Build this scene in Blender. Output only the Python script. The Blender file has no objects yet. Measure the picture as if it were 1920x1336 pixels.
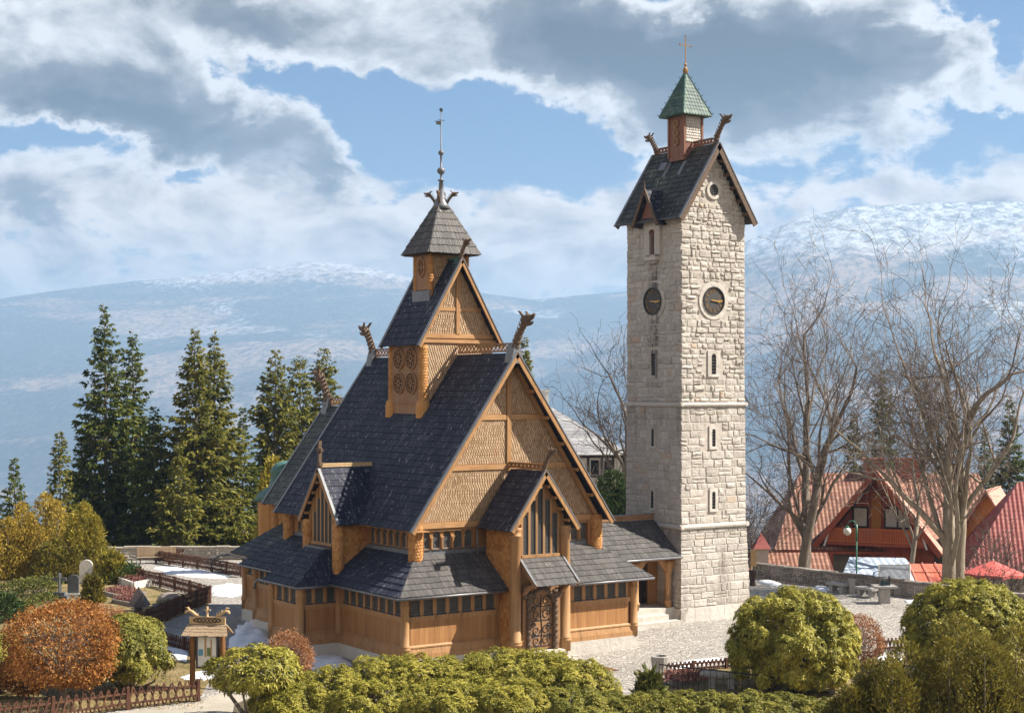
import bpy, math, random
import numpy as np
from mathutils import Vector, Matrix
random.seed(7); RNG = np.random.default_rng(7)
SC = bpy.context.scene
COL = SC.collection
PI = math.pi
G = -0.68                                   # level of the paved yard

# ------------------------------------------------------------------ camera
F, ANG, YH, H = 2917.72, 0.59688, 732.275, 11.0
CA, SA = math.cos(ANG), math.sin(ANG)
CAM = Vector((4.55*CA - 63.404*SA, -4.55*SA - 63.404*CA, H))
RIGHT, FWD = Vector((CA, -SA, 0)), Vector((SA, CA, 0))
cd = bpy.data.cameras.new('camera'); co = bpy.data.objects.new('camera', cd); COL.objects.link(co)
cd.sensor_width = 36; cd.lens = F/1920*36; cd.shift_y = (YH-668)/1920
cd.clip_start = 0.5; cd.clip_end = 60000
co.location = CAM; co.rotation_euler = (PI/2, 0, -ANG); SC.camera = co

def loc(d, l, z=G):
    """world point at depth d and lateral offset l as seen from the hillside viewpoint"""
    return CAM.xy.to_3d() + FWD*d + RIGHT*l + Vector((0, 0, z))
def gp(px, py, z=G):
    d = F*(H-z)/(py-YH); return loc(d, (px-960)/F*d, z)
def dp(px, py, d):
    return loc(d, (px-960)/F*d, H-(py-YH)/F*d)
def depth(p): return (Vector(p)-CAM).dot(FWD)

# ------------------------------------------------------------------ mesh building
ORG = {}
class MB:
    def __init__(s): s.v=[]; s.f=[]
    def add(s, vs, fs):
        n=len(s.v); s.v += [tuple(v) for v in vs]; s.f += [tuple(i+n for i in f) for f in fs]
    def poly(s, *pts): s.add(pts, [tuple(range(len(pts)))])
    def hexa(s, p):   # 8 points: bottom ring, top ring
        s.add(p, [(3,2,1,0),(4,5,6,7),(0,1,5,4),(1,2,6,5),(2,3,7,6),(3,0,4,7)])
    def box(s, x0,x1,y0,y1,z0,z1):
        s.hexa([(x0,y0,z0),(x1,y0,z0),(x1,y1,z0),(x0,y1,z0),(x0,y0,z1),(x1,y0,z1),(x1,y1,z1),(x0,y1,z1)])
    def fbox(s, o, A, N, a0,a1,n0,n1,z0,z1, taper=0):
        """box in a frame: along A, outward N, up z; taper pulls the outer top edge in"""
        o=Vector(o); A=Vector(A); N=Vector(N); Zv=Vector((0,0,1))
        P=lambda a,n,z: o+A*a+N*n+Zv*z
        s.hexa([P(a0,n0,z0),P(a1,n0,z0),P(a1,n1,z0),P(a0,n1,z0),P(a0,n0,z1),P(a1,n0,z1),P(a1,n1-taper,z1),P(a0,n1-taper,z1)])
    def bar(s, p, q, w, h, up=(0,0,1)):
        p=Vector(p); q=Vector(q); d=(q-p)
        if d.length<1e-6: return
        d.normalize(); up=Vector(up); x=d.cross(up)
        if x.length<1e-4: x=d.cross(Vector((1,0,0)))
        x.normalize(); y=x.cross(d); x*=w/2; y*=h/2
        s.hexa([p-x-y,p+x-y,p+x+y,p-x+y,q-x-y,q+x-y,q+x+y,q-x+y])
    def tube(s, pts, rads, n=8, cap=True):
        pts=[Vector(p) for p in pts]
        if not hasattr(rads,'__len__'): rads=[rads]*len(pts)
        t0=(pts[1]-pts[0]).normalized(); ref=Vector((0,0,1)) if abs(t0.z)<.9 else Vector((1,0,0))
        x=t0.cross(ref).normalized(); rings=[]; vs=[]
        for i,p in enumerate(pts):
            t=(pts[min(i+1,len(pts)-1)]-pts[max(i-1,0)])
            t = t.normalized() if t.length>1e-9 else t0
            x=(x-t*x.dot(t)); x = x.normalized() if x.length>1e-6 else t.orthogonal().normalized()
            y=t.cross(x)
            for k in range(n):
                a=2*PI*k/n; vs.append(p+(x*math.cos(a)+y*math.sin(a))*rads[i])
        fs=[]
        for i in range(len(pts)-1):
            for k in range(n):
                k2=(k+1)%n; fs.append((i*n+k,i*n+k2,(i+1)*n+k2,(i+1)*n+k))
        if cap: fs.append(tuple(range(n-1,-1,-1))); m=(len(pts)-1)*n; fs.append(tuple(range(m,m+n)))
        s.add(vs,fs)
    def lathe(s, c, prof, n=16, axis=None):
        """profile of (radius, height) about a vertical axis through c"""
        c=Vector(c); X,Y,Zv=Vector((1,0,0)),Vector((0,1,0)),Vector((0,0,1))
        if axis is not None:
            Zv=Vector(axis).normalized(); X=Zv.orthogonal().normalized(); Y=Zv.cross(X)
        vs=[];fs=[]
        for r,z in prof:
            for k in range(n):
                a=2*PI*k/n; vs.append(c+X*(r*math.cos(a))+Y*(r*math.sin(a))+Zv*z)
        for i in range(len(prof)-1):
            for k in range(n):
                k2=(k+1)%n; fs.append((i*n+k,i*n+k2,(i+1)*n+k2,(i+1)*n+k))
        fs.append(tuple(range(n-1,-1,-1))); m=(len(prof)-1)*n; fs.append(tuple(range(m,m+n)))
        s.add(vs,fs)
    def prism(s, pts, d):
        """planar outline extruded along the vector d"""
        d=Vector(d); p=[Vector(q) for q in pts]; n=len(p)
        s.add(p+[q+d for q in p],[tuple(range(n)),tuple(range(2*n-1,n-1,-1))]+[(i,i+n,(i+1)%n+n,(i+1)%n) for i in range(n)])
    def build(s, name, mat, parent=None, smooth=False, off=None):
        o=Vector(off) if off is not None else (ORG.get(parent.name,Vector((0,0,0))) if parent is not None else Vector((0,0,0)))
        me=bpy.data.meshes.new(name)
        me.from_pydata([tuple(Vector(v)-o) for v in s.v],[],s.f); me.validate(); me.update()
        return link(name, me, mat, parent, smooth, o)
def link(name, me, mat, parent=None, smooth=False, o=None):
    ob=bpy.data.objects.new(name, me); COL.objects.link(ob)
    if mat is not None: me.materials.append(mat)
    if smooth: me.polygons.foreach_set('use_smooth',[True]*len(me.polygons))
    if parent is not None:
        ob.parent=parent; ORG[ob.name]=ORG.get(parent.name,Vector((0,0,0)))
    else:
        if o is not None and o.length>0: ob.location=o
        ORG[ob.name]=Vector(ob.location)
    return ob
def fix_normals(ob):
    import bmesh
    bm=bmesh.new(); bm.from_mesh(ob.data); bmesh.ops.recalc_face_normals(bm,faces=bm.faces); bm.to_mesh(ob.data); bm.free(); return ob
def npmesh(name, V, Q, mat, parent=None, smooth=False):
    """mesh from arrays: V (n,3) and quads Q (m,4)"""
    V=np.asarray(V,dtype=np.float32); Q=np.asarray(Q,dtype=np.int32)
    o=ORG.get(parent.name,Vector((0,0,0))) if parent is not None else Vector((0,0,0))
    V=V-np.array(o,dtype=np.float32)
    me=bpy.data.meshes.new(name); me.vertices.add(len(V)); me.vertices.foreach_set('co',V.ravel())
    k=Q.shape[1]
    me.loops.add(Q.size); me.loops.foreach_set('vertex_index',Q.ravel())
    me.polygons.add(len(Q)); me.polygons.foreach_set('loop_start',np.arange(0,Q.size,k,dtype=np.int32))
    me.polygons.foreach_set('loop_total',np.full(len(Q),k,dtype=np.int32)); me.update(calc_edges=True)
    return link(name, me, mat, parent, smooth)

def tag(o, label=None, cat=None, group=None, kind=None):
    if label: o['label']=label
    if cat: o['category']=cat
    if group: o['group']=group
    if kind: o['kind']=kind
    return o
def empty(name, p, label, cat, group=None):
    o=bpy.data.objects.new(name,None); COL.objects.link(o); o.location=p; o.empty_display_size=.3
    ORG[o.name]=Vector(p); return tag(o,label,cat,group)
def dup(src, parent, p, rz=0, kids=True):
    """a copy of a part (with its sub-parts) at world point p under parent"""
    c=src.copy(); COL.objects.link(c); c.parent=parent; c.location=Vector(p)-ORG[parent.name]; c.rotation_euler=(0,0,rz)
    ORG[c.name]=ORG[parent.name]
    if kids:
        for ch in list(src.children):
            d=ch.copy(); COL.objects.link(d); d.parent=c; ORG[d.name]=ORG[parent.name]
    return c

# ------------------------------------------------------------------ shingles
def clip_range(poly2, v):
    us=[]
    n=len(poly2)
    for i in range(n):
        (u0,v0),(u1,v1)=poly2[i],poly2[(i+1)%n]
        if abs(v1-v0)<1e-9:
            if abs(v-v0)<1e-6: us += [u0,u1]
            continue
        t=(v-v0)/(v1-v0)
        if -1e-6<=t<=1+1e-6: us.append(u0+(u1-u0)*t)
    return (min(us),max(us)) if len(us)>=2 else None
def shingles(mb, poly, row=.33, w=.085, t=.04, shift=None, point=0, slab=.05, jit=.25, lap=1.25, gap=.012, drop=.06, rnd=random):
    """courses of single shingles laid on a planar convex polygon, first edge = the eave"""
    P=[Vector(p) for p in poly]; o=P[0]; U=(P[1]-P[0]).normalized()
    Nn=U.cross(P[-1]-P[0])
    if len(P)==3: Nn=U.cross(P[2]-P[0])
    Nn.normalize(); V=Nn.cross(U)
    p2=[((p-o).dot(U),(p-o).dot(V)) for p in P]; vmax=max(v for u,v in p2)
    if slab: mb.prism([p-Nn*.006 for p in P], -Nn*slab)
    nr=max(1,round(vmax/row)); rh=vmax/nr
    for i in range(nr):
        v0=i*rh-(drop if i==0 else 0); v1=min(vmax-.002,i*rh+rh*lap)
        ra=clip_range(p2,max(v0,0.001)); rb=clip_range(p2,v1-1e-4)
        if not ra or not rb: continue
        a0,a1=ra; sh=(shift*i if shift is not None else rnd.random())%1*w
        u=a0-sh
        while u<a1:
            wd=w*(1+rnd.uniform(-jit,jit)); u0,u1=u+gap/2,u+wd-gap/2; u+=wd
            f0,f1=max(a0,min(a1,u0)),max(a0,min(a1,u1)); g0,g1=max(rb[0],min(rb[1],u0)),max(rb[0],min(rb[1],u1))
            if f1-f0<.006 and g1-g0<.006: continue
            if point==0: dv=rnd.uniform(-.02,.02)
            else: dv=0
            lift=t*rnd.uniform(.8,1.15)
            B=lambda uu,vv,nn: o+U*uu+V*vv+Nn*nn
            if point>0:
                m=(f0+f1)/2
                mb.add([B(f0,v0+point,lift),B(m,v0,lift),B(f1,v0+point,lift),B(g1,v1,.002),B(g0,v1,.002),B(f0,v0+point,0),B(m,v0,0),B(f1,v0+point,0)],
                       [(0,1,2,3,4),(5,6,1,0),(6,7,2,1)])
            else:
                mb.add([B(f0,v0+dv,lift),B(f1,v0+dv,lift),B(g1,v1,.003),B(g0,v1,.003),B(f0,v0+dv,0),B(f1,v0+dv,0)],
                       [(0,1,2,3),(4,5,1,0),(4,0,3),(5,2,1)])
# ------------------------------------------------------------------ materials
class NT:
    def __init__(s, tree): s.t=tree; s.n=tree.nodes; s.l=tree.links
    def new(s, typ, ins=None, **kw):
        nd=s.n.new(typ)
        for k,v in kw.items(): setattr(nd,k,v)
        for k,v in (ins or {}).items():
            sk=nd.inputs[k]
            if isinstance(v, bpy.types.NodeSocket): s.l.new(v,sk)
            else: sk.default_value=v
        return nd
    def math(s, op, a, b=0.0, c=None, clamp=False):
        d={0:a,1:b}
        if c is not None: d[2]=c
        return s.new('ShaderNodeMath',d,operation=op,use_clamp=clamp).outputs[0]
    def noise(s, vec, scale, detail=4, rough=.55, dist=0, lac=2.0):
        return s.new('ShaderNodeTexNoise',{'Vector':vec,'Scale':scale,'Detail':detail,'Roughness':rough,'Distortion':dist,'Lacunarity':lac}).outputs['Fac']
    def ramp(s, fac, stops, interp='LINEAR'):
        r=s.new('ShaderNodeValToRGB',{'Fac':fac}); cr=r.color_ramp; cr.interpolation=interp
        while len(cr.elements)<len(stops): cr.elements.new(.5)
        for e,(p,c) in zip(cr.elements,stops):
            e.position=p; e.color=(c[0],c[1],c[2],1) if hasattr(c,'__len__') else (c,c,c,1)
        return r.outputs['Color']
    def mix(s, fac, a, b, mode='MIX'):
        m=s.new('ShaderNodeMix',data_type='RGBA',blend_type=mode)
        for k,v in ((0,fac),(6,a),(7,b)):
            if isinstance(v,bpy.types.NodeSocket): s.l.new(v,m.inputs[k])
            else: m.inputs[k].default_value = v if k==0 else (*v[:3],1)
        return m.outputs[2]
    def mapping(s, vec, scale=(1,1,1), rot=(0,0,0), loc=(0,0,0)):
        return s.new('ShaderNodeMapping',{'Vector':vec,'Scale':scale,'Rotation':rot,'Location':loc}).outputs[0]
    def ss(s, x, a, b):
        m=s.new('ShaderNodeMapRange',{'Value':x,'From Min':a,'From Max':b},interpolation_type='SMOOTHSTEP'); return m.outputs[0]
def newmat(name):
    m=bpy.data.materials.new(name); m.use_nodes=True; t=NT(m.node_tree); t.n.clear()
    out=t.new('ShaderNodeOutputMaterial'); b=t.new('ShaderNodeBsdfPrincipled'); t.l.new(b.outputs[0],out.inputs[0])
    t.b=b; t.out=out; t.co=t.new('ShaderNodeTexCoord').outputs['Object']; t.geo=t.new('ShaderNodeNewGeometry')
    t.rpi=t.geo.outputs['Random Per Island']
    return m,t
def finish(t, color, rough=.7, bump=None, bstr=.4, bdist=.02, spec=.5, metal=0):
    for k,v in (('Base Color',color),('Roughness',rough)):
        if isinstance(v,bpy.types.NodeSocket): t.l.new(v,t.b.inputs[k])
        else: t.b.inputs[k].default_value=(*v,1) if k=='Base Color' else v
    t.b.inputs['Specular IOR Level'].default_value=spec; t.b.inputs['Metallic'].default_value=metal
    if bump is not None:
        bp=t.new('ShaderNodeBump',{'Height':bump,'Strength':bstr,'Distance':bdist}); t.l.new(bp.outputs[0],t.b.inputs['Normal'])
def island_mat(name, stops, rough=.75, nscale=3., namt=.35, spec=.3, transl=0, bump=0, stretch=(1,1,1), streak=None):
    """colour varies from piece to piece and in soft blotches"""
    m,t=newmat(name); v=t.mapping(t.co,stretch)
    n=t.noise(v,nscale,4)
    f=t.math('ADD',t.math('MULTIPLY',t.rpi,1-namt),t.math('MULTIPLY',t.ss(n,.25,.75),namt))
    c=t.ramp(f,stops)
    if streak:
        sn=t.ss(t.noise(t.mapping(t.co,streak[0]),streak[1],3),streak[2],streak[2]+.09)
        sn=t.math('MULTIPLY',sn,t.ss(t.rpi,.3,.95)); c=t.mix(sn,c,streak[3])
    bh=t.noise(v,nscale*12,3) if bump else None
    finish(t,c,rough,bh,bump,.01,spec)
    if transl:
        tr=t.new('ShaderNodeBsdfTranslucent',{'Color':c}); mx=t.new('ShaderNodeMixShader',{0:transl,1:t.b.outputs[0],2:tr.outputs[0]})
        t.l.new(mx.outputs[0],t.out.inputs[0])
    return m
def simple(name, col, rough=.6, metal=0, spec=.5, var=.25, nscale=6, bump=.2, stretch=(1,1,1)):
    m,t=newmat(name); v=t.mapping(t.co,stretch); n=t.noise(v,nscale,5)
    lo=[c*(1-var) for c in col]; hi=[min(1,c*(1+var)) for c in col]
    c=t.ramp(n,[(.25,lo),(.75,hi)]); finish(t,c,rough,n if bump else None,bump,.01,spec,metal); return m
def wood(name, col, dark, scale=1.0, axis='z', rough=.6, planks=0):
    m,t=newmat(name); st={'z':(9,9,.5),'x':(.5,9,9),'y':(9,.5,9)}[axis]
    g=t.noise(t.mapping(t.co,st),1.6*scale,6,.65,.6); b=t.noise(t.co,.9,4)
    c=t.ramp(t.math('ADD',t.math('MULTIPLY',g,.65),t.math('MULTIPLY',b,.35)),[(.28,dark),(.5,[(a+d)/2 for a,d in zip(col,dark)]),(.72,col)])
    ws=t.ss(t.noise(t.mapping(t.co,(2.6,2.6,.22) if axis=='z' else (1.5,1.5,1.5)),1.3,6,.7),.50,.72); c=t.mix(t.math('MULTIPLY',ws,.55),c,[d*.55 for d in dark])
    gw_=t.ss(t.noise(t.co,.55,5,.6),.55,.75); c=t.mix(t.math('MULTIPLY',gw_,.25),c,(.30,.24,.19))
    h=g
    if planks:
        sp=t.new('ShaderNodeSeparateXYZ',{0:t.co}); u=t.math('ADD',sp.outputs[0],sp.outputs[1])
        fr=t.math('FRACT',t.math('MULTIPLY',u,1/planks)); e=t.ss(t.math('ABSOLUTE',t.math('SUBTRACT',fr,.5)),.465,.495)
        idx=t.new('ShaderNodeTexWhiteNoise',{'W':t.math('FLOOR',t.math('MULTIPLY',u,1/planks))},noise_dimensions='1D').outputs[0]
        c=t.mix(t.math('MULTIPLY',idx,.5),c,dark); c=t.mix(t.math('MULTIPLY',e,.8),c,[d*.35 for d in dark])
        h=t.math('SUBTRACT',g,t.math('MULTIPLY',e,1.5))
    finish(t,c,rough,h,.5,.01,.35); return m

M={}
M['wall']=wood('honey plank wood',(.50,.262,.10),(.27,.122,.042),planks=.24)
M['timber']=wood('honey timber',(.50,.285,.125),(.25,.12,.046))
M['beam']=wood('gable beam wood',(.52,.30,.135),(.34,.17,.07),axis='x')
M['beamy']=wood('side beam wood',(.50,.25,.085),(.30,.13,.045),axis='y')
M['carved']=wood('carved wood',(.40,.22,.10),(.19,.09,.04))
M['pale_wood']=wood('weathered pale shingle wood',(.46,.34,.22),(.26,.18,.11))
M['bark_post']=wood('rough post wood',(.30,.14,.045),(.15,.06,.02))
M['pale_carved']=simple('pale carved wood',(.55,.38,.20),.7,var=.3,nscale=14,bump=.5)
M['dark_wood']=wood('dark brown wood',(.06,.032,.02),(.025,.014,.01))
M['fence']=island_mat('brown stained slats',[(0,(.045,.018,.012)),(.5,(.085,.035,.02)),(1,(.13,.06,.032))],.75,2,.3)
M['dragon']=simple('weathered carved wood',(.12,.076,.048),.8,var=.5,nscale=9,bump=.9)
M['roof']=island_mat('shaded navy roof shingles',[(0,(.014,.016,.031)),(.5,(.028,.031,.052)),(.85,(.052,.055,.072)),(1,(.12,.12,.125))],.65,.6,.35,spec=.25,streak=((9,9,.8),1.1,.585,(.30,.30,.30)))  # navy of shade and blue sky put into the colour, plus worn streaks
M['roof_grey']=island_mat('sunlit grey roof shingles',[(0,(.055,.05,.05)),(.5,(.085,.078,.075)),(1,(.14,.13,.12))],.65,.8,.3,streak=((9,9,.8),1.1,.63,(.34,.32,.30)))  # same shingle, grey of the sunny slopes put into the colour, plus worn streaks
M['roof_moss']=island_mat('mossy roof shingles',[(0,(.025,.025,.028)),(.5,(.05,.05,.048)),(.8,(.09,.09,.06)),(1,(.2,.2,.18))],.55,.5,.5,streak=((9,9,.8),.9,.60,(.4,.4,.4)))
M['scale']=island_mat('gable scale shingles',[(0,(.25,.155,.085)),(.4,(.40,.27,.16)),(.8,(.51,.36,.23)),(1,(.36,.18,.085))],.75,.5,.4)
M['scale_brown']=island_mat('brown scale shingles',[(0,(.30,.125,.036)),(.5,(.48,.225,.07)),(1,(.60,.32,.115))],.75,.8,.35)
M['lead']=simple('lead sheet',(.15,.155,.17),.45,var=.25,nscale=5,bump=.25)
M['gutter']=simple('zinc gutter',(.17,.17,.18),.45,metal=.3,var=.25)
M['darkmetal']=simple('dark wrought iron',(.03,.03,.032),.5,metal=.3)
M['window_metal']=simple('grey window tracery',(.15,.145,.14),.5,var=.2)
M['sill']=simple('dark sill sheet',(.055,.055,.065),.4,var=.2)
M['numeral']=simple('dull bronze numerals',(.30,.17,.06),.5,metal=.4,var=.3)
M['gold']=simple('old gilding',(.62,.36,.10),.35,metal=.6,var=.3)
M['verdigris']=island_mat('verdigris copper',[(0,(.03,.062,.055)),(.5,(.06,.11,.092)),(1,(.15,.20,.14))],.6,2.5,.5)
M['verdigris_plain']=simple('green copper sheet',(.06,.145,.125),.6,var=.4,nscale=3)
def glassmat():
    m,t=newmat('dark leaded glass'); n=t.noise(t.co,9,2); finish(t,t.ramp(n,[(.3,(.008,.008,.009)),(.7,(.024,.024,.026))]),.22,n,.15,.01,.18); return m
M['glass']=glassmat()
M['redturret']=wood('reddish carved wood',(.30,.14,.085),(.15,.06,.04))
def stone(name, stops, rough=.85, stain=.5, nsc=7):
    m,t=newmat(name)
    n1=t.noise(t.co,nsc,8,.65); n2=t.noise(t.mapping(t.co,(1.3,1.3,.35)),.9,5,.6)
    f=t.math('ADD',t.math('MULTIPLY',t.rpi,.55),t.math('MULTIPLY',t.ss(n1,.25,.75),.45))
    c=t.ramp(f,stops); c=t.mix(t.math('MULTIPLY',t.ss(n2,.52,.74),stain),c,(.17,.14,.115))
    oc=t.math('MULTIPLY',t.ss(t.rpi,.97,.985),t.math('ADD',.15,t.math('MULTIPLY',n1,.6))); c=t.mix(oc,c,(.42,.25,.13))
    if name.startswith('tower'):     # run-off stain below the belfry sill and the clock of the side face
        sp=t.new('ShaderNodeSeparateXYZ',{0:t.co}); w_=t.math('ADD',.28,t.math('MULTIPLY',n1,.35)); yy=t.math('ABSOLUTE',t.math('ADD',sp.outputs[1],.02))
        st_=t.math('MULTIPLY',t.math('SUBTRACT',1,t.ss(t.math('DIVIDE',yy,w_),.35,1.3)),t.math('MULTIPLY',t.ss(sp.outputs[2],10.6,13.5),t.math('SUBTRACT',1,t.ss(sp.outputs[2],17.6,18.6))))
        st_=t.math('MULTIPLY',t.math('MULTIPLY',st_,t.math('LESS_THAN',sp.outputs[0],-1.9)),t.ss(t.noise(t.mapping(t.co,(2.2,2.2,.45)),1.2,5,.65),.36,.62)); c=t.mix(t.math('MULTIPLY',st_,.85),c,(.06,.05,.045))
    if name.startswith('tower'):     # darker streaks below the two ledges and at the foot
        z_=sp.outputs[2]; bd=lambda lo,hi: t.math('MULTIPLY',t.ss(z_,lo,hi),t.math('LESS_THAN',z_,hi+.12))
        dm=t.math('MAXIMUM',t.math('MAXIMUM',bd(9.0,10.9),bd(3.6,4.7)),t.math('SUBTRACT',1,t.ss(z_,.6,2.0)))
        dm=t.math('MULTIPLY',dm,t.ss(t.noise(t.mapping(t.co,(1.6,1.6,.3)),1.3,6,.7),.42,.66)); c=t.mix(t.math('MULTIPLY',dm,.6),c,(.14,.12,.095))
    big=t.noise(t.co,nsc*.45,6,.7); h=t.math('ADD',t.math('MULTIPLY',n1,.6),big)
    finish(t,c,rough,h,.9,.06,.2); return m
M['stone']=stone('tower granite blocks',[(0,(.32,.285,.25)),(.35,(.45,.41,.365)),(.7,(.53,.49,.44)),(1,(.62,.58,.525))],stain=.6)
M['ashlar']=stone('smooth ashlar granite',[(0,(.46,.42,.37)),(.5,(.54,.50,.45)),(1,(.60,.56,.505))],stain=.3,nsc=4)
M['mortar']=simple('lime mortar',(.45,.405,.355),.95,var=.25,nscale=5,bump=.5)
M['plinth']=stone('pale plinth stone',[(0,(.44,.41,.37)),(.5,(.52,.485,.43)),(1,(.60,.56,.50))],stain=.25,nsc=5)
M['yardwall']=stone('yard wall rubble',[(0,(.13,.11,.095)),(.5,(.24,.205,.175)),(1,(.38,.33,.285))],stain=.5)
M['palewall']=stone('pale yard wall rubble',[(0,(.30,.26,.21)),(.5,(.42,.37,.31)),(1,(.54,.48,.41))],stain=.3)
M['greystone']=simple('grey gravestone',(.10,.105,.11),.7,var=.3,nscale=8,bump=.4)
M['palestone']=simple('pale gravestone',(.55,.52,.47),.9,var=.25,nscale=10,bump=.8)
M['concrete']=simple('pale cast stone',(.34,.32,.295),.85,var=.2,nscale=6,bump=.4)
M['white']=simple('white paint',(.75,.74,.70),.7,var=.08)
M['plaster']=simple('pale house plaster',(.66,.60,.52),.9,var=.12)
M['paper']=simple('white paper notice',(.8,.8,.78),.8,var=.04,bump=0)
M['paper_blue']=simple('blue printed notice',(.12,.33,.52),.7,var=.5,nscale=30,bump=0)
M['paper_green']=simple('green printed picture',(.16,.22,.08),.7,var=.8,nscale=30,bump=0)
M['paper_tan']=simple('tan board',(.50,.30,.13),.7,var=.2,bump=0)
def tile(name, lo, hi, per=.42, rowh=.42, rot=0):
    m,t=newmat(name); uv=t.new('ShaderNodeUVMap').outputs[0]; sp=t.new('ShaderNodeSeparateXYZ',{0:uv})
    w=t.math('SINE',t.math('MULTIPLY',sp.outputs[0],2*PI/per)); r=t.math('FRACT',t.math('MULTIPLY',sp.outputs[1],1/rowh))
    cell=t.new('ShaderNodeTexWhiteNoise',{'Vector':t.new('ShaderNodeCombineXYZ',{0:t.math('FLOOR',t.math('MULTIPLY',sp.outputs[0],1/per)),1:t.math('FLOOR',t.math('MULTIPLY',sp.outputs[1],1/rowh))}).outputs[0]},noise_dimensions='2D').outputs[0]
    n=t.noise(t.co,1.2,5); f=t.math('ADD',t.math('MULTIPLY',cell,.45),t.math('MULTIPLY',n,.6)); c=t.ramp(f,[(.2,lo),(.8,hi)])
    h=t.math('ADD',t.math('MULTIPLY',w,.5),t.math('MULTIPLY',t.math('SUBTRACT',1,r),.9)); c=t.mix(t.math('MULTIPLY',t.ss(r,.82,.98),.6),c,[x*.3 for x in lo]); c=t.mix(t.math('MULTIPLY',t.ss(w,-.55,-1.),.5),c,[x*.4 for x in lo]); finish(t,c,.65,h,.8,.05,.3); return m
M['tile']=tile('red clay pantiles',(.18,.066,.043),(.36,.185,.12),.32,.36)
M['tile_red']=tile('bright red pantiles',(.26,.05,.045),(.36,.11,.09),.32,.36)
M['sheet']=tile('blue grey ribbed sheet',(.36,.42,.50),(.46,.53,.62),.5,50)
M['slate']=tile('grey slate roof',(.20,.20,.21),(.36,.35,.35),50,.45)
M['salmon']=simple('salmon verge sheet',(.50,.25,.185),.75,var=.2,nscale=2)
M['house_red']=wood('red stained timber',(.48,.11,.045),(.26,.05,.025))
M['house_orange']=wood('orange timber',(.62,.26,.05),(.42,.14,.03))
M['house_orange2']=wood('red orange railing boards',(.62,.17,.05),(.40,.09,.03))
M['awning']=simple('orange red canvas',(.55,.13,.075),.8,var=.25,nscale=2.5)
M['awning_or']=simple('orange canvas',(.70,.24,.05),.8,var=.15)
M['parasol']=simple('red parasol canvas',(.60,.12,.10),.8,var=.15)
M['lampgreen']=simple('green painted steel',(.03,.16,.09),.4)
M['opal']=simple('opal glass globe',(.80,.78,.72),.25,var=.03,bump=0)
def pane(name,col,mixf):
    m,t=newmat(name); finish(t,col,.12,None,0,0,.6); tr=t.new('ShaderNodeBsdfTransparent'); mx=t.new('ShaderNodeMixShader',{0:mixf,1:t.b.outputs[0],2:tr.outputs[0]}); t.l.new(mx.outputs[0],t.out.inputs[0]); return m
M['screen']=pane('clear wind screen glass',(.62,.66,.70),.45)
# vegetation
M['spruce']=island_mat('spruce needles',[(0,(.016,.028,.008)),(.45,(.08,.105,.018)),(.8,(.18,.19,.032)),(1,(.32,.28,.05))],.7,.5,.35,transl=.35)
M['pine']=island_mat('fir needles',[(0,(.03,.042,.010)),(.4,(.13,.14,.022)),(1,(.36,.30,.055))],.7,.5,.35,transl=.38)
M['thuja']=island_mat('golden thuja sprays',[(0,(.075,.07,.012)),(.5,(.31,.26,.035)),(1,(.58,.45,.07))],.7,.8,.4,transl=.3)
M['thuja_bronze']=island_mat('bronze thuja sprays',[(0,(.09,.075,.014)),(.5,(.37,.27,.042)),(1,(.68,.47,.085))],.7,.8,.4,transl=.3)
M['thuja_olive']=island_mat('olive thuja sprays',[(0,(.055,.05,.012)),(.5,(.19,.16,.025)),(1,(.34,.27,.04))],.7,.9,.45,transl=.3)
M['darkshrub']=island_mat('dark evergreen sprays',[(0,(.02,.04,.012)),(.5,(.05,.085,.02)),(1,(.11,.14,.03))],.7,.8,.4,transl=.25)
M['rhodo']=island_mat('rhododendron leaves',[(0,(.06,.07,.014)),(.4,(.25,.23,.035)),(.8,(.47,.41,.07)),(1,(.58,.46,.12))],.5,1.1,.5,spec=.22,transl=.25)
M['rhodo_gold']=island_mat('golden yellow rhododendron leaves',[(0,(.06,.07,.014)),(.4,(.24,.225,.035)),(.8,(.48,.42,.075)),(1,(.64,.54,.14))],.5,1.0,.5,spec=.22,transl=.25)  # yellow leaf tones, varied at random from leaf to leaf
M['rhodo_green']=island_mat('green rhododendron leaves',[(0,(.05,.065,.013)),(.45,(.21,.20,.034)),(.85,(.40,.35,.07)),(1,(.50,.39,.11))],.5,1.1,.5,spec=.22,transl=.25)
M['beech']=island_mat('rust beech leaves',[(0,(.10,.032,.010)),(.4,(.29,.115,.026)),(.8,(.50,.225,.055)),(1,(.66,.40,.14))],.6,2.2,.5,transl=.3)
M['beech_pale']=island_mat('tan beech leaves',[(0,(.22,.09,.035)),(.5,(.38,.18,.08)),(1,(.55,.30,.15))],.6,.9,.3,transl=.3)
M['heather']=island_mat('heather sprigs',[(0,(.11,.04,.035)),(.5,(.22,.09,.075)),(1,(.34,.17,.12))],.8,1.2,.3)
M['hedge']=island_mat('clipped hedge leaves',[(0,(.045,.06,.012)),(.5,(.11,.12,.022)),(1,(.23,.20,.04))],.7,.8,.4,transl=.2)
M['bark']=simple('grey brown bark',(.17,.135,.105),.9,var=.5,nscale=7,bump=.8,stretch=(1,1,.25))
M['bark_pale']=simple('pale lichen bark',(.25,.205,.15),.9,var=.4,nscale=5,bump=.8,stretch=(1,1,.3))
M['twig']=simple('bare twigs',(.085,.065,.052),.9,var=.35,nscale=3,bump=0)
M['twig_pale']=simple('pale bare twigs',(.16,.125,.098),.9,var=.35,nscale=3,bump=0)
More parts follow.
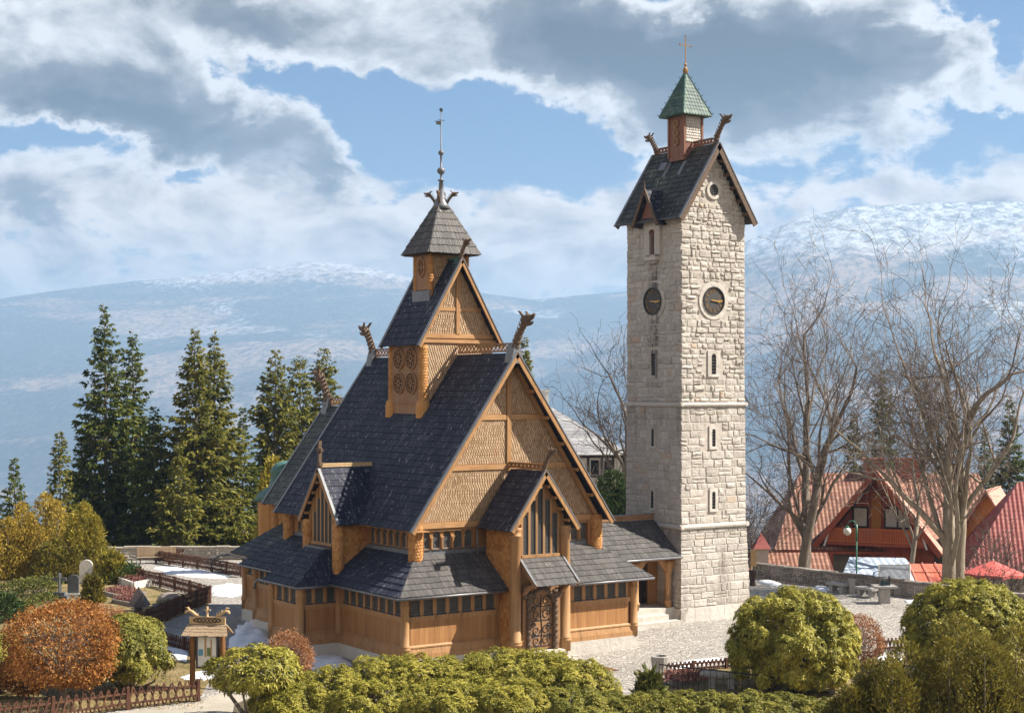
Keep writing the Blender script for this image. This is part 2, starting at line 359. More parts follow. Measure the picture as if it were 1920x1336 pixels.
# ------------------------------------------------------------------ light, sky and air
SUN_AZ, SUN_EL = math.radians(57), math.radians(45)     # azimuth from -Y towards +X
sdir=Vector((math.sin(SUN_AZ)*math.cos(SUN_EL), -math.cos(SUN_AZ)*math.cos(SUN_EL), math.sin(SUN_EL)))
sl=bpy.data.lights.new('sun','SUN'); sl.energy=4.8; sl.angle=math.radians(.5); sl.color=(1,.93,.82)
so=bpy.data.objects.new('sun',sl); COL.objects.link(so); so.rotation_euler=sdir.to_track_quat('Z','Y').to_euler(); so.location=(60,-60,80)
W=bpy.data.worlds.new('World'); SC.world=W; W.use_nodes=True
def build_sky():
    t=NT(W.node_tree); t.n.clear()
    out=t.new('ShaderNodeOutputWorld'); bg=t.new('ShaderNodeBackground',{'Strength':.1}); t.l.new(bg.outputs[0],out.inputs[0])
    sky=t.new('ShaderNodeTexSky',sky_type='NISHITA'); sky.sun_disc=False; sky.sun_elevation=SUN_EL
    sky.sun_rotation=math.atan2(sdir.x,sdir.y); sky.altitude=800; sky.air_density=1; sky.dust_density=.6; sky.ozone_density=2.5
    d=t.new('ShaderNodeTexCoord').outputs['Generated']
    dot=lambda v: t.new('ShaderNodeVectorMath',{0:d,1:tuple(v)},operation='DOT_PRODUCT').outputs['Value']
    r_,f_,z_=dot(RIGHT),dot(FWD),dot((0,0,1))
    az=t.math('ARCTAN2',r_,f_); hor=t.math('SQRT',t.math('ADD',t.math('MULTIPLY',r_,r_),t.math('MULTIPLY',f_,f_)))
    el=t.math('DIVIDE',z_,t.math('MAXIMUM',hor,.05))
    P=t.new('ShaderNodeCombineXYZ',{0:az,1:el}).outputs[0]
    wn=t.new('ShaderNodeTexNoise',{'Vector':P,'Scale':14.,'Detail':6,'Roughness':.6}).outputs['Color']
    wv=t.new('ShaderNodeVectorMath',{0:wn,1:(.5,.5,.5)},operation='SUBTRACT').outputs[0]
    Q=t.new('ShaderNodeVectorMath',{0:wv,1:(.11,.075,0),2:P},operation='MULTIPLY_ADD').outputs[0]
    def gsum(lst, vec):
        acc=0.0
        for x,y,rx,ry,w in lst:
            a,e=math.atan((x-960)/F),(YH-y)/F; ix,iy=F/rx,F/ry
            q=t.new('ShaderNodeVectorMath',{0:vec,1:(ix,iy,0),2:(-a*ix,-e*iy,0)},operation='MULTIPLY_ADD').outputs[0]
            s=t.new('ShaderNodeVectorMath',{0:q,1:q},operation='DOT_PRODUCT').outputs['Value']
            acc=t.math('MULTIPLY_ADD',t.math('POWER',.3679,s),w,acc)
        return acc
    clouds=[(90,120,300,150,1.0),(400,230,250,105,1.0),(560,285,110,60,.8),(250,60,150,80,.6),(640,30,300,85,1.0),(980,50,280,95,1.0),(1330,110,330,120,1.1),
            (1640,120,230,105,1.0),(1230,215,150,75,.6),(1480,240,230,80,.6),(1915,190,60,38,1.0),(740,85,110,60,.55),
            (800,240,215,85,-1.0),(470,125,100,45,-.8),(1020,265,150,62,-.85),(120,275,150,26,-.7),(1840,235,110,28,-.7),(1895,40,70,75,-1.2),
            (390,330,130,22,-.5),(740,258,30,18,.85),(205,25,60,30,.3),(1090,330,90,20,-.4),(660,150,160,50,-.5),(1190,150,40,40,.4)]
    darks=[(330,240,230,62,1.0),(110,200,170,70,.9),(470,35,130,36,.8),(1500,125,250,80,1.5),(1140,75,260,70,1.2),(690,338,140,26,.7),(60,430,110,60,.65),
           (640,300,80,34,.7),(1350,200,200,60,.5),(1700,300,220,30,.35),(950,470,200,40,.2),(1450,260,150,30,.3)]
    gs=gsum(clouds,Q); gd=gsum(darks,Q)
    st=t.mapping(P,(1,1.7,1))
    n1=t.noise(st,15,12,.6,.35); n2=t.noise(st,38,10,.6,.2); n3=t.noise(t.mapping(P,(1,3.2,1),loc=(3,1,0)),9,8,.58,.3)
    low=t.ss(el,(YH-285)/F,(YH-395)/F); lay=t.math('MULTIPLY',low,t.math('ADD',.62,t.math('MULTIPLY',t.math('SUBTRACT',n3,.5),1.6)))
    dens=t.math('ADD',t.math('ADD',gs,lay),t.math('ADD',t.math('MULTIPLY',t.math('SUBTRACT',n1,.5),2.3),t.math('MULTIPLY',t.math('SUBTRACT',n2,.5),1.0)))
    far=t.math('SUBTRACT',t.math('MULTIPLY',t.ss(t.math('ABSOLUTE',az),.55,.9),.75),t.math('MULTIPLY',t.ss(el,.55,1.1),1.3))      # out of view: low cloud bank added as fill light, clear overhead for contrast
    dens=t.math('ADD',dens,far)
    alpha=t.ss(dens,.08,.46)
    up=t.noise(t.mapping(st,loc=(-.012,-.02,0)),15,12,.6,.35); rel=t.math('SUBTRACT',n1,up)
    thick=t.ss(dens,.3,1.15)
    sh=t.math('MULTIPLY',thick,t.math('ADD',.18,gd)); sh=t.math('ADD',sh,t.math('MULTIPLY',t.math('SUBTRACT',.5,n2),.5))
    sh=t.math('ADD',sh,t.math('MULTIPLY',rel,1.7)); sh=t.math('ADD',sh,t.math('MULTIPLY',low,.10))
    cc=t.ramp(t.math('MULTIPLY',sh,.72),[(.0,(.92,.92,.92)),(.18,(.66,.65,.65)),(.5,(.20,.197,.20)),(1.,(.025,.026,.03))])
    cc=t.mix(1,cc,(10*CLOUDK,10*CLOUDK,10*CLOUDK),'MULTIPLY'); cc=t.mix(1,cc,t.mix(low,(1.02,1,.98),(1.30,1.13,.98)),'MULTIPLY')
    base=t.mix(1,sky.outputs[0],(SKYK*.60,SKYK*.86,SKYK*1.10),'MULTIPLY')
    t.l.new(t.mix(alpha,base,cc),bg.inputs['Color'])
CLOUDK, SKYK = .45, .36
build_sky()
SC.view_settings.view_transform='Standard'; SC.view_settings.look='None'; SC.view_settings.gamma=1; SC.view_settings.exposure=1.33
SC.render.engine='CYCLES'; SC.cycles.use_denoising=True; SC.cycles.max_bounces=6; SC.cycles.diffuse_bounces=3; SC.cycles.glossy_bounces=2
SC.cycles.transparent_max_bounces=6; SC.cycles.volume_bounces=0; SC.cycles.caustics_reflective=False; SC.cycles.caustics_refractive=False
SC.cycles.sample_clamp_indirect=6

def haze():
    m=bpy.data.materials.new('pale mountain air'); m.use_nodes=True; t=NT(m.node_tree); t.n.clear()
    out=t.new('ShaderNodeOutputMaterial'); v=t.new('ShaderNodeVolumePrincipled',{'Color':(.44,.68,1,1),'Density':HAZE,'Anisotropy':.1}); t.l.new(v.outputs[0],out.inputs['Volume'])
    mb=MB(); c=CAM; pts=[loc(d,l,0) for d,l in((-60,-7200),(-60,7200),(14400,7200),(14400,-7200))]
    mb.hexa([(p.x,p.y,-690) for p in pts]+[(p.x,p.y,990) for p in pts]); tag(mb.build('haze',m),kind='stuff')
HAZE=.000135
haze()

# ------------------------------------------------------------------ terrain
def interp(x,xs,ys): return float(np.interp(x,xs,ys))
EDGE=([-60,-30,5,10,15,23,30,60],[105,107.6,108.6,106,97.6,87.6,79,60])
def ground_mat():
    m,t=newmat('rough grass and earth'); n=t.noise(t.co,.15,6); n2=t.noise(t.co,2.5,6,.7)
    c=t.ramp(t.math('ADD',t.math('MULTIPLY',n,.5),t.math('MULTIPLY',n2,.5)),[(.3,(.05,.04,.025)),(.5,(.10,.08,.045)),(.7,(.16,.12,.07))]); finish(t,c,.95,n2,.5,.05); return m
def height(d,l):
    if d<44: return G-.02+(44-d)*.2
    t=d-interp(l,*EDGE)
    if t<=0: return G-.02
    return G-.02-interp(t,[0,.6,30,80,200,1200,3400,6800],[0,2.6,5,12,34,132,340,670])
ds=list(np.arange(-30,44,8))+list(np.arange(44,126,1.0))+list(np.geomspace(126,6800,34))
ls=[-6800,-3400,-1800,-1200,-800,-500,-300,-200,-130,-90]+list(np.arange(-70,72,2.0))+[90,130,200,300,500,800,1200,1800,3400,6800]
mb=MB()
vv=[loc(d,l,height(d,l)) for d in ds for l in ls]; nl=len(ls)
mb.add(vv,[(i*nl+j,i*nl+j+1,(i+1)*nl+j+1,(i+1)*nl+j) for i in range(len(ds)-1) for j in range(nl-1)])
tag(mb.build('ground',ground_mat(),smooth=True),kind='structure')

def flat(name,mat,pts,z,kind='structure',n=1):
    mb=MB(); mb.poly(*[(p.x,p.y,z) for p in pts]); o=mb.build(name,mat); fix_normals(o); tag(o,kind=kind); return o
def cobble(name,cols,sc=5.5):
    m,t=newmat(name); 
    wob=t.new('ShaderNodeTexNoise',{'Vector':t.co,'Scale':.7,'Detail':2}).outputs['Color']
    v2=t.new('ShaderNodeVectorMath',{0:wob,1:(.9,.9,0),2:t.co},operation='MULTIPLY_ADD').outputs[0]
    vo=t.new('ShaderNodeTexVoronoi',{'Vector':v2,'Scale':sc},feature='DISTANCE_TO_EDGE').outputs['Distance']
    vc=t.new('ShaderNodeTexVoronoi',{'Vector':v2,'Scale':sc},feature='F1').outputs['Color']
    e=t.ss(vo,.02,.14); n=t.noise(t.co,.35,6,.65); rnd=t.new('ShaderNodeSeparateXYZ',{0:vc}).outputs[0]
    sp=t.new('ShaderNodeSeparateXYZ',{0:t.mapping(v2,(1,1,1),(0,0,.35))})
    arc=t.math('SINE',t.math('ADD',t.math('MULTIPLY',sp.outputs[1],11),t.math('MULTIPLY',t.math('ABSOLUTE',t.math('SINE',t.math('MULTIPLY',sp.outputs[0],2.6))),5.5)))
    c=t.ramp(t.math('ADD',t.math('MULTIPLY',rnd,.45),t.math('MULTIPLY',n,.55)),cols)
    jl=t.math('MAXIMUM',t.math('SUBTRACT',1,e),t.math('MULTIPLY',t.ss(arc,.5,1),.95))
    c=t.mix(t.math('MULTIPLY',jl,.62),c,(.13,.115,.10))
    finish(t,c,.8,t.math('SUBTRACT',t.math('ADD',e,t.math('MULTIPLY',rnd,.3)),t.math('MULTIPLY',jl,.5)),.7,.03,.35); return m
M['cobble']=cobble('pale granite setts',[(.25,(.30,.275,.245)),(.5,(.40,.37,.33)),(.75,(.50,.46,.41))])
def lawn_mat():
    m,t=newmat('winter lawn'); n=t.noise(t.co,.6,6,.6); n2=t.noise(t.co,9,6,.75)
    f=t.math('ADD',t.math('MULTIPLY',n,.6),t.math('MULTIPLY',n2,.4))
    c=t.ramp(f,[(.3,(.075,.075,.025)),(.45,(.16,.125,.05)),(.58,(.27,.20,.10)),(.75,(.36,.28,.16))]); finish(t,c,.95,n2,.8,.04,.2); return m
M['lawn']=lawn_mat()
def gravel_mat():
    m,t=newmat('pale path gravel'); n=t.noise(t.co,.5,5,.6); n2=t.noise(t.co,22,4,.8)
    c=t.ramp(t.math('ADD',t.math('MULTIPLY',n,.5),t.math('MULTIPLY',n2,.5)),[(.3,(.24,.21,.17)),(.5,(.38,.34,.28)),(.7,(.50,.45,.38))]); finish(t,c,.95,n2,.6,.02,.2); return m
M['gravel']=gravel_mat()
def snow_mat():
    m,t=newmat('old granular snow'); n=t.noise(t.co,2.2,6,.65); n2=t.noise(t.co,14,4,.7)
    c=t.ramp(n,[(.25,(.62,.63,.66)),(.5,(.80,.81,.84)),(.75,(.88,.89,.91))]); finish(t,c,.6,t.math('ADD',n,t.math('MULTIPLY',n2,.4)),.8,.08,.3)
    t.b.inputs['Subsurface Weight'].default_value=.2; t.b.inputs['Subsurface Radius'].default_value=(.05,.06,.08); return m
M['snow']=snow_mat()
# the paved yard reaches to the low walls
yard=[loc(d,l,0) for d,l in [(46,-34),(46,30),(70,34),(79.5,29.6),(87.2,23),(97.2,15),(105.6,10),(108.2,5),(107.2,-30),(106,-50)]]
flat('pavement',M['cobble'],yard,G)
def px_poly(lst): return [gp(x,y) for x,y in lst]
flat('lawn',M['lawn'],px_poly([(-260,1380),(-200,1062),(150,1056),(238,1084),(394,1127),(390,1133),(275,1180),(282,1198),(420,1226),(400,1262),(372,1313),(100,1346),(-20,1364)]),G+.012)
flat('path',M['gravel'],px_poly([(-60,1372),(100,1350),(372,1317),(430,1290),(520,1270),(900,1330),(1000,1480),(-100,1480)]),G+.008)
flat('garden_bed',M['lawn'],px_poly([(1238,1262),(1360,1250),(1480,1243),(1640,1236),(1700,1226),(1760,1222),(2000,1230),(2100,1420),(1700,1420),(1300,1400)]),G+.016)
flat('soil',ground_mat(),px_poly([(540,1278),(900,1268),(1130,1290),(1200,1330),(1230,1420),(420,1420),(440,1320)]),G+.02)

def snow(label,px,h,seed,group=None):
    rnd=random.Random(seed); P=px_poly(px); c=sum(P,Vector())/len(P); n=len(P)*6; ring=[]; wob=[]
    for i in range(n):
        a=i/6; i0=int(a)%len(P); f=a-int(a); p=P[i0].lerp(P[(i0+1)%len(P)],f); ring.append(p); wob.append(rnd.uniform(.86,1.1))
    vs=[];fs=[];K=11
    for k in range(K):
        s=1-k/K
        for i,p in enumerate(ring):
            q=c+(p-c)*s*(1+(wob[i]-1)*max(0,1-k*.3)); hh=h*(1-(1-min(1,(1-s)*1.5))**2)*(.86+.16*math.sin(2.3*q.x+1.9*q.y+seed)+.10*math.sin(4.7*q.x-3.3*q.y)) if k else -.02
            vs.append((q.x+rnd.uniform(-.02,.02),q.y+rnd.uniform(-.02,.02),G+.02+hh))
    for k in range(K-1):
        for i in range(n): j=(i+1)%n; fs.append((k*n+i,k*n+j,(k+1)*n+j,(k+1)*n+i))
    fs.append(tuple((K-1)*n+i for i in range(n)))
    mb=MB(); mb.add(vs,fs); o=mb.build('snow_patch',M['snow'],smooth=True); fix_normals(o); tag(o,label,'snow patch',group or 'patches of melting snow'); return o
snow('large heaped snow bank against the pale plinth beside the notice board',[(420,1238),(430,1200),(446,1172),(478,1158),(497,1176),(508,1196),(524,1212),(500,1232),(460,1240)],.30,1)
snow('bright snow patch in front of the church base between tan bush and green shrubs',[(572,1250),(582,1232),(610,1228),(645,1232),(662,1244),(640,1256),(600,1262)],.22,2)
snow('long thin strip of snow along the path by the upper brown fence',[(284,1062),(320,1061),(380,1068),(432,1080),(420,1085),(360,1081),(310,1074)],.07,3)
snow('snow patch between the fence corner and the back end of the church',[(396,1098),(425,1093),(462,1096),(462,1114),(430,1119),(398,1116)],.14,4)
snow('ragged snow on the lawn behind the notice board post',[(294,1210),(325,1212),(356,1219),(352,1240),(330,1238),(312,1226)],.07,5)
snow('thin broken snow on the lawn in front of the notice board',[(338,1270),(360,1260),(400,1254),(404,1266),(385,1276),(372,1272),(350,1275)],.04,6)
snow('small snow strip at the foot of the yard wall beside the tower',[(1418,1088),(1440,1087),(1466,1094),(1456,1099),(1430,1094)],.1,7)
snow('small snow heap left of the first stone bench',[(1526,1100),(1540,1098),(1560,1104),(1552,1110),(1532,1108)],.14,8)
snow('small snow strip at the foot of the yard wall right of the stone table',[(1690,1126),(1712,1124),(1746,1132),(1740,1139),(1710,1134)],.1,9)
snow('snow patch on the bed by the short lattice fence near the big shrub',[(1636,1238),(1655,1228),(1690,1231),(1692,1243),(1660,1248)],.12,10)
snow('wide snow patch on the bed behind the olive thuja',[(1668,1258),(1690,1251),(1740,1256),(1770,1266),(1740,1276),(1690,1273)],.14,11)
snow('narrow snow rim along the low lattice fence of the round bed',[(1252,1246),(1290,1240),(1350,1232),(1362,1238),(1300,1248),(1262,1254)],.1,12)

# ------------------------------------------------------------------ mountains
def mountain_mat(snowline):
    m,t=newmat('forested mountain with snow'); sp=t.new('ShaderNodeSeparateXYZ',{0:t.co}); z=sp.outputs[2]
    v=t.mapping(t.co,(1,1,.45)); nf=t.noise(v,.022,8,.78); nm=t.noise(t.mapping(t.co,(1,1,2.2)),.0011,9,.62,.4); nl=t.noise(t.mapping(t.co,(1,1,5)),.00065,9,.6,.5)
    forest=t.ramp(nf,[(.3,(.02,.035,.04)),(.5,(.075,.09,.095)),(.72,(.26,.24,.22))])
    cut=t.ss(nl,.50,.60); c=t.mix(t.math('MULTIPLY',cut,t.ss(nf,.35,.65)),forest,(.58,.42,.32))
    alt=t.ss(t.math('ADD',z,t.math('MULTIPLY',t.math('SUBTRACT',nm,.5),520)),snowline-120,snowline+180)
    sn=t.math('MULTIPLY',alt,t.ss(t.math('ADD',nf,t.math('MULTIPLY',t.math('SUBTRACT',alt,.5),.32)),.46,.58))
    patch=t.math('MULTIPLY',t.ss(nm,.555,.60),t.ss(nf,.40,.55)); patch=t.math('MULTIPLY',patch,t.ss(z,snowline-520,snowline-180))
    sp2=t.ss(t.noise(t.mapping(t.co,(1,1,.6)),.016,6,.85),.42,.60); c=t.mix(t.math('MULTIPLY',t.math('MAXIMUM',sn,patch),t.math('ADD',.12,t.math('MULTIPLY',sp2,.88))),c,(.86,.87,.89)); finish(t,c,.9,nf,.9,28,.1); return m
def ridge(prof,d,px0,px1,base_d,name,snowline,seed,step=8,rows=60):
    rnd=np.random.default_rng(seed); xs=np.arange(px0,px1,step); ph=rnd.random((10,3))*6.28; V=[]
    for i in range(rows+1):
        f=i/rows; dd=base_d+(d-base_d)*f
        for x in xs:
            top=H-(np.interp(x,*prof)-YH)/F*d; zb=-675
            e=f**1.25; z=zb+(top-zb)*e
            u=(x-960)/F
            for k in range(6): z+=math.sin(u*d*(.0007*1.8**k)+ph[k,0]+f*5*ph[k,1]*.3)*math.sin(f*d*.00055*1.6**k+ph[k,2])*88*.55**k*math.sin(PI*min(1,f*1.02))**.7
            V.append(loc(dd,u*dd,z))
    n=len(xs); Q=[(i*n+j,i*n+j+1,(i+1)*n+j+1,(i+1)*n+j) for i in range(rows) for j in range(n-1)]
    V+= [loc(d+700,(x-960)/F*(d+700),-675) for x in xs]; b=rows*n; Q+=[(b+j,b+j+1,b+n+j+1,b+n+j) for j in range(n-1)]
    o=npmesh(name,[tuple(v) for v in V],Q,mountain_mat(snowline),smooth=True); tag(o,kind='structure'); return o
ridge(([-900,-400,0,100,250,400,480,570,650,750,870,1000,1100,1250,1500,2000,2800],[620,590,560,545,527,515,503,490,494,515,545,562,552,540,560,600,620]),10800,-900,2700,4500,'mountain',690,3)
ridge(([700,1000,1180,1300,1400,1500,1600,1750,1920,2200,2800],[900,720,600,520,452,408,388,379,378,390,420]),7800,700,2800,3800,'mountain',560,5)
# ------------------------------------------------------------------ the stave church
CX, CY = 6.53, 7.69
church=empty('stave_church',(CX,CY,G),'dark shingled wooden stave church with steep gables and carved dragon heads','church')
YV=Vector((0,1,0)); XV=Vector((1,0,0)); ZV=Vector((0,0,1))
# window prototypes: local frame x along the wall, -y outwards, origin at the sill centre; built once and copied
class Win: pass
def arch_pts(w,h,n=10):
    r=w/2; p=[(-r,0),(r,0),(r,h-r)]
    for k in range(1,n): a=PI*k/n; p.append((r*math.cos(a),h-r+r*math.sin(a)))
    p.append((-r,h-r)); return p
def make_window(w,h,arched,lat,name='window',fr=.035,sill=True):
    o=MB(); pts=arch_pts(w,h) if arched else [(-w/2,0),(w/2,0),(w/2,h),(-w/2,h)]
    n=len(pts)
    for i in range(n):
        a,b=pts[i],pts[(i+1)%n]; o.bar((a[0],-.03,a[1]),(b[0],-.03,b[1]),fr,.06,(0,1,0))
    # tracery: crossing diagonals and little rings
    st=lat
    def inside(x,z):
        if abs(x)>w/2-.01 or z<.01: return False
        if not arched: return z<h-.01
        r=w/2
        return z<h-r or (x*x+(z-h+r)**2)<(r-.01)**2
    nz=int(h/st)+1; nx=max(1,round(w/st))
    sx=w/nx
    for i in range(-nz,nx+nz):
        for sg in (1,-1):
            seg=[]
            for k in range(nz*4+1):
                z=k*st/4; x=-w/2+(i*sx+sg*z*sx/st)
                if inside(x,z): seg.append((x,-.012,z))
            if len(seg)>1: o.bar(seg[0],seg[-1],.02,.012,(0,1,0))
    win=o.build(name,M['window_metal'],church,off=(0,0,0))
    g=MB(); g.poly(*[(x,.004,z) for x,z in pts]); g.build('pane',M['glass'],win,off=(0,0,0))
    if sill:
        s=MB(); s.hexa([(-w/2-.05,-.16,-.075),(w/2+.05,-.16,-.075),(w/2+.05,.0,-.045),(-w/2-.05,.0,-.045),(-w/2-.05,-.16,-.045),(w/2+.05,-.16,-.045),(w/2+.05,.0,-.005),(-w/2-.05,.0,-.005)])
        s.build('sill',M['sill'],win,off=(0,0,0))
    win['_n']=0
    return win
def place_window(proto,p,rz):
    if proto['_n']==0:
        proto.location=Vector(p)-ORG[church.name]; proto.rotation_euler=(0,0,rz); proto['_n']=1; return proto
    return dup(proto,church,p,rz)
W_A=make_window(.40,.60,False,.10); W_C=make_window(.37,.76,True,.095)
RZ={'front':0,'left':-PI/2,'right':PI/2}
FR={'front':(XV,Vector((0,-1,0))),'left':(Vector((0,-1,0)),Vector((-1,0,0))),'right':(YV,XV)}

plinth=MB(); wall=MB(); band=MB()
mb=MB(); mb.box(-.085,.085,0,.125,1.66,2.33); MULL=mb.build('window_mullion',M['timber'],church,off=(0,0,0)); MULL['_n']=0
def aisle(side,o,L,wins,a0=0.0):
    """a run of planked aisle wall; o is the corner on the wall plane, wins the window centres along it"""
    A,N=FR[side]; o=Vector(o)
    f=lambda mb,*a,**k: mb.fbox(o,A,N,*a,**k)
    f(plinth,-.12,L+.12,-.3,.17,G-.05,-.10)
    f(wall,0,L,-.25,0,-.10,1.50)
    f(band,.02,L-.02,0.002,.14,-.097,.10); f(band,.02,L-.02,.002,.12,.10,.36,taper=.05); f(band,.02,L-.02,.002,.10,.36,.41); f(band,.02,L-.02,.002,.07,.41,.47,taper=.05)
    f(band,.02,L-.02,-.24,.045,1.50,1.66)
    f(band,.02,L-.02,.002,.02,1.44,1.497)
    f(wall,0,L,-.28,-.13,1.66,2.56)
    f(band,.02,L-.02,-.125,.03,2.33,2.56)
    ws=sorted(wins)
    mids=[(a+b)/2 for a,b in zip(ws,ws[1:])]
    if ws: sp=(ws[1]-ws[0])/2 if len(ws)>1 else .31; mids=[ws[0]-sp]+mids+[ws[-1]+sp]
    for m in mids: place_window(MULL,o+A*m,RZ[side])
    if ws:
        if mids[0]-.085>.05: f(wall,0.03,mids[0]-.086,-.12,-.004,1.662,2.328)
        if L-mids[-1]-.085>.05: f(wall,mids[-1]+.086,L-.03,-.12,-.004,1.662,2.328)
    else: f(wall,.03,L-.03,-.12,-.004,1.662,2.328)
    for a in ws: place_window(W_A,o+A*a+N*(-.10)+ZV*1.735,RZ[side])
AX0,AX1,AY0,AY1=.52,12.54,.52,14.88
PX0,PX1=5.24,7.82          # front porch
aisle('front',(AX0,AY0,0),PX0-AX0,[1.02-.52,1.65-.52,2.27-.52,2.9-.52,3.53-.52,4.15-.52,4.72-.52])
aisle('front',(PX1,AY0,0),AX1-PX1,[9.41-.63-PX1,9.41-PX1,10.04-PX1,10.66-PX1,11.28-PX1,11.9-PX1,8.16-PX1])
TY0,TY1,TX=6.3,9.08,-1.38   # side porch on the left
aisle('left',(AX0,TY0,0),TY0-AY0,[TY0-y for y in (5.63,4.97,4.33,3.68,3.04,2.39,1.73,1.07)])
aisle('front',(TX,TY0,0),AX0-TX,[.36,.93,1.5])
aisle('left',(TX,TY1,0),TY1-TY0,[TY1-y for y in (8.37,7.69,7.0)])
aisle('left',(AX0,AY1,0),AY1-TY1,[AY1-y for y in (9.7,10.35,11.,11.65,12.3,12.95,13.6,14.25)])
QX,QY=1.6,18.5              # choir aisle
aisle('left',(QX,QY,0),QY-AY1,[.5,1.15,1.8,2.45,3.1])
aisle('right',(AX1,AY0,0),AY1-AY0,[])
TRX=2*CX-TX
for mb_,nm,mt in ((plinth,'plinth',M['plinth']),): mb_.build(nm,mt,church)
# blank wall boxes behind: inner core of aisles so nothing shows through
core=MB(); core.box(AX0+.3,AX1-.3,AY0+.3,AY1-.05,G,2.5); core.box(TX+.3,AX0+.3,TY0+.3,TY1-.3,G,2.5); core.box(AX1-.3,TRX,TY0,TY1,G,2.5); core.box(QX+.3,2*CX-QX,AY1-.05,QY,G,2.5)
core.build('inner_wall',M['timber'],church)
wall.build('plank_wall',M['wall'],church); band.build('wall_moulding',M['timber'],church)

def post(x,y,z0=-.13,z1=2.42,r=.19,mat='timber',rings=True,name='corner_post'):
    mb=MB(); pr=[(r*1.06,z0),(r*1.06,z0+.42),(r*1.2,z0+.44),(r*1.2,z0+.50),(r*1.06,z0+.52),(r*1.2,z0+.56),(r*1.2,z0+.60),(r,z0+.64),(r*.94,z1-.4),(r*1.1,z1-.36),(r*1.1,z1-.30),(r*.95,z1-.28),(r*.98,z1-.12),(r*1.2,z1)]
    if not rings: pr=[(r,z0),(r,z1)]
    mb.lathe((x,y,0),pr,14); return mb.build(name,M[mat],church,smooth=rings)
for x,y in ((AX0,AY0),(AX1,AY0),(AX0,TY0),(TX,TY0),(TX,TY1),(AX0,AY1),(QX,QY),(AX0-.02,TY1)): post(x,y)

# clerestory walls
NX0,NX1,NY0,NY1=1.75,11.31,1.75,13.75
cl=MB(); clb=MB(); fl=MB()
def clerestory(side,o,L,wins,bare=False):
    A,N=FR[side]; o=Vector(o); f=lambda mb,*a,**k: mb.fbox(o,A,N,*a,**k)
    f(cl,0,L,-.3,-.12,3.6,5.4); f(fl,0,L,-.1,.02,3.98,4.19)
    f(clb,0,L,-.119,-.0,4.19,4.26); f(clb,0,L,-.119,.0,5.0,5.12)
    if not bare: f(clb,0,L,-.119,.06,5.12,5.38)
    ws=sorted(wins)
    prev=0
    # arcade: wall front with arched openings
    for i,a in enumerate(ws):
        l=prev; r=(a+ws[i+1])/2 if i+1<len(ws) else L; w=.37; rr=w/2+.01
        pts=[]
        for k in range(9): t=PI-PI*k/8; pts.append((a+rr*math.cos(t),4.26+.76-w/2-.02+rr*math.sin(t)))
        P=lambda x,z: o+A*x+ZV*z
        cl.prism([P(l,4.26),P(a-rr,4.26)]+[P(*q) for q in pts]+[P(a+rr,4.26),P(r,4.26),P(r,5.0),P(l,5.0)],-N*.118)
        place_window(W_C,o+A*a-N*.10+ZV*4.27,RZ[side]); prev=r
        if i+1<len(ws): clb.tube([o+A*r+N*.015+ZV*4.26,o+A*r+N*.015+ZV*4.72],.055,8); clb.fbox(o,A,N,r-.09,r+.09,0.002,.07,4.72,4.78)
clerestory('front',(NX0,NY0+.12,0),NX1-NX0,[w-NX0 for w in (2.34,2.87,3.4,3.95,4.48)]+[8.56-NX0,9.1-NX0,9.65-NX0,10.17-NX0,10.74-NX0])
clerestory('left',(NX0+.12,NY1,0),NY1-NY0,[NY1-y for y in (2.35,2.9,3.45,4.0,4.55,5.1,5.65,10.1,10.65,11.2,11.75,12.3,12.85)],True)
clerestory('right',(NX1-.12,NY0,0),NY1-NY0,[],True)
cl.build('clerestory_wall',M['wall'],church); clb.build('clerestory_moulding',M['timber'],church); fl.build('flashing',M['lead'],church)
def shingle_post(x,y,z0,z1,r=.3):
    mb=MB(); n=18; nr=int((z1-z0)/.13)
    mb.lathe((x,y,0),[(r-.03,z0),(r-.03,z1)],n)
    for i in range(nr):
        for k in range(n):
            a=2*PI*(k+.5*(i%2))/n; b=a+2*PI/n*.94; z=z0+i*.13; m=(a+b)/2; R0=r+.02; R1=r-.025
            pt=lambda t,rad,zz: (x+rad*math.cos(t),y+rad*math.sin(t),zz)
            mb.add([pt(a,R0,z+.04),pt(m,R0,z),pt(b,R0,z+.04),pt(b,R1,z+.17),pt(a,R1,z+.17)],[(0,1,2,3,4)])
    return mb.build('shingled_post',M['scale_brown'],church)
for x,y in ((NX0,NY0),(NX1,NY0),(NX0,NY1)): shingle_post(x,y,3.7,5.35)

# ---- roofs
EZ=2.6
def roof(name,polys,mat='roof',**k):
    mb=MB()
    for p in polys: shingles(mb,p,**k)
    return mb.build(name,M[mat],church)
E0x,E1x,E0y,E1y=-.1,13.16,-.1,15.4
T=4.02; i0x,i1x,i0y,i1y=NX0+.05,NX1-.05,NY0+.05,NY1-.05
def frust(x0,x1,y0,y1,z0,X0,X1,Y0,Y1,z1,sides='flrb'):
    c=lambda x,y,z: (x,y,z); out=[]
    if 'f' in sides: out.append([c(x0,y0,z0),c(x1,y0,z0),c(X1,Y0,z1),c(X0,Y0,z1)])
    if 'r' in sides: out.append([c(x1,y0,z0),c(x1,y1,z0),c(X1,Y1,z1),c(X1,Y0,z1)])
    if 'b' in sides: out.append([c(x1,y1,z0),c(x0,y1,z0),c(X0,Y1,z1),c(X1,Y1,z1)])
    if 'l' in sides: out.append([c(x0,y1,z0),c(x0,y0,z0),c(X0,Y0,z1),c(X0,Y1,z1)])
    return out
fr=[[(E0x,E0y,EZ),(PX0+.02,E0y,EZ),(PX0+.02,i0y,T),(i0x,i0y,T)],[(PX1-.02,E0y,EZ),(E1x,E0y,EZ),(i1x,i0y,T),(PX1-.02,i0y,T)]]
roof('front_aisle_roof',fr,'roof_grey')
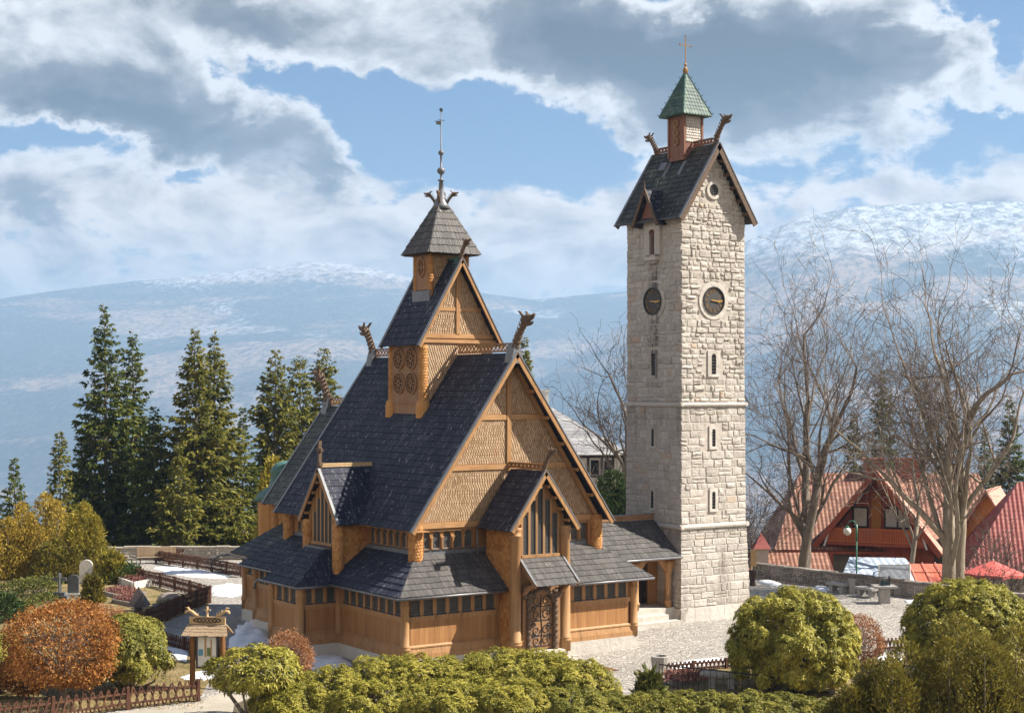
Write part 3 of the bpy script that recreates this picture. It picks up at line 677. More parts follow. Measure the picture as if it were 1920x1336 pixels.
roof('side_aisle_roof',frust(E0x,E1x,E0y,E1y,EZ,i0x,i1x,i0y,i1y,T,'lrb'))
roof('side_porch_roof',frust(-1.66,.5,5.98,9.4,2.55,.02,.5,6.85,8.55,3.98,'fbl'))
ridgecap=MB(); ridgecap.box(.0,.5,6.8,8.6,3.96,4.03); 
rcb=frust(1.05,2*CX-1.05,14.6,19.1,2.75,3.4,2*CX-3.4,15.,17.4,4.35,'lrb'); roof('choir_aisle_roof',rcb,'roof_moss')
# nave roof
VY0,VY1=1.14,14.25; NE=5.14; NRZ=12.66; nx0,nx1=1.24,11.82
roof('nave_roof',[[(nx0,VY1,NE),(nx0,VY0,NE),(CX,VY0,NRZ),(CX,VY1,NRZ)],[(nx1,VY0,NE),(nx1,VY1,NE),(CX,VY1,NRZ),(CX,VY0,NRZ)]],row=.34)
qx0,qx1,QZ=2.93,10.13,10.2
roof('choir_roof',[[(qx0,19.2,5.2),(qx0,VY1-.1,5.2),(CX,VY1-.1,QZ),(CX,19.2,QZ)],[(qx1,VY1-.1,5.2),(qx1,19.2,5.2),(CX,19.2,QZ),(CX,VY1-.1,QZ)]],'roof_moss',row=.34)
cw=MB(); cw.box(3.4,2*CX-3.4,NY1-.2,18.7,3.8,5.35); cw.prism([(3.4,18.7,5.2),(2*CX-3.4,18.7,5.2),(CX,18.7,QZ-.15)],(0,-.2,0)); cw.build('choir_wall',M['scale_brown'],church)
cs=MB(); shingles(cs,[(3.39,18.6,4.1),(3.39,13.8,4.1),(3.39,13.8,5.3),(3.39,18.6,5.3)],row=.16,w=.15,point=.05,slab=0,t=.03); cs.build('shingle_cladding',M['scale_brown'],church); shingle_post(3.4,18.65,3.9,5.3,.26)

def rake(mb,mbl,x0,z0,xa,za,y,w=.22,th=.07,cap=True,lead_w=.17,ax='x'):
    """bargeboards along both slopes of a gable in the plane y (or x)"""
    for s in (-1,1):
        p=Vector((xa+s*(x0-xa)*-1 if False else xa+s*abs(xa-x0),y,z0)); q=Vector((xa,y,za))
        if ax=='y': p=Vector((y,p.x,z0)); q=Vector((y,xa,za))
        d=(q-p).normalized(); p=p-d*.10
        nrm=Vector((-d.z*s*-1,0,0)); 
        up=Vector((0,-1,0)) if ax=='x' else Vector((-1,0,0))
        side=d.cross(up).normalized(); side=side if side.z>0 else -side
        a=p-side*(w/2+.02)+up*.03; b=q-side*(w/2+.02)+up*.03+d*(.0)
        mb.bar(a,b,th,w,side)
        mbl.bar(p+side*.04+up*.0,q+side*.04,lead_w,.05,side)
def rakes(x0,z0,xa,za,y,w,parent=church,mats=('timber','lead'),names=('bargeboard','verge_lead')):
    a,b=MB(),MB(); rake(a,b,x0,z0,xa,za,y,w=w); a.build(names[0],M[mats[0]],parent); b.build(names[1],M[mats[1]],parent)
rakes(nx0,NE,CX,NRZ,VY0,.16); rakes(qx0,5.2,CX,QZ,19.25,.12); rakes(nx0,NE,CX,NRZ,VY1+.03,.1)
# front gable: planked wall with scale shingles and a crossing of beams
slope=(NRZ-NE)/(CX-nx0)
gz=lambda x: NE+slope*((x if x<CX else 2*CX-x)-nx0)-.16
gw=MB(); gw.prism([(NX0-.25,NY0+.25,5.0),(NX1+.25,NY0+.25,5.0),(CX,NY0+.25,gz(CX))],(0,-.2,0)); gw.build('gable_wall',M['carved'],church)
sc=MB(); gy=NY0+.045
def gable_strip(z0,z1,xl,xr):
    a,b=(xl-NE),0
    pts=[(xl(z0),gy,z0),(xr(z0),gy,z0),(xr(z1),gy,z1),(xl(z1),gy,z1)]
    shingles(sc,pts,row=.125,w=.125,t=.016,gap=.042,shift=.36,point=.04,slab=0,jit=.06,drop=0)
XL=lambda z: nx0+(z+.16-NE)/slope+.06
XR=lambda z: 2*CX-XL(z)
for z0,z1 in ((5.38,7.55),(7.80,9.72),(9.96,12.0)):
    for l,r in ((XL,lambda z:CX-.11),(lambda z:CX+.11,XR)):
        pts=[(l(z0),gy,z0),(r(z0),gy,z0),(max(r(z1),l(z1)+.01) if l is XL else r(z1),gy,z1),(l(z1),gy,z1)]
        shingles(sc,pts,row=.125,w=.125,t=.016,gap=.042,shift=.36,point=.04,slab=0,jit=.06,drop=0)
sc.build('gable_scale_shingles',M['scale'],church)
gb=MB()
for z0,z1 in ((5.13,5.38),(7.56,7.79),(9.73,9.95)): gb.fbox((0,NY0+.05,0),XV,Vector((0,-1,0)),XL(z1)-.15,XR(z1)+.15,0,.06,z0,z1)
gb.build('gable_beam',M['beam'],church)
gv=MB(); gv.fbox((0,NY0+.05,0),XV,Vector((0,-1,0)),CX-.11,CX+.11,0,.085,7.5,12.1); gv.build('gable_post',M['timber'],church)
for s in (-1,1):
    for k in range(1,6):
        z=NE+.1+(NRZ-NE-.5)*k/6; x=CX+s*(CX-(nx0+(z-NE)/slope))-s*.20
        pur=MB(); pur.bar((x,NY0+.05,z-.12),(x,VY0+.06,z-.12),.12,.14); pur.build('purlin_end',M['timber'],church)
    # inner rafter along the underside
    a=Vector((CX+s*(CX-nx0-.42),NY0-.10,NE-.02)); b=Vector((CX+s*.30,NY0-.10,NRZ-.62)); pur=MB(); pur.bar(a,b,.14,.16); pur.build('inner_rafter',M['timber'],church)

# ridge ornaments
def crest(p,q,h,name='ridge_crest',mat='carved',per=.3,cap=True,base=.08):
    mb=MB(); p=Vector(p); q=Vector(q); L=(q-p).length; d=(q-p)/L; n=max(1,round(L/per)); s=L/n
    mb.bar(p+ZV*base/2,q+ZV*base/2,.10,base); mb.bar(p+ZV*(h-.035),q+ZV*(h-.035),.09,.07)
    for i in range(n):
        a=p+d*(i*s); b=p+d*((i+1)*s)
        mb.bar(a+ZV*base,b+ZV*(h-.07),.03,.05); mb.bar(b+ZV*base,a+ZV*(h-.07),.03,.05)
        c=(a+b)/2+ZV*(h+base-.07)/2; mb.bar(c-ZV*.06,c+ZV*.06,.05,.10)
    return mb.build(name,M[mat],church)
for a,b in (((CX,VY0+.3,NRZ+.05),(CX,5.9,NRZ+.05)),((CX,9.05,NRZ+.05),(CX,VY1-.1,NRZ+.05)),((CX,VY1+.1,QZ+.05),(CX,19.0,QZ+.05))): crest(a,b,.40)
def dragon(p,d,h,parent=church,scale=1.,mat='dragon',horns=True,name='dragon_head'):
    """carved finial: a neck that rises and leans out, with a snouted head, jaw, crest spikes"""
    mb=MB(); p=Vector(p); d=Vector(d).normalized(); s=scale; side=d.cross(ZV)
    P=lambda a,z: p+d*(a*h)+ZV*(z*h)
    jit=random.Random(int(h*1000)); N_=15; ctrl=[(-.12,-.15),(-.05,.10),(.05,.32),(.20,.54),(.36,.72),(.50,.83)]
    pts=[];rs=[]
    for i in range(N_):     # neck cut into knobbly rings
        t=i/(N_-1)*(len(ctrl)-1); k=min(int(t),len(ctrl)-2); f=t-k; a=ctrl[k][0]*(1-f)+ctrl[k+1][0]*f; z=ctrl[k][1]*(1-f)+ctrl[k+1][1]*f
        pts.append(P(a,z)); rs.append(h*(.135-.045*i/(N_-1))*(1.16 if i%2 else .86))
    mb.tube(pts,rs,9)
    mb.tube([P(.36,.74),P(.50,.92),P(.66,.98),P(.80,.98),P(.92,1.03)],[.10*h,.155*h,.125*h,.085*h,.055*h],8)      # skull and snout
    mb.tube([P(.52,.80),P(.68,.79),P(.82,.80),P(.90,.85)],[.09*h,.07*h,.05*h,.02*h],7)                        # open lower jaw
    for k in range(7):
        a,z=-.13+.085*k,.06+.125*k; q=P(a,z); mb.tube([q,q-d*(.15*h)+ZV*.10*h,q-d*(.13*h)+ZV*.19*h],[.05*h,.03*h,.008*h],5)
    for sg in (-1,1):
        q=P(.46,1.02)+side*sg*.08*h; mb.tube([q,q+ZV*.14*h-d*.10*h+side*sg*.05*h,q+ZV*.16*h-d*.20*h+side*sg*.05*h],[.05*h,.035*h,.008*h],6)
        mb.lathe(P(.62,1.02)+side*sg*.09*h,[(.02*h,-.03*h),(.045*h,0),(.02*h,.03*h)],7)
    mb.lathe(P(.93,1.05),[(.03*h,-.04*h),(.06*h,0),(.03*h,.05*h)],7)
    return mb.build(name,M[mat],parent,smooth=False)
dragon((CX,VY0+.02,NRZ+.12),(0,-1,0),1.42); dragon((CX,VY1-.15,NRZ+.12),(0,1,0),1.42); dragon((CX,19.0,QZ+.1),(0,1,0),1.65)
for y,z,s in ((VY0+.22,NRZ,1),(VY1-.3,NRZ,1),(18.85,QZ,1)):
    ld=MB(); ld.prism([(CX-.34,y-.28,z-.46),(CX+.34,y-.28,z-.46),(CX+.12,y-.28,z+.42),(CX-.12,y-.28,z+.42)],(0,.56,0)); ld.build('lead_saddle',M['lead'],church)
# ---- turret on the nave ridge
tx0,tx1,ty0,ty1=4.62,8.44,5.95,8.98; tz0,tz1=9.7,13.2
tw=MB(); tw.box(tx0+.03,tx1-.03,ty0+.03,ty1-.03,tz0,tz1); tw.build('turret_wall',M['carved'],church)
ts=MB(); shingles(ts,[(tx0,ty0+.02,9.8),(tx1,ty0+.02,9.8),(tx1,ty0+.02,13.15),(tx0,ty0+.02,13.15)],row=.125,w=.125,t=.016,gap=.042,shift=.36,point=.04,slab=0,jit=.06)
ts.build('turret_scale_shingles',M['scale'],church)
for y in (ty0+.12,ty1-.12):
    shingle_post(tx0+.1,y,10.55,13.1,.20)
    mb=MB(); mb.lathe((tx0+.1,y,0),[(.34,9.75),(.34,10.3),(.30,10.5),(.24,10.56)],12); mb.build('post_base',M['scale_brown'],church)
tp=MB(); tp.fbox((tx0+.03,ty1-.3,0),Vector((0,-1,0)),Vector((-1,0,0)),0,ty1-ty0-.6,0,.06,10.5,13.1); tp.build('carved_panel',M['carved'],church)
tb=MB(); tb.fbox((tx0+.03,ty1-.3,0),Vector((0,-1,0)),Vector((-1,0,0)),0,ty1-ty0-.6,0,.13,10.42,10.5); tb.fbox((tx0+.03,ty1-.3,0),Vector((0,-1,0)),Vector((-1,0,0)),0,ty1-ty0-.6,0,.07,9.8,10.42); tb.build('panel_base',M['carved'],church)
def rosette(r,n=8):
    """pierced round carving facing -x, centred on the origin"""
    mb=MB()
    def ring(rad,w,x0,x1,m=24):
        for k in range(m):
            a,b=2*PI*k/m,2*PI*(k+1)/m; P=lambda t,rr,x:(x,rr*math.cos(t),rr*math.sin(t))
            mb.hexa([P(a,rad-w,x1),P(b,rad-w,x1),P(b,rad,x1),P(a,rad,x1),P(a,rad-w,x0),P(b,rad-w,x0),P(b,rad,x0),P(a,rad,x0)])
    ring(r,.06,-.07,0)
    ring(r*.28,r*.12,-.06,0,14)
    for k in range(n):
        a=2*PI*k/n; P=lambda t,rr: (-.035,rr*math.cos(t),rr*math.sin(t))
        mb.tube([P(a,r*.25),P(a,r*.6),P(a+.28,r*.82),P(a+.42,r*.70),P(a+.3,r*.58)],[.028,.03,.026,.02,.014],6)
        mb.tube([P(a,r*.6),P(a-.28,r*.82),P(a-.42,r*.70),P(a-.3,r*.58)],[.03,.026,.02,.014],6)
    o=mb.build('rosette',M['carved'],church,off=(0,0,0))
    g=MB(); g.prism([(-.005,r*.97*math.cos(2*PI*k/24),r*.97*math.sin(2*PI*k/24)) for k in range(24)],(.004,0,0)); g.build('rosette_ground',M['dark_wood'],o,off=(0,0,0)); return o
ro=rosette(.52); ym=(ty0+ty1)/2
pos=[(tx0-.035,ym+s*.56,z) for s in (-1,1) for z in (11.35,12.48)]
ro.location=Vector(pos[0])-ORG[church.name]
for p in pos[1:]: dup(ro,church,p)
# its gabled roof
uy0,uy1=5.62,9.2; ux0=4.26; ux1=2*CX-ux0; UZ=17.08
roof('turret_roof',[[(ux0,uy1,13.12),(ux0,uy0,13.12),(CX,uy0,UZ),(CX,uy1,UZ)],[(ux1,uy0,13.12),(ux1,uy1,13.12),(CX,uy1,UZ),(CX,uy0,UZ)]],row=.36)
rakes(ux0,13.12,CX,UZ,uy0,.12); rakes(ux0,13.12,CX,UZ,uy1,.1)
us=(UZ-13.12)/(CX-ux0); uL=lambda z: ux0+(z+.14-13.12)/us+.05; uR=lambda z:2*CX-uL(z)
gw=MB(); gw.prism([(uL(13.1),ty0+.25,13.1),(uR(13.1),ty0+.25,13.1),(CX,ty0+.25,UZ-.2)],(0,-.2,0)); gw.build('turret_gable_wall',M['carved'],church); gw=MB(); gw.prism([(uL(13.1),ty1,13.1),(uR(13.1),ty1,13.1),(CX,ty1,UZ-.2)],(0,-.2,0)); gw.build('turret_gable_wall',M['carved'],church)
ts=MB()
for z0,z1 in ((13.62,14.68),(14.84,16.6)):
    for l,r in ((uL,lambda z:CX-.10),(lambda z:CX+.10,uR)):
        shingles(ts,[(l(z0),ty0+.04,z0),(r(z0),ty0+.04,z0),(r(z1),ty0+.04,z1),(l(z1),ty0+.04,z1)],row=.125,w=.125,t=.016,gap=.042,shift=.36,point=.04,slab=0,jit=.06)
ts.build('turret_gable_shingles',M['scale'],church)
gb=MB(); FN=Vector((0,-1,0))
for z0,z1,n in ((13.2,13.36,.10),(13.42,13.62,.06),(14.68,14.84,.05)): gb.fbox((0,ty0+.05,0),XV,FN,uL(z1)-.1,uR(z1)+.1,0,n,z0,z1)
gb.build('turret_beam',M['beam'],church)
gb=MB(); gb.fbox((0,ty0+.05,0),XV,FN,CX-.1,CX+.1,0,.08,13.62,16.7); gb.build('turret_gable_post',M['timber'],church)
dragon((CX,uy0+.05,UZ+.0),(0,-1,0),.80)
cp=MB(); cp.prism([(CX-.22,uy0+.03,UZ-.35),(CX+.22,uy0+.03,UZ-.35),(CX,uy0+.03,UZ+.12)],(0,.5,0)); cp.bar((CX,uy0+.3,UZ+.03),(CX,uy1,UZ+.03),.14,.1); cp.build('copper_ridge_cap',M['verdigris_plain'],church)
# ---- ridge turret with the spire
sy=7.45; hx,hy=1.03,.68
sw=MB(); sw.box(CX-hx+.03,CX+hx-.03,sy-hy+.03,sy+hy-.03,15.1,17.45); sw.build('spire_turret_wall',M['carved'],church)
ss_=MB(); shingles(ss_,[(CX-hx,sy-hy+.02,15.2),(CX+hx,sy-hy+.02,15.2),(CX+hx,sy-hy+.02,17.4),(CX-hx,sy-hy+.02,17.4)],row=.125,w=.125,t=.016,gap=.042,shift=.36,point=.04,slab=0,jit=.06); ss_.build('spire_turret_shingles',M['scale'],church)
for sx in (-1,1):
    for s in (-1,1): shingle_post(CX+sx*(hx-.05),sy+s*(hy-.02),15.4,17.4,.13)
sp=MB(); sp.fbox((CX-hx+.02,sy+hy-.12,0),Vector((0,-1,0)),Vector((-1,0,0)),0,2*hy-.24,0,.05,15.7,17.35); sp.build('spire_turret_panel',M['carved'],church)
ro2=rosette(.36,6); ro2.location=Vector((CX-hx-.03,sy,16.75))-ORG[church.name]; ro2.scale=(1,.9,1.35)
lf=MB(); lf.fbox((CX-hx+.0,sy+hy+.1,0),Vector((0,-1,0)),Vector((-1,0,0)),0,2*hy+.2,0,.09,15.05,15.66); lf.fbox((CX-hx+.0,sy+hy+.22,0),Vector((0,-1,0)),Vector((-1,0,0)),0,.12,0,.18,14.95,15.1);lf.build('lead_apron',M['lead'],church)
ex,ey,ez=1.42,1.24,17.42
roof('spire_roof',frust(CX-ex,CX+ex,sy-ey,sy+ey,ez,CX-.30,CX+.30,sy-.26,sy+.26,19.66),'roof_grey',row=.34)
sf=MB(); sf.box(CX-ex+.06,CX+ex-.06,sy-ey+.06,sy+ey-.06,ez-.10,ez-.03); sf.build('spire_soffit',M['dark_wood'],church)
fin=MB(); fin.lathe((CX,sy,0),[(.46,19.55),(.36,19.75),(.22,20.05),(.13,20.4),(.09,20.85),(.16,20.87),(.16,20.92),(.05,20.95),(.05,21.15),(.15,21.22),(.20,21.34),(.15,21.46),(.05,21.5),(.045,22.05),(.11,22.11),(.145,22.19),(.11,22.27),(.035,22.31),(.02,24.1)],12)
fin.build('spire_finial',M['lead'],church,smooth=True)
wv=MB(); wv.prism([(CX,sy,23.5),(CX-.30,sy+.02,23.5),(CX-.22,sy+.02,23.58),(CX-.34,sy+.02,23.66),(CX,sy,23.68)],(0,.015,0)); wv.bar((CX-.15,sy,23.72),(CX+.18,sy,23.72),.03,.03)
wv.build('weather_vane',M['darkmetal'],church); wv=MB()
for k in range(8): a=PI*k/8; wv.bar((CX-.1*math.cos(a),sy,24.2-.1*math.sin(a)),(CX+.1*math.cos(a),sy,24.2+.1*math.sin(a)),.025,.02)
wv.build('finial_star',M['darkmetal'],church)
for d_ in ((1,-1,0),(-1,1,0),(-1,-1,0),(1,1,0)): dragon(Vector((CX,sy,19.7))+Vector(d_)*.2,d_,.58)

# ---- porches: front (towards -y) and left dormer (towards -x)
def porch(o,A,N,half,zface0,eave,apex,depth_back,face_wins,wallmat,side_z0,over=.36,post_z0=None):
    """gabled bay: o centre of its face on the ground line, A along the face, N outward"""
    o=Vector(o); A=Vector(A); N=Vector(N); P=lambda a,n,z: o+A*a+N*n+ZV*z
    ev=half+.47; sl=(apex-eave)/ev
    zr=lambda a: apex-abs(a)*sl-.14
    b=MB(); b.prism([P(-half,-.25,zface0),P(half,-.25,zface0),P(half,-.25,zr(half)),P(0,-.25,zr(0)),P(-half,-.25,zr(half))],N*.2); b.build('porch_wall',M['timber'],church)
    # lancets with proud ribs between
    for a,z0,z1 in face_wins:
        w=.27
        pw=make_window(w,z1-z0,True,.11,'lancet_window',.03,False); place_window(pw,P(a,-.04,z0),math.atan2(A.y,A.x))
    ws=sorted(face_wins); rib=MB(); sp=ws[1][0]-ws[0][0]
    for k in range(len(ws)+1):
        a=ws[0][0]-sp/2+k*sp; zt=min(zr(a)-.1, eave+ (apex-eave)*.86)
        rib.fbox(o,A,N,a-.05,a+.05,-.06,.03,ws[0][1],zt)
    rib.fbox(o,A,N,ws[0][0]-sp/2-.05,ws[-1][0]+sp/2+.05,-.06,.10,ws[0][1]-.12,ws[0][1])
    rib.build('lancet_rib',M['timber'],church)
    # roof
    f=over; bk=-depth_back
    polys=[[P(-ev,bk,eave),P(-ev,f,eave),P(0,f,apex),P(0,bk,apex)],[P(ev,f,eave),P(ev,bk,eave),P(0,bk,apex),P(0,f,apex)]]
    for p in polys:      # wind so that the shingles face outwards
        n=(p[1]-p[0]).cross(p[3]-p[0])
        if n.z<0: p[:]=[p[1],p[0],p[3],p[2]]
    roof('porch_roof',polys,'roof',row=.33)
    for s in (-1,1):
        r=MB(); l=MB()
        q0=P(s*(ev+.02),f,eave-.03); q1=P(0,f,apex); d=(q1-q0).normalized(); side=d.cross(N); side=side if side.z>0 else -side
        r.bar(q0-side*.08+N*.03,q1-side*.08+N*.03,.06,.15,side); l.bar(q0+side*.045,q1+side*.045,.13,.05,side)
        for k in range(1,5):
            t=k/5; z=eave+(apex-eave)*t; a=s*ev*(1-t); r.bar(P(a-s*.14,-.05,z-.17),P(a-s*.14,f-.02,z-.17),.09,.12)
        r.build('porch_bargeboard',M['timber'],church); l.build('porch_verge_lead',M['lead'],church)
    # side cheeks
    for s in (-1,1):
        ck=MB(); cs=MB()
        ck.prism([P(s*half,-.02,side_z0),P(s*half,-depth_back,side_z0),P(s*half,-depth_back,eave+.25),P(s*half,-.02,eave+.25)],A*(-s*.15))
        a=P(s*(half+.005),-.02,side_z0); b_=P(s*(half+.005),-depth_back,side_z0); c=P(s*(half+.005),-depth_back,eave+.2); d=P(s*(half+.005),-.02,eave+.2)
        n=(b_-a).cross(d-a)
        q=[a,b_,c,d] if n.dot(A*s)>0 else [b_,a,d,c]
        shingles(cs,q,row=.15,w=.14,point=.05,slab=0,t=.03,drop=0)
        ck.build('porch_cheek',M['timber'],church); cs.build('porch_cheek_shingles',M['scale_brown'],church)
    return P
fy=-.62
zpx=lambda px,py,y=fy: H-(py-YH)/F*depth((px and (CAM.x+0) or 0,0,0)) if False else None
PF=porch((CX,fy,0),XV,FN,1.29,-.1,5.12,7.58,2.2,[(-.76,4.02,5.75),(-.38,4.02,6.35),(0,4.02,6.95),(.38,4.02,6.35),(.76,4.02,5.75)],'timber',-.1,.42)
PL=porch((.45,7.69,0),(0,-1,0),(-1,0,0),1.44,2.6,5.13,7.52,2.5,[(-.74,4.2,5.55),(-.37,4.2,6.15),(0,4.2,6.68),(.37,4.2,6.15),(.74,4.2,5.55)],'timber',2.6,.25)
for s in (-1,1):
    post(CX+s*1.29,fy-.02,-.2,5.2,.25,name='porch_post')
    shingle_post(.45,7.69+s*1.44,2.9,5.15,.26)
ridgecap.build('ridge_cap',M['lead'],church)
crest((CX,fy-.35,7.63),(CX,1.7,7.63),.26); dragon((CX,fy-.40,7.68),(0,-1,0),.80)
crest((.3,7.69,7.57),(2.95,7.69,7.57),.17,mat='pale_carved',per=.16)
cr=MB(); cr.bar((.28,7.69,7.45),(.28,7.69,8.75),.13,.15,(1,0,0)); cr.bar((.28,7.45,8.35),(.28,7.93,8.35),.12,.14); cr.bar((.28,7.55,7.72),(.28,7.83,7.72),.16,.2); cr.build('gable_cross',M['dragon'],church)
# canopy over the door
cpm=MB(); cz0,cz1=2.86,3.92; cy0,cy1=fy-1.28,fy-.03; chx=1.10
shingles(cpm,[(CX-chx,cy0,cz0),(CX+chx,cy0,cz0),(CX+chx,cy1,cz1),(CX-chx,cy1,cz1)],row=.30); cpm.build('door_canopy',M['roof_grey'],church)
cb=MB()
for s in (-1,1):
    cb.bar((CX+s*(chx-.0),cy0,cz0-.05),(CX+s*chx,cy1,cz1-.05),.06,.18); cb.bar((CX+s*.98,cy1,cz0-.35),(CX+s*.98,cy0+.25,cz0+.0),.1,.12); cb.bar((CX+s*.98,cy1+.05,2.3),(CX+s*.98,cy1-.05,3.6),.12,.12)
    cb.tube([(CX+s*.98,cy1-.02,2.35),(CX+s*.98,cy1-.25,2.45),(CX+s*.98,cy1-.5,2.62),(CX+s*.98,cy1-.8,2.80)],[.10,.09,.08,.05],8)
cb.bar((CX-.98,cy0+.2,cz0+.05),(CX+.98,cy0+.2,cz0+.05),.1,.1); cb.build('canopy_bracket',M['carved'],church)
for s in (-1,1): cl_=MB(); cl_.bar((CX+s*(chx+.02),cy0-.02,cz0+.05),(CX+s*(chx+.02),cy1,cz1+.05),.09,.05); cl_.build('canopy_verge_lead',M['lead'],church)
# portal: carved posts, arch, door with scrolled ironwork
pt=MB(); dy=fy-.02
pt.fbox((CX,dy,0),XV,FN,-.98,-.62,0,.10,-.1,2.3); pt.fbox((CX,dy,0),XV,FN,.62,.98,0,.10,-.1,2.3); pt.fbox((CX,dy,0),XV,FN,-.98,.98,0,.10,2.3,2.75)
pt.build('portal_frame',M['carved'],church)
pc=MB()
for s in (-1,1):
    pts=[(CX+s*.70,dy-.14,-.1+.08*k) for k in range(31)]; pc.tube(pts,[.105+.022*math.sin(k*1.9) for k in range(31)],10)
    pc.lathe((CX+s*.70,dy-.14,0),[(.11,2.2),(.17,2.3),(.18,2.42),(.12,2.5)],10)
    pc.tube([(CX+s*.88,dy-.13,2.2),(CX+s*.98,dy-.2,2.5),(CX+s*.86,dy-.24,2.72)],[.1,.12,.05],8)
ar=[(CX+.60*math.cos(PI*k/16),dy-.12,1.95+.60*math.sin(PI*k/16)) for k in range(17)]; pc.tube(ar,.085,8)
pc.build('portal_column',M['dragon'],church)
dr=MB(); dr.fbox((CX,dy,0),XV,FN,-.56,.56,0,.05,-.02,2.45); door=dr.build('door',M['carved'],church)
iron=MB()
def scroll(cx,cz,r,s,turns=1.4,y=dy-.065):
    pts=[];N_=26
    for k in range(N_):
        a=s*turns*2*PI*k/N_; rr=r*(1-.8*k/N_); pts.append((cx+rr*math.cos(a),y,cz+rr*math.sin(a)))
    iron.tube(pts,[.022-.01*k/N_ for k in range(N_)],5)
for z in (.35,.8,1.45,2.05):
    for s in (-1,1): scroll(CX+s*.25,z,.22,s); scroll(CX+s*.40,z+.22,.12,-s)
    iron.bar((CX-.5,dy-.06,z-.24),(CX+.5,dy-.06,z-.24),.02,.035)
iron.tube([(CX,dy-.065,.15),(CX+.04,dy-.065,.9),(CX-.04,dy-.065,1.6),(CX,dy-.065,2.35)],.02,6)
iron.build('iron_scrollwork',M['darkmetal'],door)
hd=MB(); hd.tube([(CX+.42,dy-.06,1.0),(CX+.42,dy-.12,1.0),(CX+.34,dy-.12,1.0)],.018,6); hd.build('door_handle',M['darkmetal'],door)
st=MB(); st.box(CX-1.05,CX+1.15,fy-1.15,fy+.1,G-.02,-.36); st.box(CX-.95,CX+.95,fy-.55,fy+.1,-.36,-.06)
st.box(CX-.2,CX+1.75,fy-1.75,fy-1.15,G-.02,-.53); st.build('stone_step',M['plinth'],church)
pp=MB(); pp.fbox((PX0-.1,fy,0),XV,FN,0,2.78,-1.2,.12,G-.05,-.1); pp.build('porch_plinth',M['plinth'],church)

# gutters, soffits, downpipes
def gutter(p,q): g_=MB(); g_.tube([p,q],.055,8); g_.build('gutter',M['gutter'],church,smooth=True)
gz_=2.50
gutter((E0x-.05,E0y-.05,gz_),(PX0-.05,E0y-.05,gz_)); gutter((PX1+.05,E0y-.05,gz_),(E1x+.05,E0y-.05,gz_)); gutter((E0x-.05,E0y-.05,gz_),(E0x-.05,5.95,gz_))
gutter((-1.72,5.93,gz_-.05),(-.1,5.93,gz_-.05)); gutter((-1.72,5.93,gz_-.05),(-1.72,9.9,gz_-.05)); gutter((E0x-.05,9.45,gz_),(E0x-.05,15.5,gz_)); gutter((1.0,15.4,gz_+.1),(1.0,19.2,gz_+.1))
gu=MB(); gu.tube([(.95,19.15,gz_+.1),(.7,19.6,gz_+.05),(.5,20.0,gz_-.15),(.4,20.2,gz_-.5)],.06,8)
gu.build('gutter_spout',M['gutter'],church,smooth=True); gu=MB(); gu.tube([(-1.72,9.85,gz_-.05),(-1.75,10.1,gz_-.2),(-1.75,10.2,gz_-.5)],.06,8)
gu.build('gutter_spout',M['gutter'],church,smooth=True); gu=MB(); gu.tube([(PX0-.45,NY0-.12,5.0),(PX0-.45,NY0-.12,3.8)],.045,8)
gu.build('downpipe',M['gutter'],church,smooth=True)
so_=MB(); so_.box(E0x+.05,E1x-.05,E0y+.05,E1y,2.52,2.56); so_.box(-1.6,.4,6.05,9.35,2.48,2.52); so_.box(1.1,11.9,15.4,19.0,2.66,2.7); so_.build('eave_soffit',M['timber'],church)
so2=MB(); so2.box(nx0+.08,nx0+.9,VY0+.1,VY1,NE-.1,NE-.06); so2.build('nave_soffit',M['timber'],church)
# apse turret with a copper hood behind the choir
ap=MB(); ac=Vector((5.2,21.2,0)); ap.lathe(ac,[(1.5,G),(1.5,5.2)],14); ap.lathe(ac,[(.72,5.0),(.72,6.6)],14); ap.build('apse_wall',M['scale_brown'],church)
ah=MB(); ah.lathe(ac,[(1.75,5.1),(1.5,5.5),(.9,5.9),(.8,6.5),(.86,6.6),(.80,6.85),(.6,7.08),(.3,7.2),(.05,7.24)],16); ah.build('apse_copper_roof',M['verdigris_plain'],church,smooth=True)
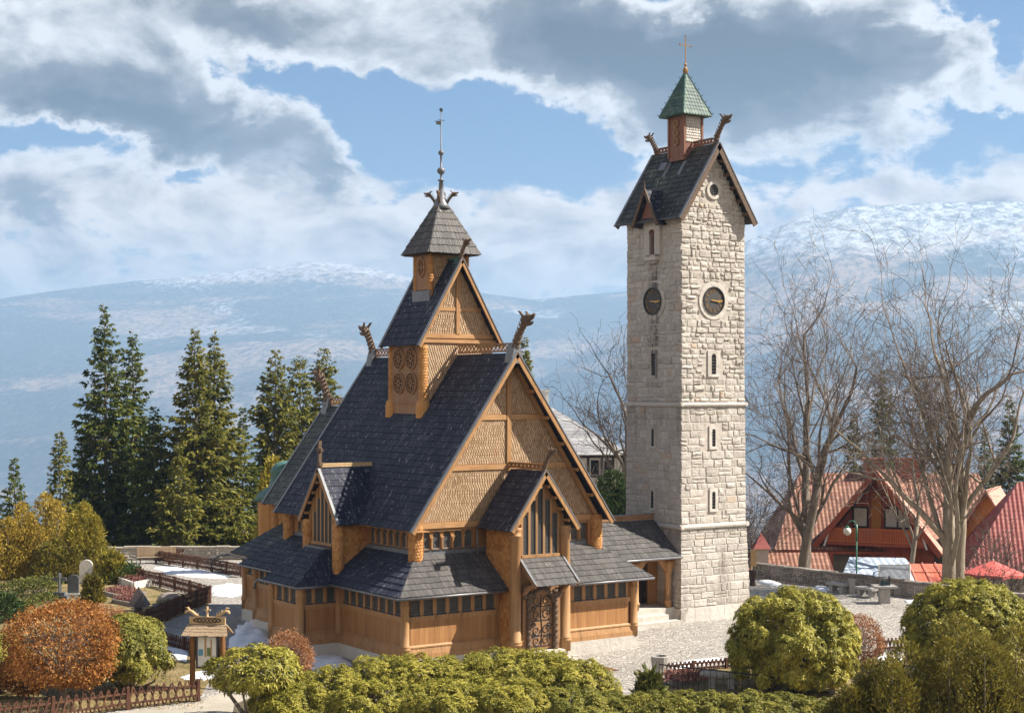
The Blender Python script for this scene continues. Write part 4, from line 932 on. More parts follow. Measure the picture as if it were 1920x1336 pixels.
# ------------------------------------------------------------------ bell tower
X0,X1,Y0,Y1=19.40,23.66,5.22,9.58
tower=empty('bell_tower',((X0+X1)/2,(Y0+Y1)/2,G),'tall square stone bell tower with steep shingled gable roof and two clocks','tower')
TC=Vector(((X0+X1)/2,(Y0+Y1)/2,0))
def flare(z):       # how far the wall stands out from the shaft at height z
    return interp(z,[G,.02,.05,4.05,4.1,10.3,10.31,24],[.31,.29,.20,.07,.05,.02,0,0])
def masonry(mb, P, width, z0, z1, rh, bw, holes, rnd, rough=.05, gap=.016, top=None):
    """courses of individually cut, slightly pillowed blocks; P(a,z,n) places a point on the face"""
    z=z0
    while z<z1-.02:
        h=rnd.uniform(*rh); 
        if z1-z-h<rh[0]*.7: h=z1-z
        a=0; W_=width(z)
        while a<W_-.01:
            w=rnd.uniform(*bw); 
            if W_-a-w<bw[0]*.7: w=W_-a
            parts=[(a,a+w,z,z+h)]
            r=rnd.random()
            if r<.18 and h>.3: m=z+h*rnd.uniform(.4,.6); parts=[(a,a+w,z,m),(a,a+w,m,z+h)]
            elif r<.3 and w>.55: m=a+w*rnd.uniform(.35,.65); parts=[(a,m,z,z+h),(m,a+w,z,z+h)]
            for (u0,u1,v0,v1) in parts:
                if any(u1>hx0 and u0<hx1 and v1>hz0 and v0<hz1 for hx0,hx1,hz0,hz1 in holes): continue
                if top is not None:
                    lim0,lim1=top((v0+v1)/2); 
                    u0,u1=max(u0,lim0),min(u1,lim1)
                    if u1-u0<.06: continue
                n=rnd.uniform(.01,rough); j=lambda s=.026: rnd.uniform(-s,s)
                g=gap; e0=u0<.01; e1=u1>W_-.01
                jl=0 if e0 else 1; jr=0 if e1 else 1
                xs=[u0+(g*rnd.uniform(.4,1.6)+abs(j()))*jl, u1-(g*rnd.uniform(.4,1.6)+abs(j()))*jr]
                c=[(xs[0],v0+g+j()),(xs[1],v0+g+j()),(xs[1]+j()*jr,v1-g+j()),(xs[0]+j()*jl,v1-g+j())]
                cx=sum(q[0] for q in c)/4; cz=sum(q[1] for q in c)/4
                ins=.035
                fr=[]
                for (x,zz),ex in zip(c,(e0,e1,e1,e0)):
                    k=0 if ex else ins
                    fr.append((x+math.copysign(min(k,abs(cx-x)*.5),cx-x),zz+math.copysign(min(ins,abs(cz-zz)*.5),cz-zz)))
                base=[P(x,zz,-.01) for x,zz in c]; fa=[P(x,zz,n*rnd.uniform(.5,1.2)) for x,zz in fr]
                mids=[P((fr[i][0]+fr[(i+1)%4][0])/2+j(.03),(fr[i][1]+fr[(i+1)%4][1])/2+j(.03),n*rnd.uniform(.5,1.3)) for i in range(4)]
                ctr=P(cx+j(.06),cz+j(.04),n*rnd.uniform(.8,1.7))
                mb.add(base+fa+mids+[ctr],[(0,1,5,8,4),(1,2,6,9,5),(2,3,7,10,6),(3,0,4,11,7),(4,8,12,11),(8,5,9,12),(9,6,10,12),(11,12,10,7)])
            a+=w
        z+=h
FACES=[('f',lambda a,z,n:(X0-flare(z)+a,Y0-flare(z)-n,z),lambda z:X1-X0+2*flare(z)),
       ('l',lambda a,z,n:(X0-flare(z)-n,Y1+flare(z)-a,z),lambda z:Y1-Y0+2*flare(z)),
       ('r',lambda a,z,n:(X1+flare(z)+n,Y0-flare(z)+a,z),lambda z:Y1-Y0+2*flare(z)),
       ('b',lambda a,z,n:(X1+flare(z)-a,Y1+flare(z)+n,z),lambda z:X1-X0+2*flare(z))]
EZT,AZT=19.74,23.66; RH=2.56; rs=(AZT-EZT)/RH
FT=19.1
# openings: (centre along face, z0, z1, half width with surround)
OPEN={'f':[(2.13,4.95,5.85,.28),(2.13,8.15,9.05,.3),(2.13,11.85,12.9,.40)],'l':[(2.18,4.95,5.85,.22),(2.18,8.15,9.05,.22),(2.18,11.8,12.95,.25)],'r':[],'b':[]}
rnd=random.Random(11); mb=MB(); mo=MB()
for nm,P,Wd in FACES:
    holes=[(c-h,c+h,a-.12,b+.12) for c,a,b,h in OPEN[nm]]
    if nm in 'fl': holes.append((2.13-.78,2.13+.78,14.85,16.4))
    if nm=='f': holes.append((1.75,2.52,20.85,21.7))
    if nm=='l': holes.append((1.55,2.8,17.9,20.2))
    masonry(mb,P,Wd,.06,3.98,(.30,.44),(.5,1.1),holes,rnd,.025,.009)
    masonry(mb,P,Wd,4.24,10.18,(.26,.44),(.36,.95),holes,rnd,.045,.012)
    masonry(mb,P,Wd,10.42,FT+.7,(.2,.40),(.26,.8),holes,rnd,.065,.013)
    if nm in 'fb':
        top=lambda z: (lambda k:(k,X1-X0-k))(max(0,(z-EZT+.1)/rs-.36))
        masonry(mb,P,Wd,FT+.7,AZT-.5,(.18,.34),(.26,.65),holes,rnd,.065,.013,top)
mb.build('stone_block_wall',M['stone'],tower)
for z0,z1 in ((G,.03),(.051,4.09),(4.101,10.29),(10.312,FT+.9)):
    p=lambda z,k: [(X0-flare(z)+k,Y0-flare(z)+k,z),(X1+flare(z)-k,Y0-flare(z)+k,z),(X1+flare(z)-k,Y1+flare(z)-k,z),(X0-flare(z)+k,Y1+flare(z)-k,z)]
    mo.hexa(p(z0+.001,.004)+p(z1-.001,.004))
for y in (Y0+.006,Y1-.006): mo.prism([(X0+.01,y,FT+.5),(X1-.01,y,FT+.5),(X1-.01,y,EZT+.35),(TC.x,y,AZT-.35),(X0+.01,y,EZT+.35)],(0,.3 if y<TC.y else -.3,0))
mo.build('mortar_core',M['mortar'],tower)
pl=MB()
for nm,P,Wd in FACES:
    w=Wd(G); n=5; xs=[w*k/n for k in range(n+1)]
    for k in range(n):
        g0=.0 if k==0 else .006; g1=0 if k==n-1 else .006; a0,a1=xs[k]+g0,xs[k+1]-g1
        if nm in 'lr' and k in (0,n-1):
            if k==0: a0+=.0
        q=[P(a0,G-.02,.0),P(a1,G-.02,.0),P(a1,G-.02,-.3),P(a0,G-.02,-.3)]; t=[P(a0,-.05,.0),P(a1,-.05,.0),P(a1,.06,-.12),P(a0,.06,-.12)]
        pl.hexa(q+[Vector(P(a0,.0,0)),Vector(P(a1,.0,0)),Vector(P(a1,.05,-.3)),Vector(P(a0,.05,-.3))])
pl.build('plinth',M['ashlar'],tower)
for z,r in ((4.1,.13),(10.3,.11)):
    s=MB(); k=flare(z)+.02
    c=[(X0-k,Y0-k),(X1+k,Y0-k),(X1+k,Y1+k),(X0-k,Y1+k)]
    for i in range(4):
        a,b=Vector((*c[i],z)),Vector((*c[(i+1)%4],z)); d=(b-a).normalized()
        s.bar(a-d*r,b+d*r,r*1.7,r*1.1); s.tube([a-d*r*.9,b+d*r*.9],r,10)
    s.build('string_course',M['ashlar'],tower)
# slit windows with smooth surrounds
for nm,P,Wd in FACES[:2]:
    for i,(c,z0,z1,hw) in enumerate(OPEN[nm]):
        s=MB(); w=.115 if i<2 else .155; big=hw
        n=.055
        def blk(a0,a1,b0,b1,n0=-.05,n1=n): s.hexa([P(a0,b0,n1),P(a1,b0,n1),P(a1,b0,n0),P(a0,b0,n0),P(a0,b1,n1),P(a1,b1,n1),P(a1,b1,n0),P(a0,b1,n0)])
        blk(c-big,c-w,z0,z1); blk(c+w,c+big,z0,z1); blk(c-big,c+big,z0-.14,z0-.002,-.05,.075)
        pts=[(c+w,z1-w)]+[(c+w*math.cos(PI*k/8),z1-w+w*math.sin(PI*k/8)) for k in range(9)]
        for k in range(8):   # arched head cut out of one stone
            a,b=PI*k/8,PI*(k+1)/8; q=[(c+w*math.cos(a),z1-w+w*math.sin(a)),(c+w*math.cos(b),z1-w+w*math.sin(b))]
            s.hexa([P(*q[0],n),P(*q[1],n),P(*q[1],-.05),P(*q[0],-.05),P(q[0][0],z1+.001,n),P(q[1][0],z1+.001,n),P(q[1][0],z1+.001,-.05),P(q[0][0],z1+.001,-.05)])
        blk(c-big,c+big,z1+.002,z1+.16)
        f=s.build('slit_window',M['ashlar'] if nm=='f' else M['stone'],tower); fix_normals(f)
        g=MB(); g.poly(P(c-w-.01,z0-.02,.004),P(c+w+.01,z0-.02,.004),P(c+w+.01,z1+.01,.004),P(c-w-.01,z1+.01,.004)); g.build('pane',M['glass'],f)
        b=MB()
        for k in range(1,int((z1-z0)/.16)+1): b.bar(P(c-w,z0+.16*k,.012),P(c+w,z0+.16*k,.012),.018,.018)
        b.build('window_bar',M['window_metal'],f)
# clocks
def face_frame(nm):
    return (XV,Vector((0,-1,0)),Vector((X0,Y0,0))) if nm=='f' else (Vector((0,-1,0)),Vector((-1,0,0)),Vector((X0,Y1,0)))
dial_mat=simple('black clock dial',(.05,.045,.042),.6,var=.25,bump=0)
for nm in 'fl':
    A,N,o=face_frame(nm); zc=15.62; P=lambda a,z,n: o+A*(2.13+a)+N*n+ZV*(zc+z)
    R_=.78
    def ring(mb,r0,r1,n0,n1,m=40,sy_=1.0):
        for k in range(m):
            a,b=2*PI*k/m,2*PI*(k+1)/m
            mb.hexa([P(r0*math.cos(a),r0*math.sin(a)*sy_,n1),P(r0*math.cos(b),r0*math.sin(b)*sy_,n1),P(r1*math.cos(b),r1*math.sin(b)*sy_,n1),P(r1*math.cos(a),r1*math.sin(a)*sy_,n1),
                     P(r0*math.cos(a),r0*math.sin(a)*sy_,n0),P(r0*math.cos(b),r0*math.sin(b)*sy_,n0),P(r1*math.cos(b),r1*math.sin(b)*sy_,n0),P(r1*math.cos(a),r1*math.sin(a)*sy_,n0)])
    s=MB(); ring(s,.70,.98,-.05,.045); o1=s.build('clock_surround',M['ashlar'] if nm=='f' else M['stone'],tower); fix_normals(o1)
    d=MB(); d.prism([P(.69*math.cos(2*PI*k/40),.69*math.sin(2*PI*k/40),.02) for k in range(40)],N*.02); dial=d.build('clock_face',dial_mat,tower); fix_normals(dial)
    r=MB(); ring(r,.655,.715,.02,.10); rr=r.build('clock_rim',M['darkmetal'],dial); fix_normals(rr)
    nu=MB()
    NUM=['XII','I','II','III','IV','V','VI','VII','VIII','IX','X','XI']
    for h,txt in enumerate(NUM):
        ang=PI/2-2*PI*h/12; rad=Vector((math.cos(ang),math.sin(ang))); tan=Vector((-rad.y,rad.x))*-1
        wd=.05; tot=sum({'I':.045,'V':.09,'X':.09}[c] for c in txt); x=-tot/2
        Q=lambda t,q: P(*(rad*q+tan*t),.05)
        for ch in txt:
            cw_={'I':.045,'V':.09,'X':.09}[ch]; m=x+cw_/2
            if ch=='I': nu.bar(Q(m,.42),Q(m,.62),.014,.012,N)
            elif ch=='V': nu.bar(Q(m-.035,.62),Q(m,.42),.02,.012,N); nu.bar(Q(m+.035,.62),Q(m,.42),.016,.012,N)
            else: nu.bar(Q(m-.035,.62),Q(m+.035,.42),.02,.012,N); nu.bar(Q(m+.035,.62),Q(m-.035,.42),.016,.012,N)
            x+=cw_
    nu.build('roman_numerals',M['numeral'],dial)
    for nm2,ang,L,w in (('minute_hand',-.04,.60,.05),('hour_hand',-.13,.42,.075)):
        ha=MB(); c,s_=math.cos(ang),math.sin(ang); nn=.07 if nm2=='minute_hand' else .085
        Q=lambda t,u: P(t*c-u*s_,t*s_+u*c,nn)
        ha.prism([Q(-.2,-w*.3),Q(L*.7,-w*.5),Q(L*.72,-w*1.2),Q(L,0),Q(L*.72,w*1.2),Q(L*.7,w*.5),Q(-.2,w*.3)],N*.012); fix_normals(ha.build(nm2,M['gold'],dial))
# round gable window and belfry niche on the left
A,N,o=face_frame('f'); P=lambda a,z,n: o+A*(2.13+a)+N*n+ZV*(21.27+z)
s=MB(); 
for k in range(24):
    a,b=2*PI*k/24,2*PI*(k+1)/24; r0,r1=.31,.47
    s.hexa([P(r0*math.cos(a),r0*math.sin(a),.07),P(r0*math.cos(b),r0*math.sin(b),.07),P(r1*math.cos(b),r1*math.sin(b),.07),P(r1*math.cos(a),r1*math.sin(a),.07),P(r0*math.cos(a),r0*math.sin(a),-.05),P(r0*math.cos(b),r0*math.sin(b),-.05),P(r1*math.cos(b),r1*math.sin(b),-.05),P(r1*math.cos(a),r1*math.sin(a),-.05)])
f=s.build('round_window',M['ashlar'],tower); fix_normals(f)
g=MB(); g.poly(*[P(.32*math.cos(2*PI*k/24),.32*math.sin(2*PI*k/24),.008) for k in range(24)]); g.build('pane',M['glass'],f)
g=MB(); 
for k in range(-2,3): g.bar(P(k*.12,-.29,.02),P(k*.12,.29,.02),.015,.015); g.bar(P(-.29,k*.12,.02),P(.29,k*.12,.02),.015,.015)
g.build('window_bar',M['window_metal'],f)
A,N,o=face_frame('l'); P=lambda a,z,n: o+A*(2.18+a)+N*n+ZV*z
s=MB(); s.fbox(o,A,N,2.18-.62,2.18-.2,-.05,.16,18.0,20.3); s.fbox(o,A,N,2.18+.2,2.18+.62,-.05,.16,18.0,20.3); s.fbox(o,A,N,1.98,2.38,-.05,.16,19.3,20.4); s.fbox(o,A,N,2.18-.45,2.18+.45,-.05,.30,17.72,17.9,taper=.0); s.fbox(o,A,N,2.18-.33,2.18+.33,-.05,.2,17.55,17.72); s.fbox(o,A,N,1.98,2.38,-.05,.14,17.9,18.02)
s.build('belfry_bay',M['stone'],tower)
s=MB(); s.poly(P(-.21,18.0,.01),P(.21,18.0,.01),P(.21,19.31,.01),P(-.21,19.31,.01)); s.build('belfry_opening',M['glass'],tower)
s=MB(); s.tube([P(0,18.02,.10),P(0,19.2,.10)],.045,8); s.tube([P(.2+(-.2+.2*math.cos(PI*k/8)),19.1+.2*math.sin(PI*k/8),.15) for k in range(9)],.035,6); s.build('belfry_column',M['redturret'],tower)
# roof
ry0,ry1=Y0-.42,Y1+.42; rx0,rx1=TC.x-RH,TC.x+RH
def troof(name,polys,mat='roof_moss',**k):
    mb=MB()
    for p in polys: shingles(mb,p,**k)
    return mb.build(name,M[mat],tower)
troof('tower_roof',[[(rx0,ry1,EZT),(rx0,ry0,EZT),(TC.x,ry0,AZT),(TC.x,ry1,AZT)],[(rx1,ry0,EZT),(rx1,ry1,EZT),(TC.x,ry1,AZT),(TC.x,ry0,AZT)]],row=.34,w=.12)
for y_,w_ in ((ry0,.24),(ry1+.03,.2)): rakes(rx0,EZT,TC.x,AZT,y_,w_,tower,('dragon','lead'),('tower_bargeboard','tower_verge_lead'))
for s in (-1,1):
    for k in (1,2,3,4,5): t=k/6; z=EZT+(AZT-EZT)*t-.25; x=TC.x+s*(RH*(1-t)-.12); rb=MB(); rb.bar((x,Y0+.1,z),(x,ry0+.04,z),.13,.15); rb.build('purlin_end',M['dragon'],tower)
g=MB(); g.tube([(rx0-.05,ry0+.2,EZT-.03),(rx0-.05,ry1-.1,EZT-.03)],.06,8); g.build('tower_gutter',M['sill'],tower)
# small gable over the belfry bay
dz0,dz1=19.5,21.35; dc=Y1-2.18; dh=1.0; dx=rx0-.18
polys=[[(rx0+1.6,dc+dh,dz0),(dx,dc+dh,dz0),(dx,dc,dz1),(rx0+1.6,dc,dz1)],[(dx,dc-dh,dz0),(rx0+1.6,dc-dh,dz0),(rx0+1.6,dc,dz1),(dx,dc,dz1)]]
for p in polys:
    if (p[1]-Vector(p[0]) if isinstance(p[1],Vector) else Vector(p[1])-Vector(p[0])).cross(Vector(p[3])-Vector(p[0])).z<0: p[:]=[p[1],p[0],p[3],p[2]]
troof('belfry_gable_roof',polys,'roof',row=.3)
rb=MB(); 
for s in (-1,1): rb.bar((dx-.03,dc+s*(dh+.02),dz0-.06),(dx-.03,dc,dz1-.02),.07,.16,(0,0,1))
rb.tube([(dx-.02,dc,dz1-.1),(dx-.02,dc,dz1+.45)],[.06,.015],6); rb.build('belfry_bargeboard',M['dragon'],tower)
rb=MB(); rb.prism([(dx+.25,dc-.62,dz0+.3),(dx+.25,dc+.62,dz0+.3),(dx+.25,dc,dz1-.3)],(.06,0,0)); rb.build('belfry_gable_board',M['redturret'],tower)
h=MB(); xh=TC.x-.62; zh=AZT-.62*rs; nn=Vector((-rs,0,1)).normalized(); tt=Vector((1,0,rs)).normalized(); c=Vector((xh,8.35,zh))+nn*.06
h.hexa([c+tt*a+YV*b*.24+nn*q for q in (0,.12) for a,b in ((-.26,-1),(-.26,1),(.26,1),(.26,-1))]); fix_normals(h.build('roof_hatch',M['lead'],tower))
# ridge: openwork crest, dragons, copper-capped turret
def tcrest(p,q,h): 
    o_=crest(p,q,h,mat='redturret',per=.26); o_.parent=tower; o_.data.transform(Matrix.Translation(ORG[church.name]-ORG[tower.name])); ORG[o_.name]=ORG[tower.name]
tcrest((TC.x,ry0+.45,AZT+.02),(TC.x,6.75,AZT+.02),.30); tcrest((TC.x,8.05,AZT+.02),(TC.x,ry1-.35,AZT+.02),.30)
dragon((TC.x,ry0+.12,AZT+.06),(0,-1,0),1.15,tower); dragon((TC.x,ry1-.15,AZT+.06),(0,1,0),1.0,tower)
uz0,uz1=23.0,25.45; th=.60; cy=TC.y
t_=MB(); t_.box(TC.x-th,TC.x+th,cy-th,cy+th,uz0,uz1); t_.build('lantern_wall',M['redturret'],tower)
sh=MB(); shingles(sh,[(TC.x-th+.1,cy-th-.005,24.0),(TC.x+th-.1,cy-th-.005,24.0),(TC.x+th-.1,cy-th-.005,25.3),(TC.x-th+.1,cy-th-.005,25.3)],row=.14,w=.14,point=.05,slab=0); sh.build('lantern_shingles',M['ashlar'],tower)
cp=MB()
for sx in (-1,1):
    for s in (-1,1): cp.bar((TC.x+sx*th,cy+s*th,uz0+.2),(TC.x+sx*th,cy+s*th,uz1),.13,.13)
cp.bar((TC.x-th-.04,cy-th-.04,uz1-.08),(TC.x+th+.04,cy-th-.04,uz1-.08),.1,.12); cp.bar((TC.x-th-.04,cy-th-.04,uz1-.08),(TC.x-th-.04,cy+th+.04,uz1-.08),.1,.12); cp.build('lantern_post',M['redturret'],tower)
ro3=rosette(.20,6); ro3.parent=tower; ORG[ro3.name]=ORG[tower.name]
for c_ in ro3.children: ORG[c_.name]=ORG[tower.name]
rp=[(TC.x-th-.02,cy,z) for z in (23.98,24.45,24.92)]; ro3.location=Vector(rp[0])-ORG[tower.name]
for p in rp[1:]: dup(ro3,tower,p)
for s in (-1,1):
    ld=MB(); ld.hexa([Vector((TC.x-.95,cy+s*.6+q,AZT-.95*rs+.05))+Vector((0,0,zz)) for zz in (0,.06) for q in ()] or [(TC.x-1.0,cy+s*.62-.12,AZT-1.0*rs+.03),(TC.x-.55,cy+s*.62-.12,AZT-.55*rs+.03),(TC.x-.55,cy+s*.62+.12,AZT-.55*rs+.03),(TC.x-1.0,cy+s*.62+.12,AZT-1.0*rs+.03),(TC.x-1.0,cy+s*.62-.12,AZT-1.0*rs+.12),(TC.x-.55,cy+s*.62-.12,AZT-.55*rs+.12),(TC.x-.55,cy+s*.62+.12,AZT-.55*rs+.12),(TC.x-1.0,cy+s*.62+.12,AZT-1.0*rs+.12)])
    ld.build('lead_saddle',M['lead'],tower)
sp=MB(); se=.98; zb,zt=25.36,27.75
b=[(TC.x-se,cy-se,zb),(TC.x+se,cy-se,zb),(TC.x+se,cy+se,zb),(TC.x-se,cy+se,zb)]
sp.hexa([(x,y,zb-.05) for x,y,_ in b]+b)
for i in range(4): shingles(sp,[b[i],b[(i+1)%4],(TC.x+.01*(1 if i in(0,1) else -1),cy,zt),(TC.x,cy,zt)],row=.22,w=.2,t=.02,point=.1,slab=.03,shift=.5,jit=0)
sp.build('copper_spire',M['verdigris'],tower)
kn=MB()
for i in range(4):
    p=Vector(b[i]); q=Vector((TC.x,cy,zt)); kn.bar(p,q,.07,.07); out=(p-Vector((TC.x,cy,zb))).normalized()
    for k in range(7): c=p.lerp(q,(k+.3)/7.4); kn.tube([c,c+out*.11,c+out*.13+ZV*.05],[.018,.018,.028],5)
kn.build('spire_crockets',M['verdigris_plain'],tower)
fi=MB(); fi.lathe((TC.x,cy,0),[(.10,27.6),(.14,27.72),(.14,27.85),(.05,27.95),(.035,28.0),(.09,28.08),(.03,28.16)],10); 
A2=RIGHT
fi.bar((TC.x,cy,28.1),(TC.x,cy,29.5),.04,.04); fi.bar((TC.x-.38,cy,29.1),(TC.x+.38,cy,29.1),.036,.036)
for q in ((-.38,29.1),(.38,29.1),(0,29.58)): fi.lathe((TC.x+q[0],cy,q[1]-.05),[(.02,0),(.05,.05),(.02,.1)],8)
fi.build('gilded_cross',M['numeral'],tower)

# ------------------------------------------------------------------ covered passage between church and tower
walk=empty('covered_passage',(16.4,6.6,G),'low open timber passage with shingled roof joining the church to the tower','passage')
wx0,wx1=12.7,19.22; wy=7.2
def part(mb,name,mat,**k): return mb.build(name,M[mat],walk,**k)
mb=MB(); shingles(mb,[(wx0,5.15,2.72),(wx1,5.15,2.72),(wx1,wy,4.38),(wx0,wy,4.38)]); shingles(mb,[(wx1,9.25,2.72),(wx0,9.25,2.72),(wx0,wy,4.38),(wx1,wy,4.38)]); part(mb,'passage_roof','roof_grey')
o_=crest((wx0,wy,4.40),(wx1,wy,4.40),.26,mat='carved',per=.22); o_.parent=walk; o_.data.transform(Matrix.Translation(ORG[church.name]-ORG[walk.name]))
mb=MB(); mb.bar((wx0,wy,4.69),(wx1,wy,4.69),.14,.04); part(mb,'ridge_cap','lead')
mb=MB(); mb.tube([(wx0,5.06,2.62),(wx1+.1,5.06,2.62)],.065,8); part(mb,'passage_gutter','gutter',smooth=True)
mb=MB(); mb.box(wx0,wx1-.02,5.45,9.0,G-.02,.08); part(mb,'passage_floor','plinth')
mb=MB(); mb.box(15.6,18.35,4.95,5.45,G-.02,-.18); mb.box(15.6,18.75,4.5,4.95,G-.02,-.44); part(mb,'stone_step','plinth')
mb=MB(); mb.box(wx0,wx1-.02,5.5,5.64,2.45,2.64); mb.box(wx0,wx1-.02,5.2,5.5,2.58,2.66); mb.box(15.0,17.9,6.9,7.0,.09,2.64); mb.box(18.6,wx1-.02,6.9,7.0,.09,2.64); mb.box(17.9,18.6,6.9,7.0,2.2,2.64)
part(mb,'passage_wall','wall')
mb=MB(); mb.box(17.9,18.6,7.3,7.36,.09,2.2); part(mb,'passage_door','dark_wood')
mb=MB(); mb.box(wx0,wx1-.02,8.9,9.0,.09,2.64); part(mb,'rear_wall','timber')
for x in (16.75,18.85):
    mb=MB(); mb.lathe((x,5.62,0),[(.19,.08),(.19,.35),(.22,.37),(.22,.44),(.17,.46),(.16,1.75),(.2,1.78),(.2,1.85),(.22,2.2),(.26,2.46)],12); part(mb,'passage_post','timber',smooth=True)
    mb=MB()
    for s in (-1,1): mb.prism([(x+s*.2,5.56,1.9),(x+s*.7,5.56,2.46),(x+s*.2,5.56,2.46)],(0,.1,0))
    part(mb,'post_brace','timber')
# iron mat in front of the church door
p=gp(1112,1244); mb=MB(); mb.box(7.0,8.4,-3.7,-2.75,G-.01,G+.03); tag(mb.build('door_mat',simple('rusty grate',(.13,.055,.03),.8,var=.5,nscale=20),None),'rusty brown grate mat on the setts below the church steps','door mat')
# ------------------------------------------------------------------ plants
def unit(v): return v/np.maximum(np.linalg.norm(v,axis=-1,keepdims=True),1e-9)
def frames(n,rng):
    r=rng.normal(size=n.shape); t1=unit(np.cross(n,r)); return t1,np.cross(n,t1)
def leaves(base,d,side,L,Wd,sag=0.15):
    """one folded-tip leaf (a quad) per row; base, direction, sideways vector, length and width"""
    L=np.asarray(L).reshape(-1,1)*np.ones((len(base),1)); Wd=np.asarray(Wd).reshape(-1,1)*np.ones((len(base),1))
    mid=base+d*L*.5; tip=base+d*L-np.array([0,0,1.])*L*sag
    V=np.stack([base,mid+side*Wd*.5,tip,mid-side*Wd*.5],1).reshape(-1,3)
    return V, np.arange(len(V)).reshape(-1,4)
def lobe_points(c,R,N,rng,nl=22,lr=.34,zmin=-.55,spread=1.0,fill=.16):
    c=np.array(c,float); R=np.array(R,float)
    d=unit(rng.normal(size=(nl*3,3))); d=d[d[:,2]>zmin][:nl]
    rad=lr*R.mean()*rng.uniform(.65,1.25,len(d)); ctr=c+d*(R-rad[:,None]*.75*spread)
    w=rad**2; w/=w.sum(); P=[];Nn=[];tot=0
    while tot<N:
        k=rng.choice(len(d),N*2,p=w); dd=unit(rng.normal(size=(N*2,3))); p=ctr[k]+dd*rad[k][:,None]*rng.uniform(.82,1.06,(N*2,1))
        q=(p-c)/R; ok=(np.linalg.norm(q,axis=1)>.66)&(p[:,2]>c[2]+zmin*R[2]*1.35)
        for j in range(len(d)): ok&=(np.linalg.norm(p-ctr[j],axis=1)>rad[j]*.86)|(k==j)
        p=p[ok]; n=unit(dd[ok]+.5*unit(q[ok])); P.append(p);Nn.append(n);tot+=len(p)
        if len(P)>30: break
    P=np.concatenate(P)[:N];Nn=np.concatenate(Nn)[:N]
    m=int(N*fill); dd=unit(rng.normal(size=(m*2,3))); dd=dd[dd[:,2]>zmin*1.2][:m]
    lump=.80+.07*np.sin(dd[:,:1]*7+c[0])+.07*np.sin(dd[:,1:2]*8+c[1])+.05*np.sin(dd[:,2:]*9)
    P=np.concatenate([P,c+dd*R*lump*rng.uniform(.9,1.02,(len(dd),1))]); Nn=np.concatenate([Nn,dd]); return P,Nn,ctr,rad
def rosettes(P,Nn,rng,k=7,L=.15,Wd=.045,elev=(-.1,.7),up=.5):
    ax=unit(Nn+np.array([0,0,up])); t1,t2=frames(ax,rng); VV=[];n0=0;QQ=[]
    for i in range(k):
        a=2*PI*i/k+rng.uniform(-.35,.35,(len(P),1)); e=rng.uniform(*elev,(len(P),1))
        rad=t1*np.cos(a)+t2*np.sin(a); d=unit(rad*np.cos(e)+ax*np.sin(e)); s=unit(np.cross(d,ax)+rng.normal(size=d.shape)*.25)
        V,Q=leaves(P,d,s,L*rng.uniform(.7,1.2,len(P)),Wd*rng.uniform(.8,1.2,len(P))); VV.append(V);QQ.append(Q+n0);n0+=len(V)
    return np.concatenate(VV),np.concatenate(QQ)
def scattered(P,Nn,rng,L,Wd,up=.3,jit=.8,k=1,sag=.1):
    VV=[];QQ=[];n0=0
    for i in range(k):
        d=unit(Nn+rng.normal(size=P.shape)*jit+np.array([0,0,up])); s=unit(np.cross(d,rng.normal(size=P.shape)))
        V,Q=leaves(P+rng.normal(size=P.shape)*L*.35,d,s,L*rng.uniform(.6,1.3,len(P)),Wd*rng.uniform(.7,1.3,len(P)),sag); VV.append(V);QQ.append(Q+n0);n0+=len(V)
    return np.concatenate(VV),np.concatenate(QQ)
def stems(mb,base,tops,r,rng,bend=.25):
    base=Vector(base)
    for t in tops:
        t=Vector(t); m=base.lerp(t,.45)+Vector(rng.normal(size=3)*bend); m.z=max(m.z,base.z+.2)
        mb.tube([base+Vector((rng.uniform(-r,r),rng.uniform(-r,r),-.1)),m,t],[r,r*.65,r*.2],6)
def bush(name,label,cat,c,R,N,mat,seed,style='rosette',L=.15,Wd=.05,k=7,nl=22,lr=.34,zmin=-.55,group=None,base=None,core=.72,stemr=.06,ntop=9,parent_off=None,leafname='foliage',fill=.16,up=.45,elev=(-.25,.7)):
    rng=np.random.default_rng(seed); c=Vector(c); b=Vector(base) if base else Vector((c.x,c.y,G))
    root=empty(name,b,label,cat,group)
    P,Nn,ctr,rad=lobe_points(c,R,N,rng,nl,lr,zmin,1.0,fill)
    if style=='rosette': V,Q=rosettes(P,Nn,rng,k,L,Wd,elev,up)
    else: V,Q=scattered(P,Nn,rng,L,Wd,up,.75,k)
    npmesh(leafname,V,Q,M[mat],root)
    mb=MB(); idx=rng.choice(len(ctr),min(ntop,len(ctr)),replace=False); stems(mb,b,[tuple(ctr[i]) for i in idx],stemr,rng)
    mb.build('stem',M['bark'],root)
    if core:   # the dense twigs inside
        t=[];NT_=int(260*core)
        d=unit(rng.normal(size=(NT_*4,3)))*np.array(R)*rng.uniform(.2,.62,(NT_*4,1)); p=np.array(c)+d; p=p[p[:,2]>b.z+.05]
        dd=unit(d[:len(p)]+rng.normal(size=p.shape)*.4); s=unit(np.cross(dd,rng.normal(size=p.shape)))
        V,Q=leaves(p,dd,s,.28*np.mean(R)**.5,.07*np.mean(R)**.5,0); npmesh('twigs',V,Q,M[mat] if core>1 else M['bark'],root)
    return root
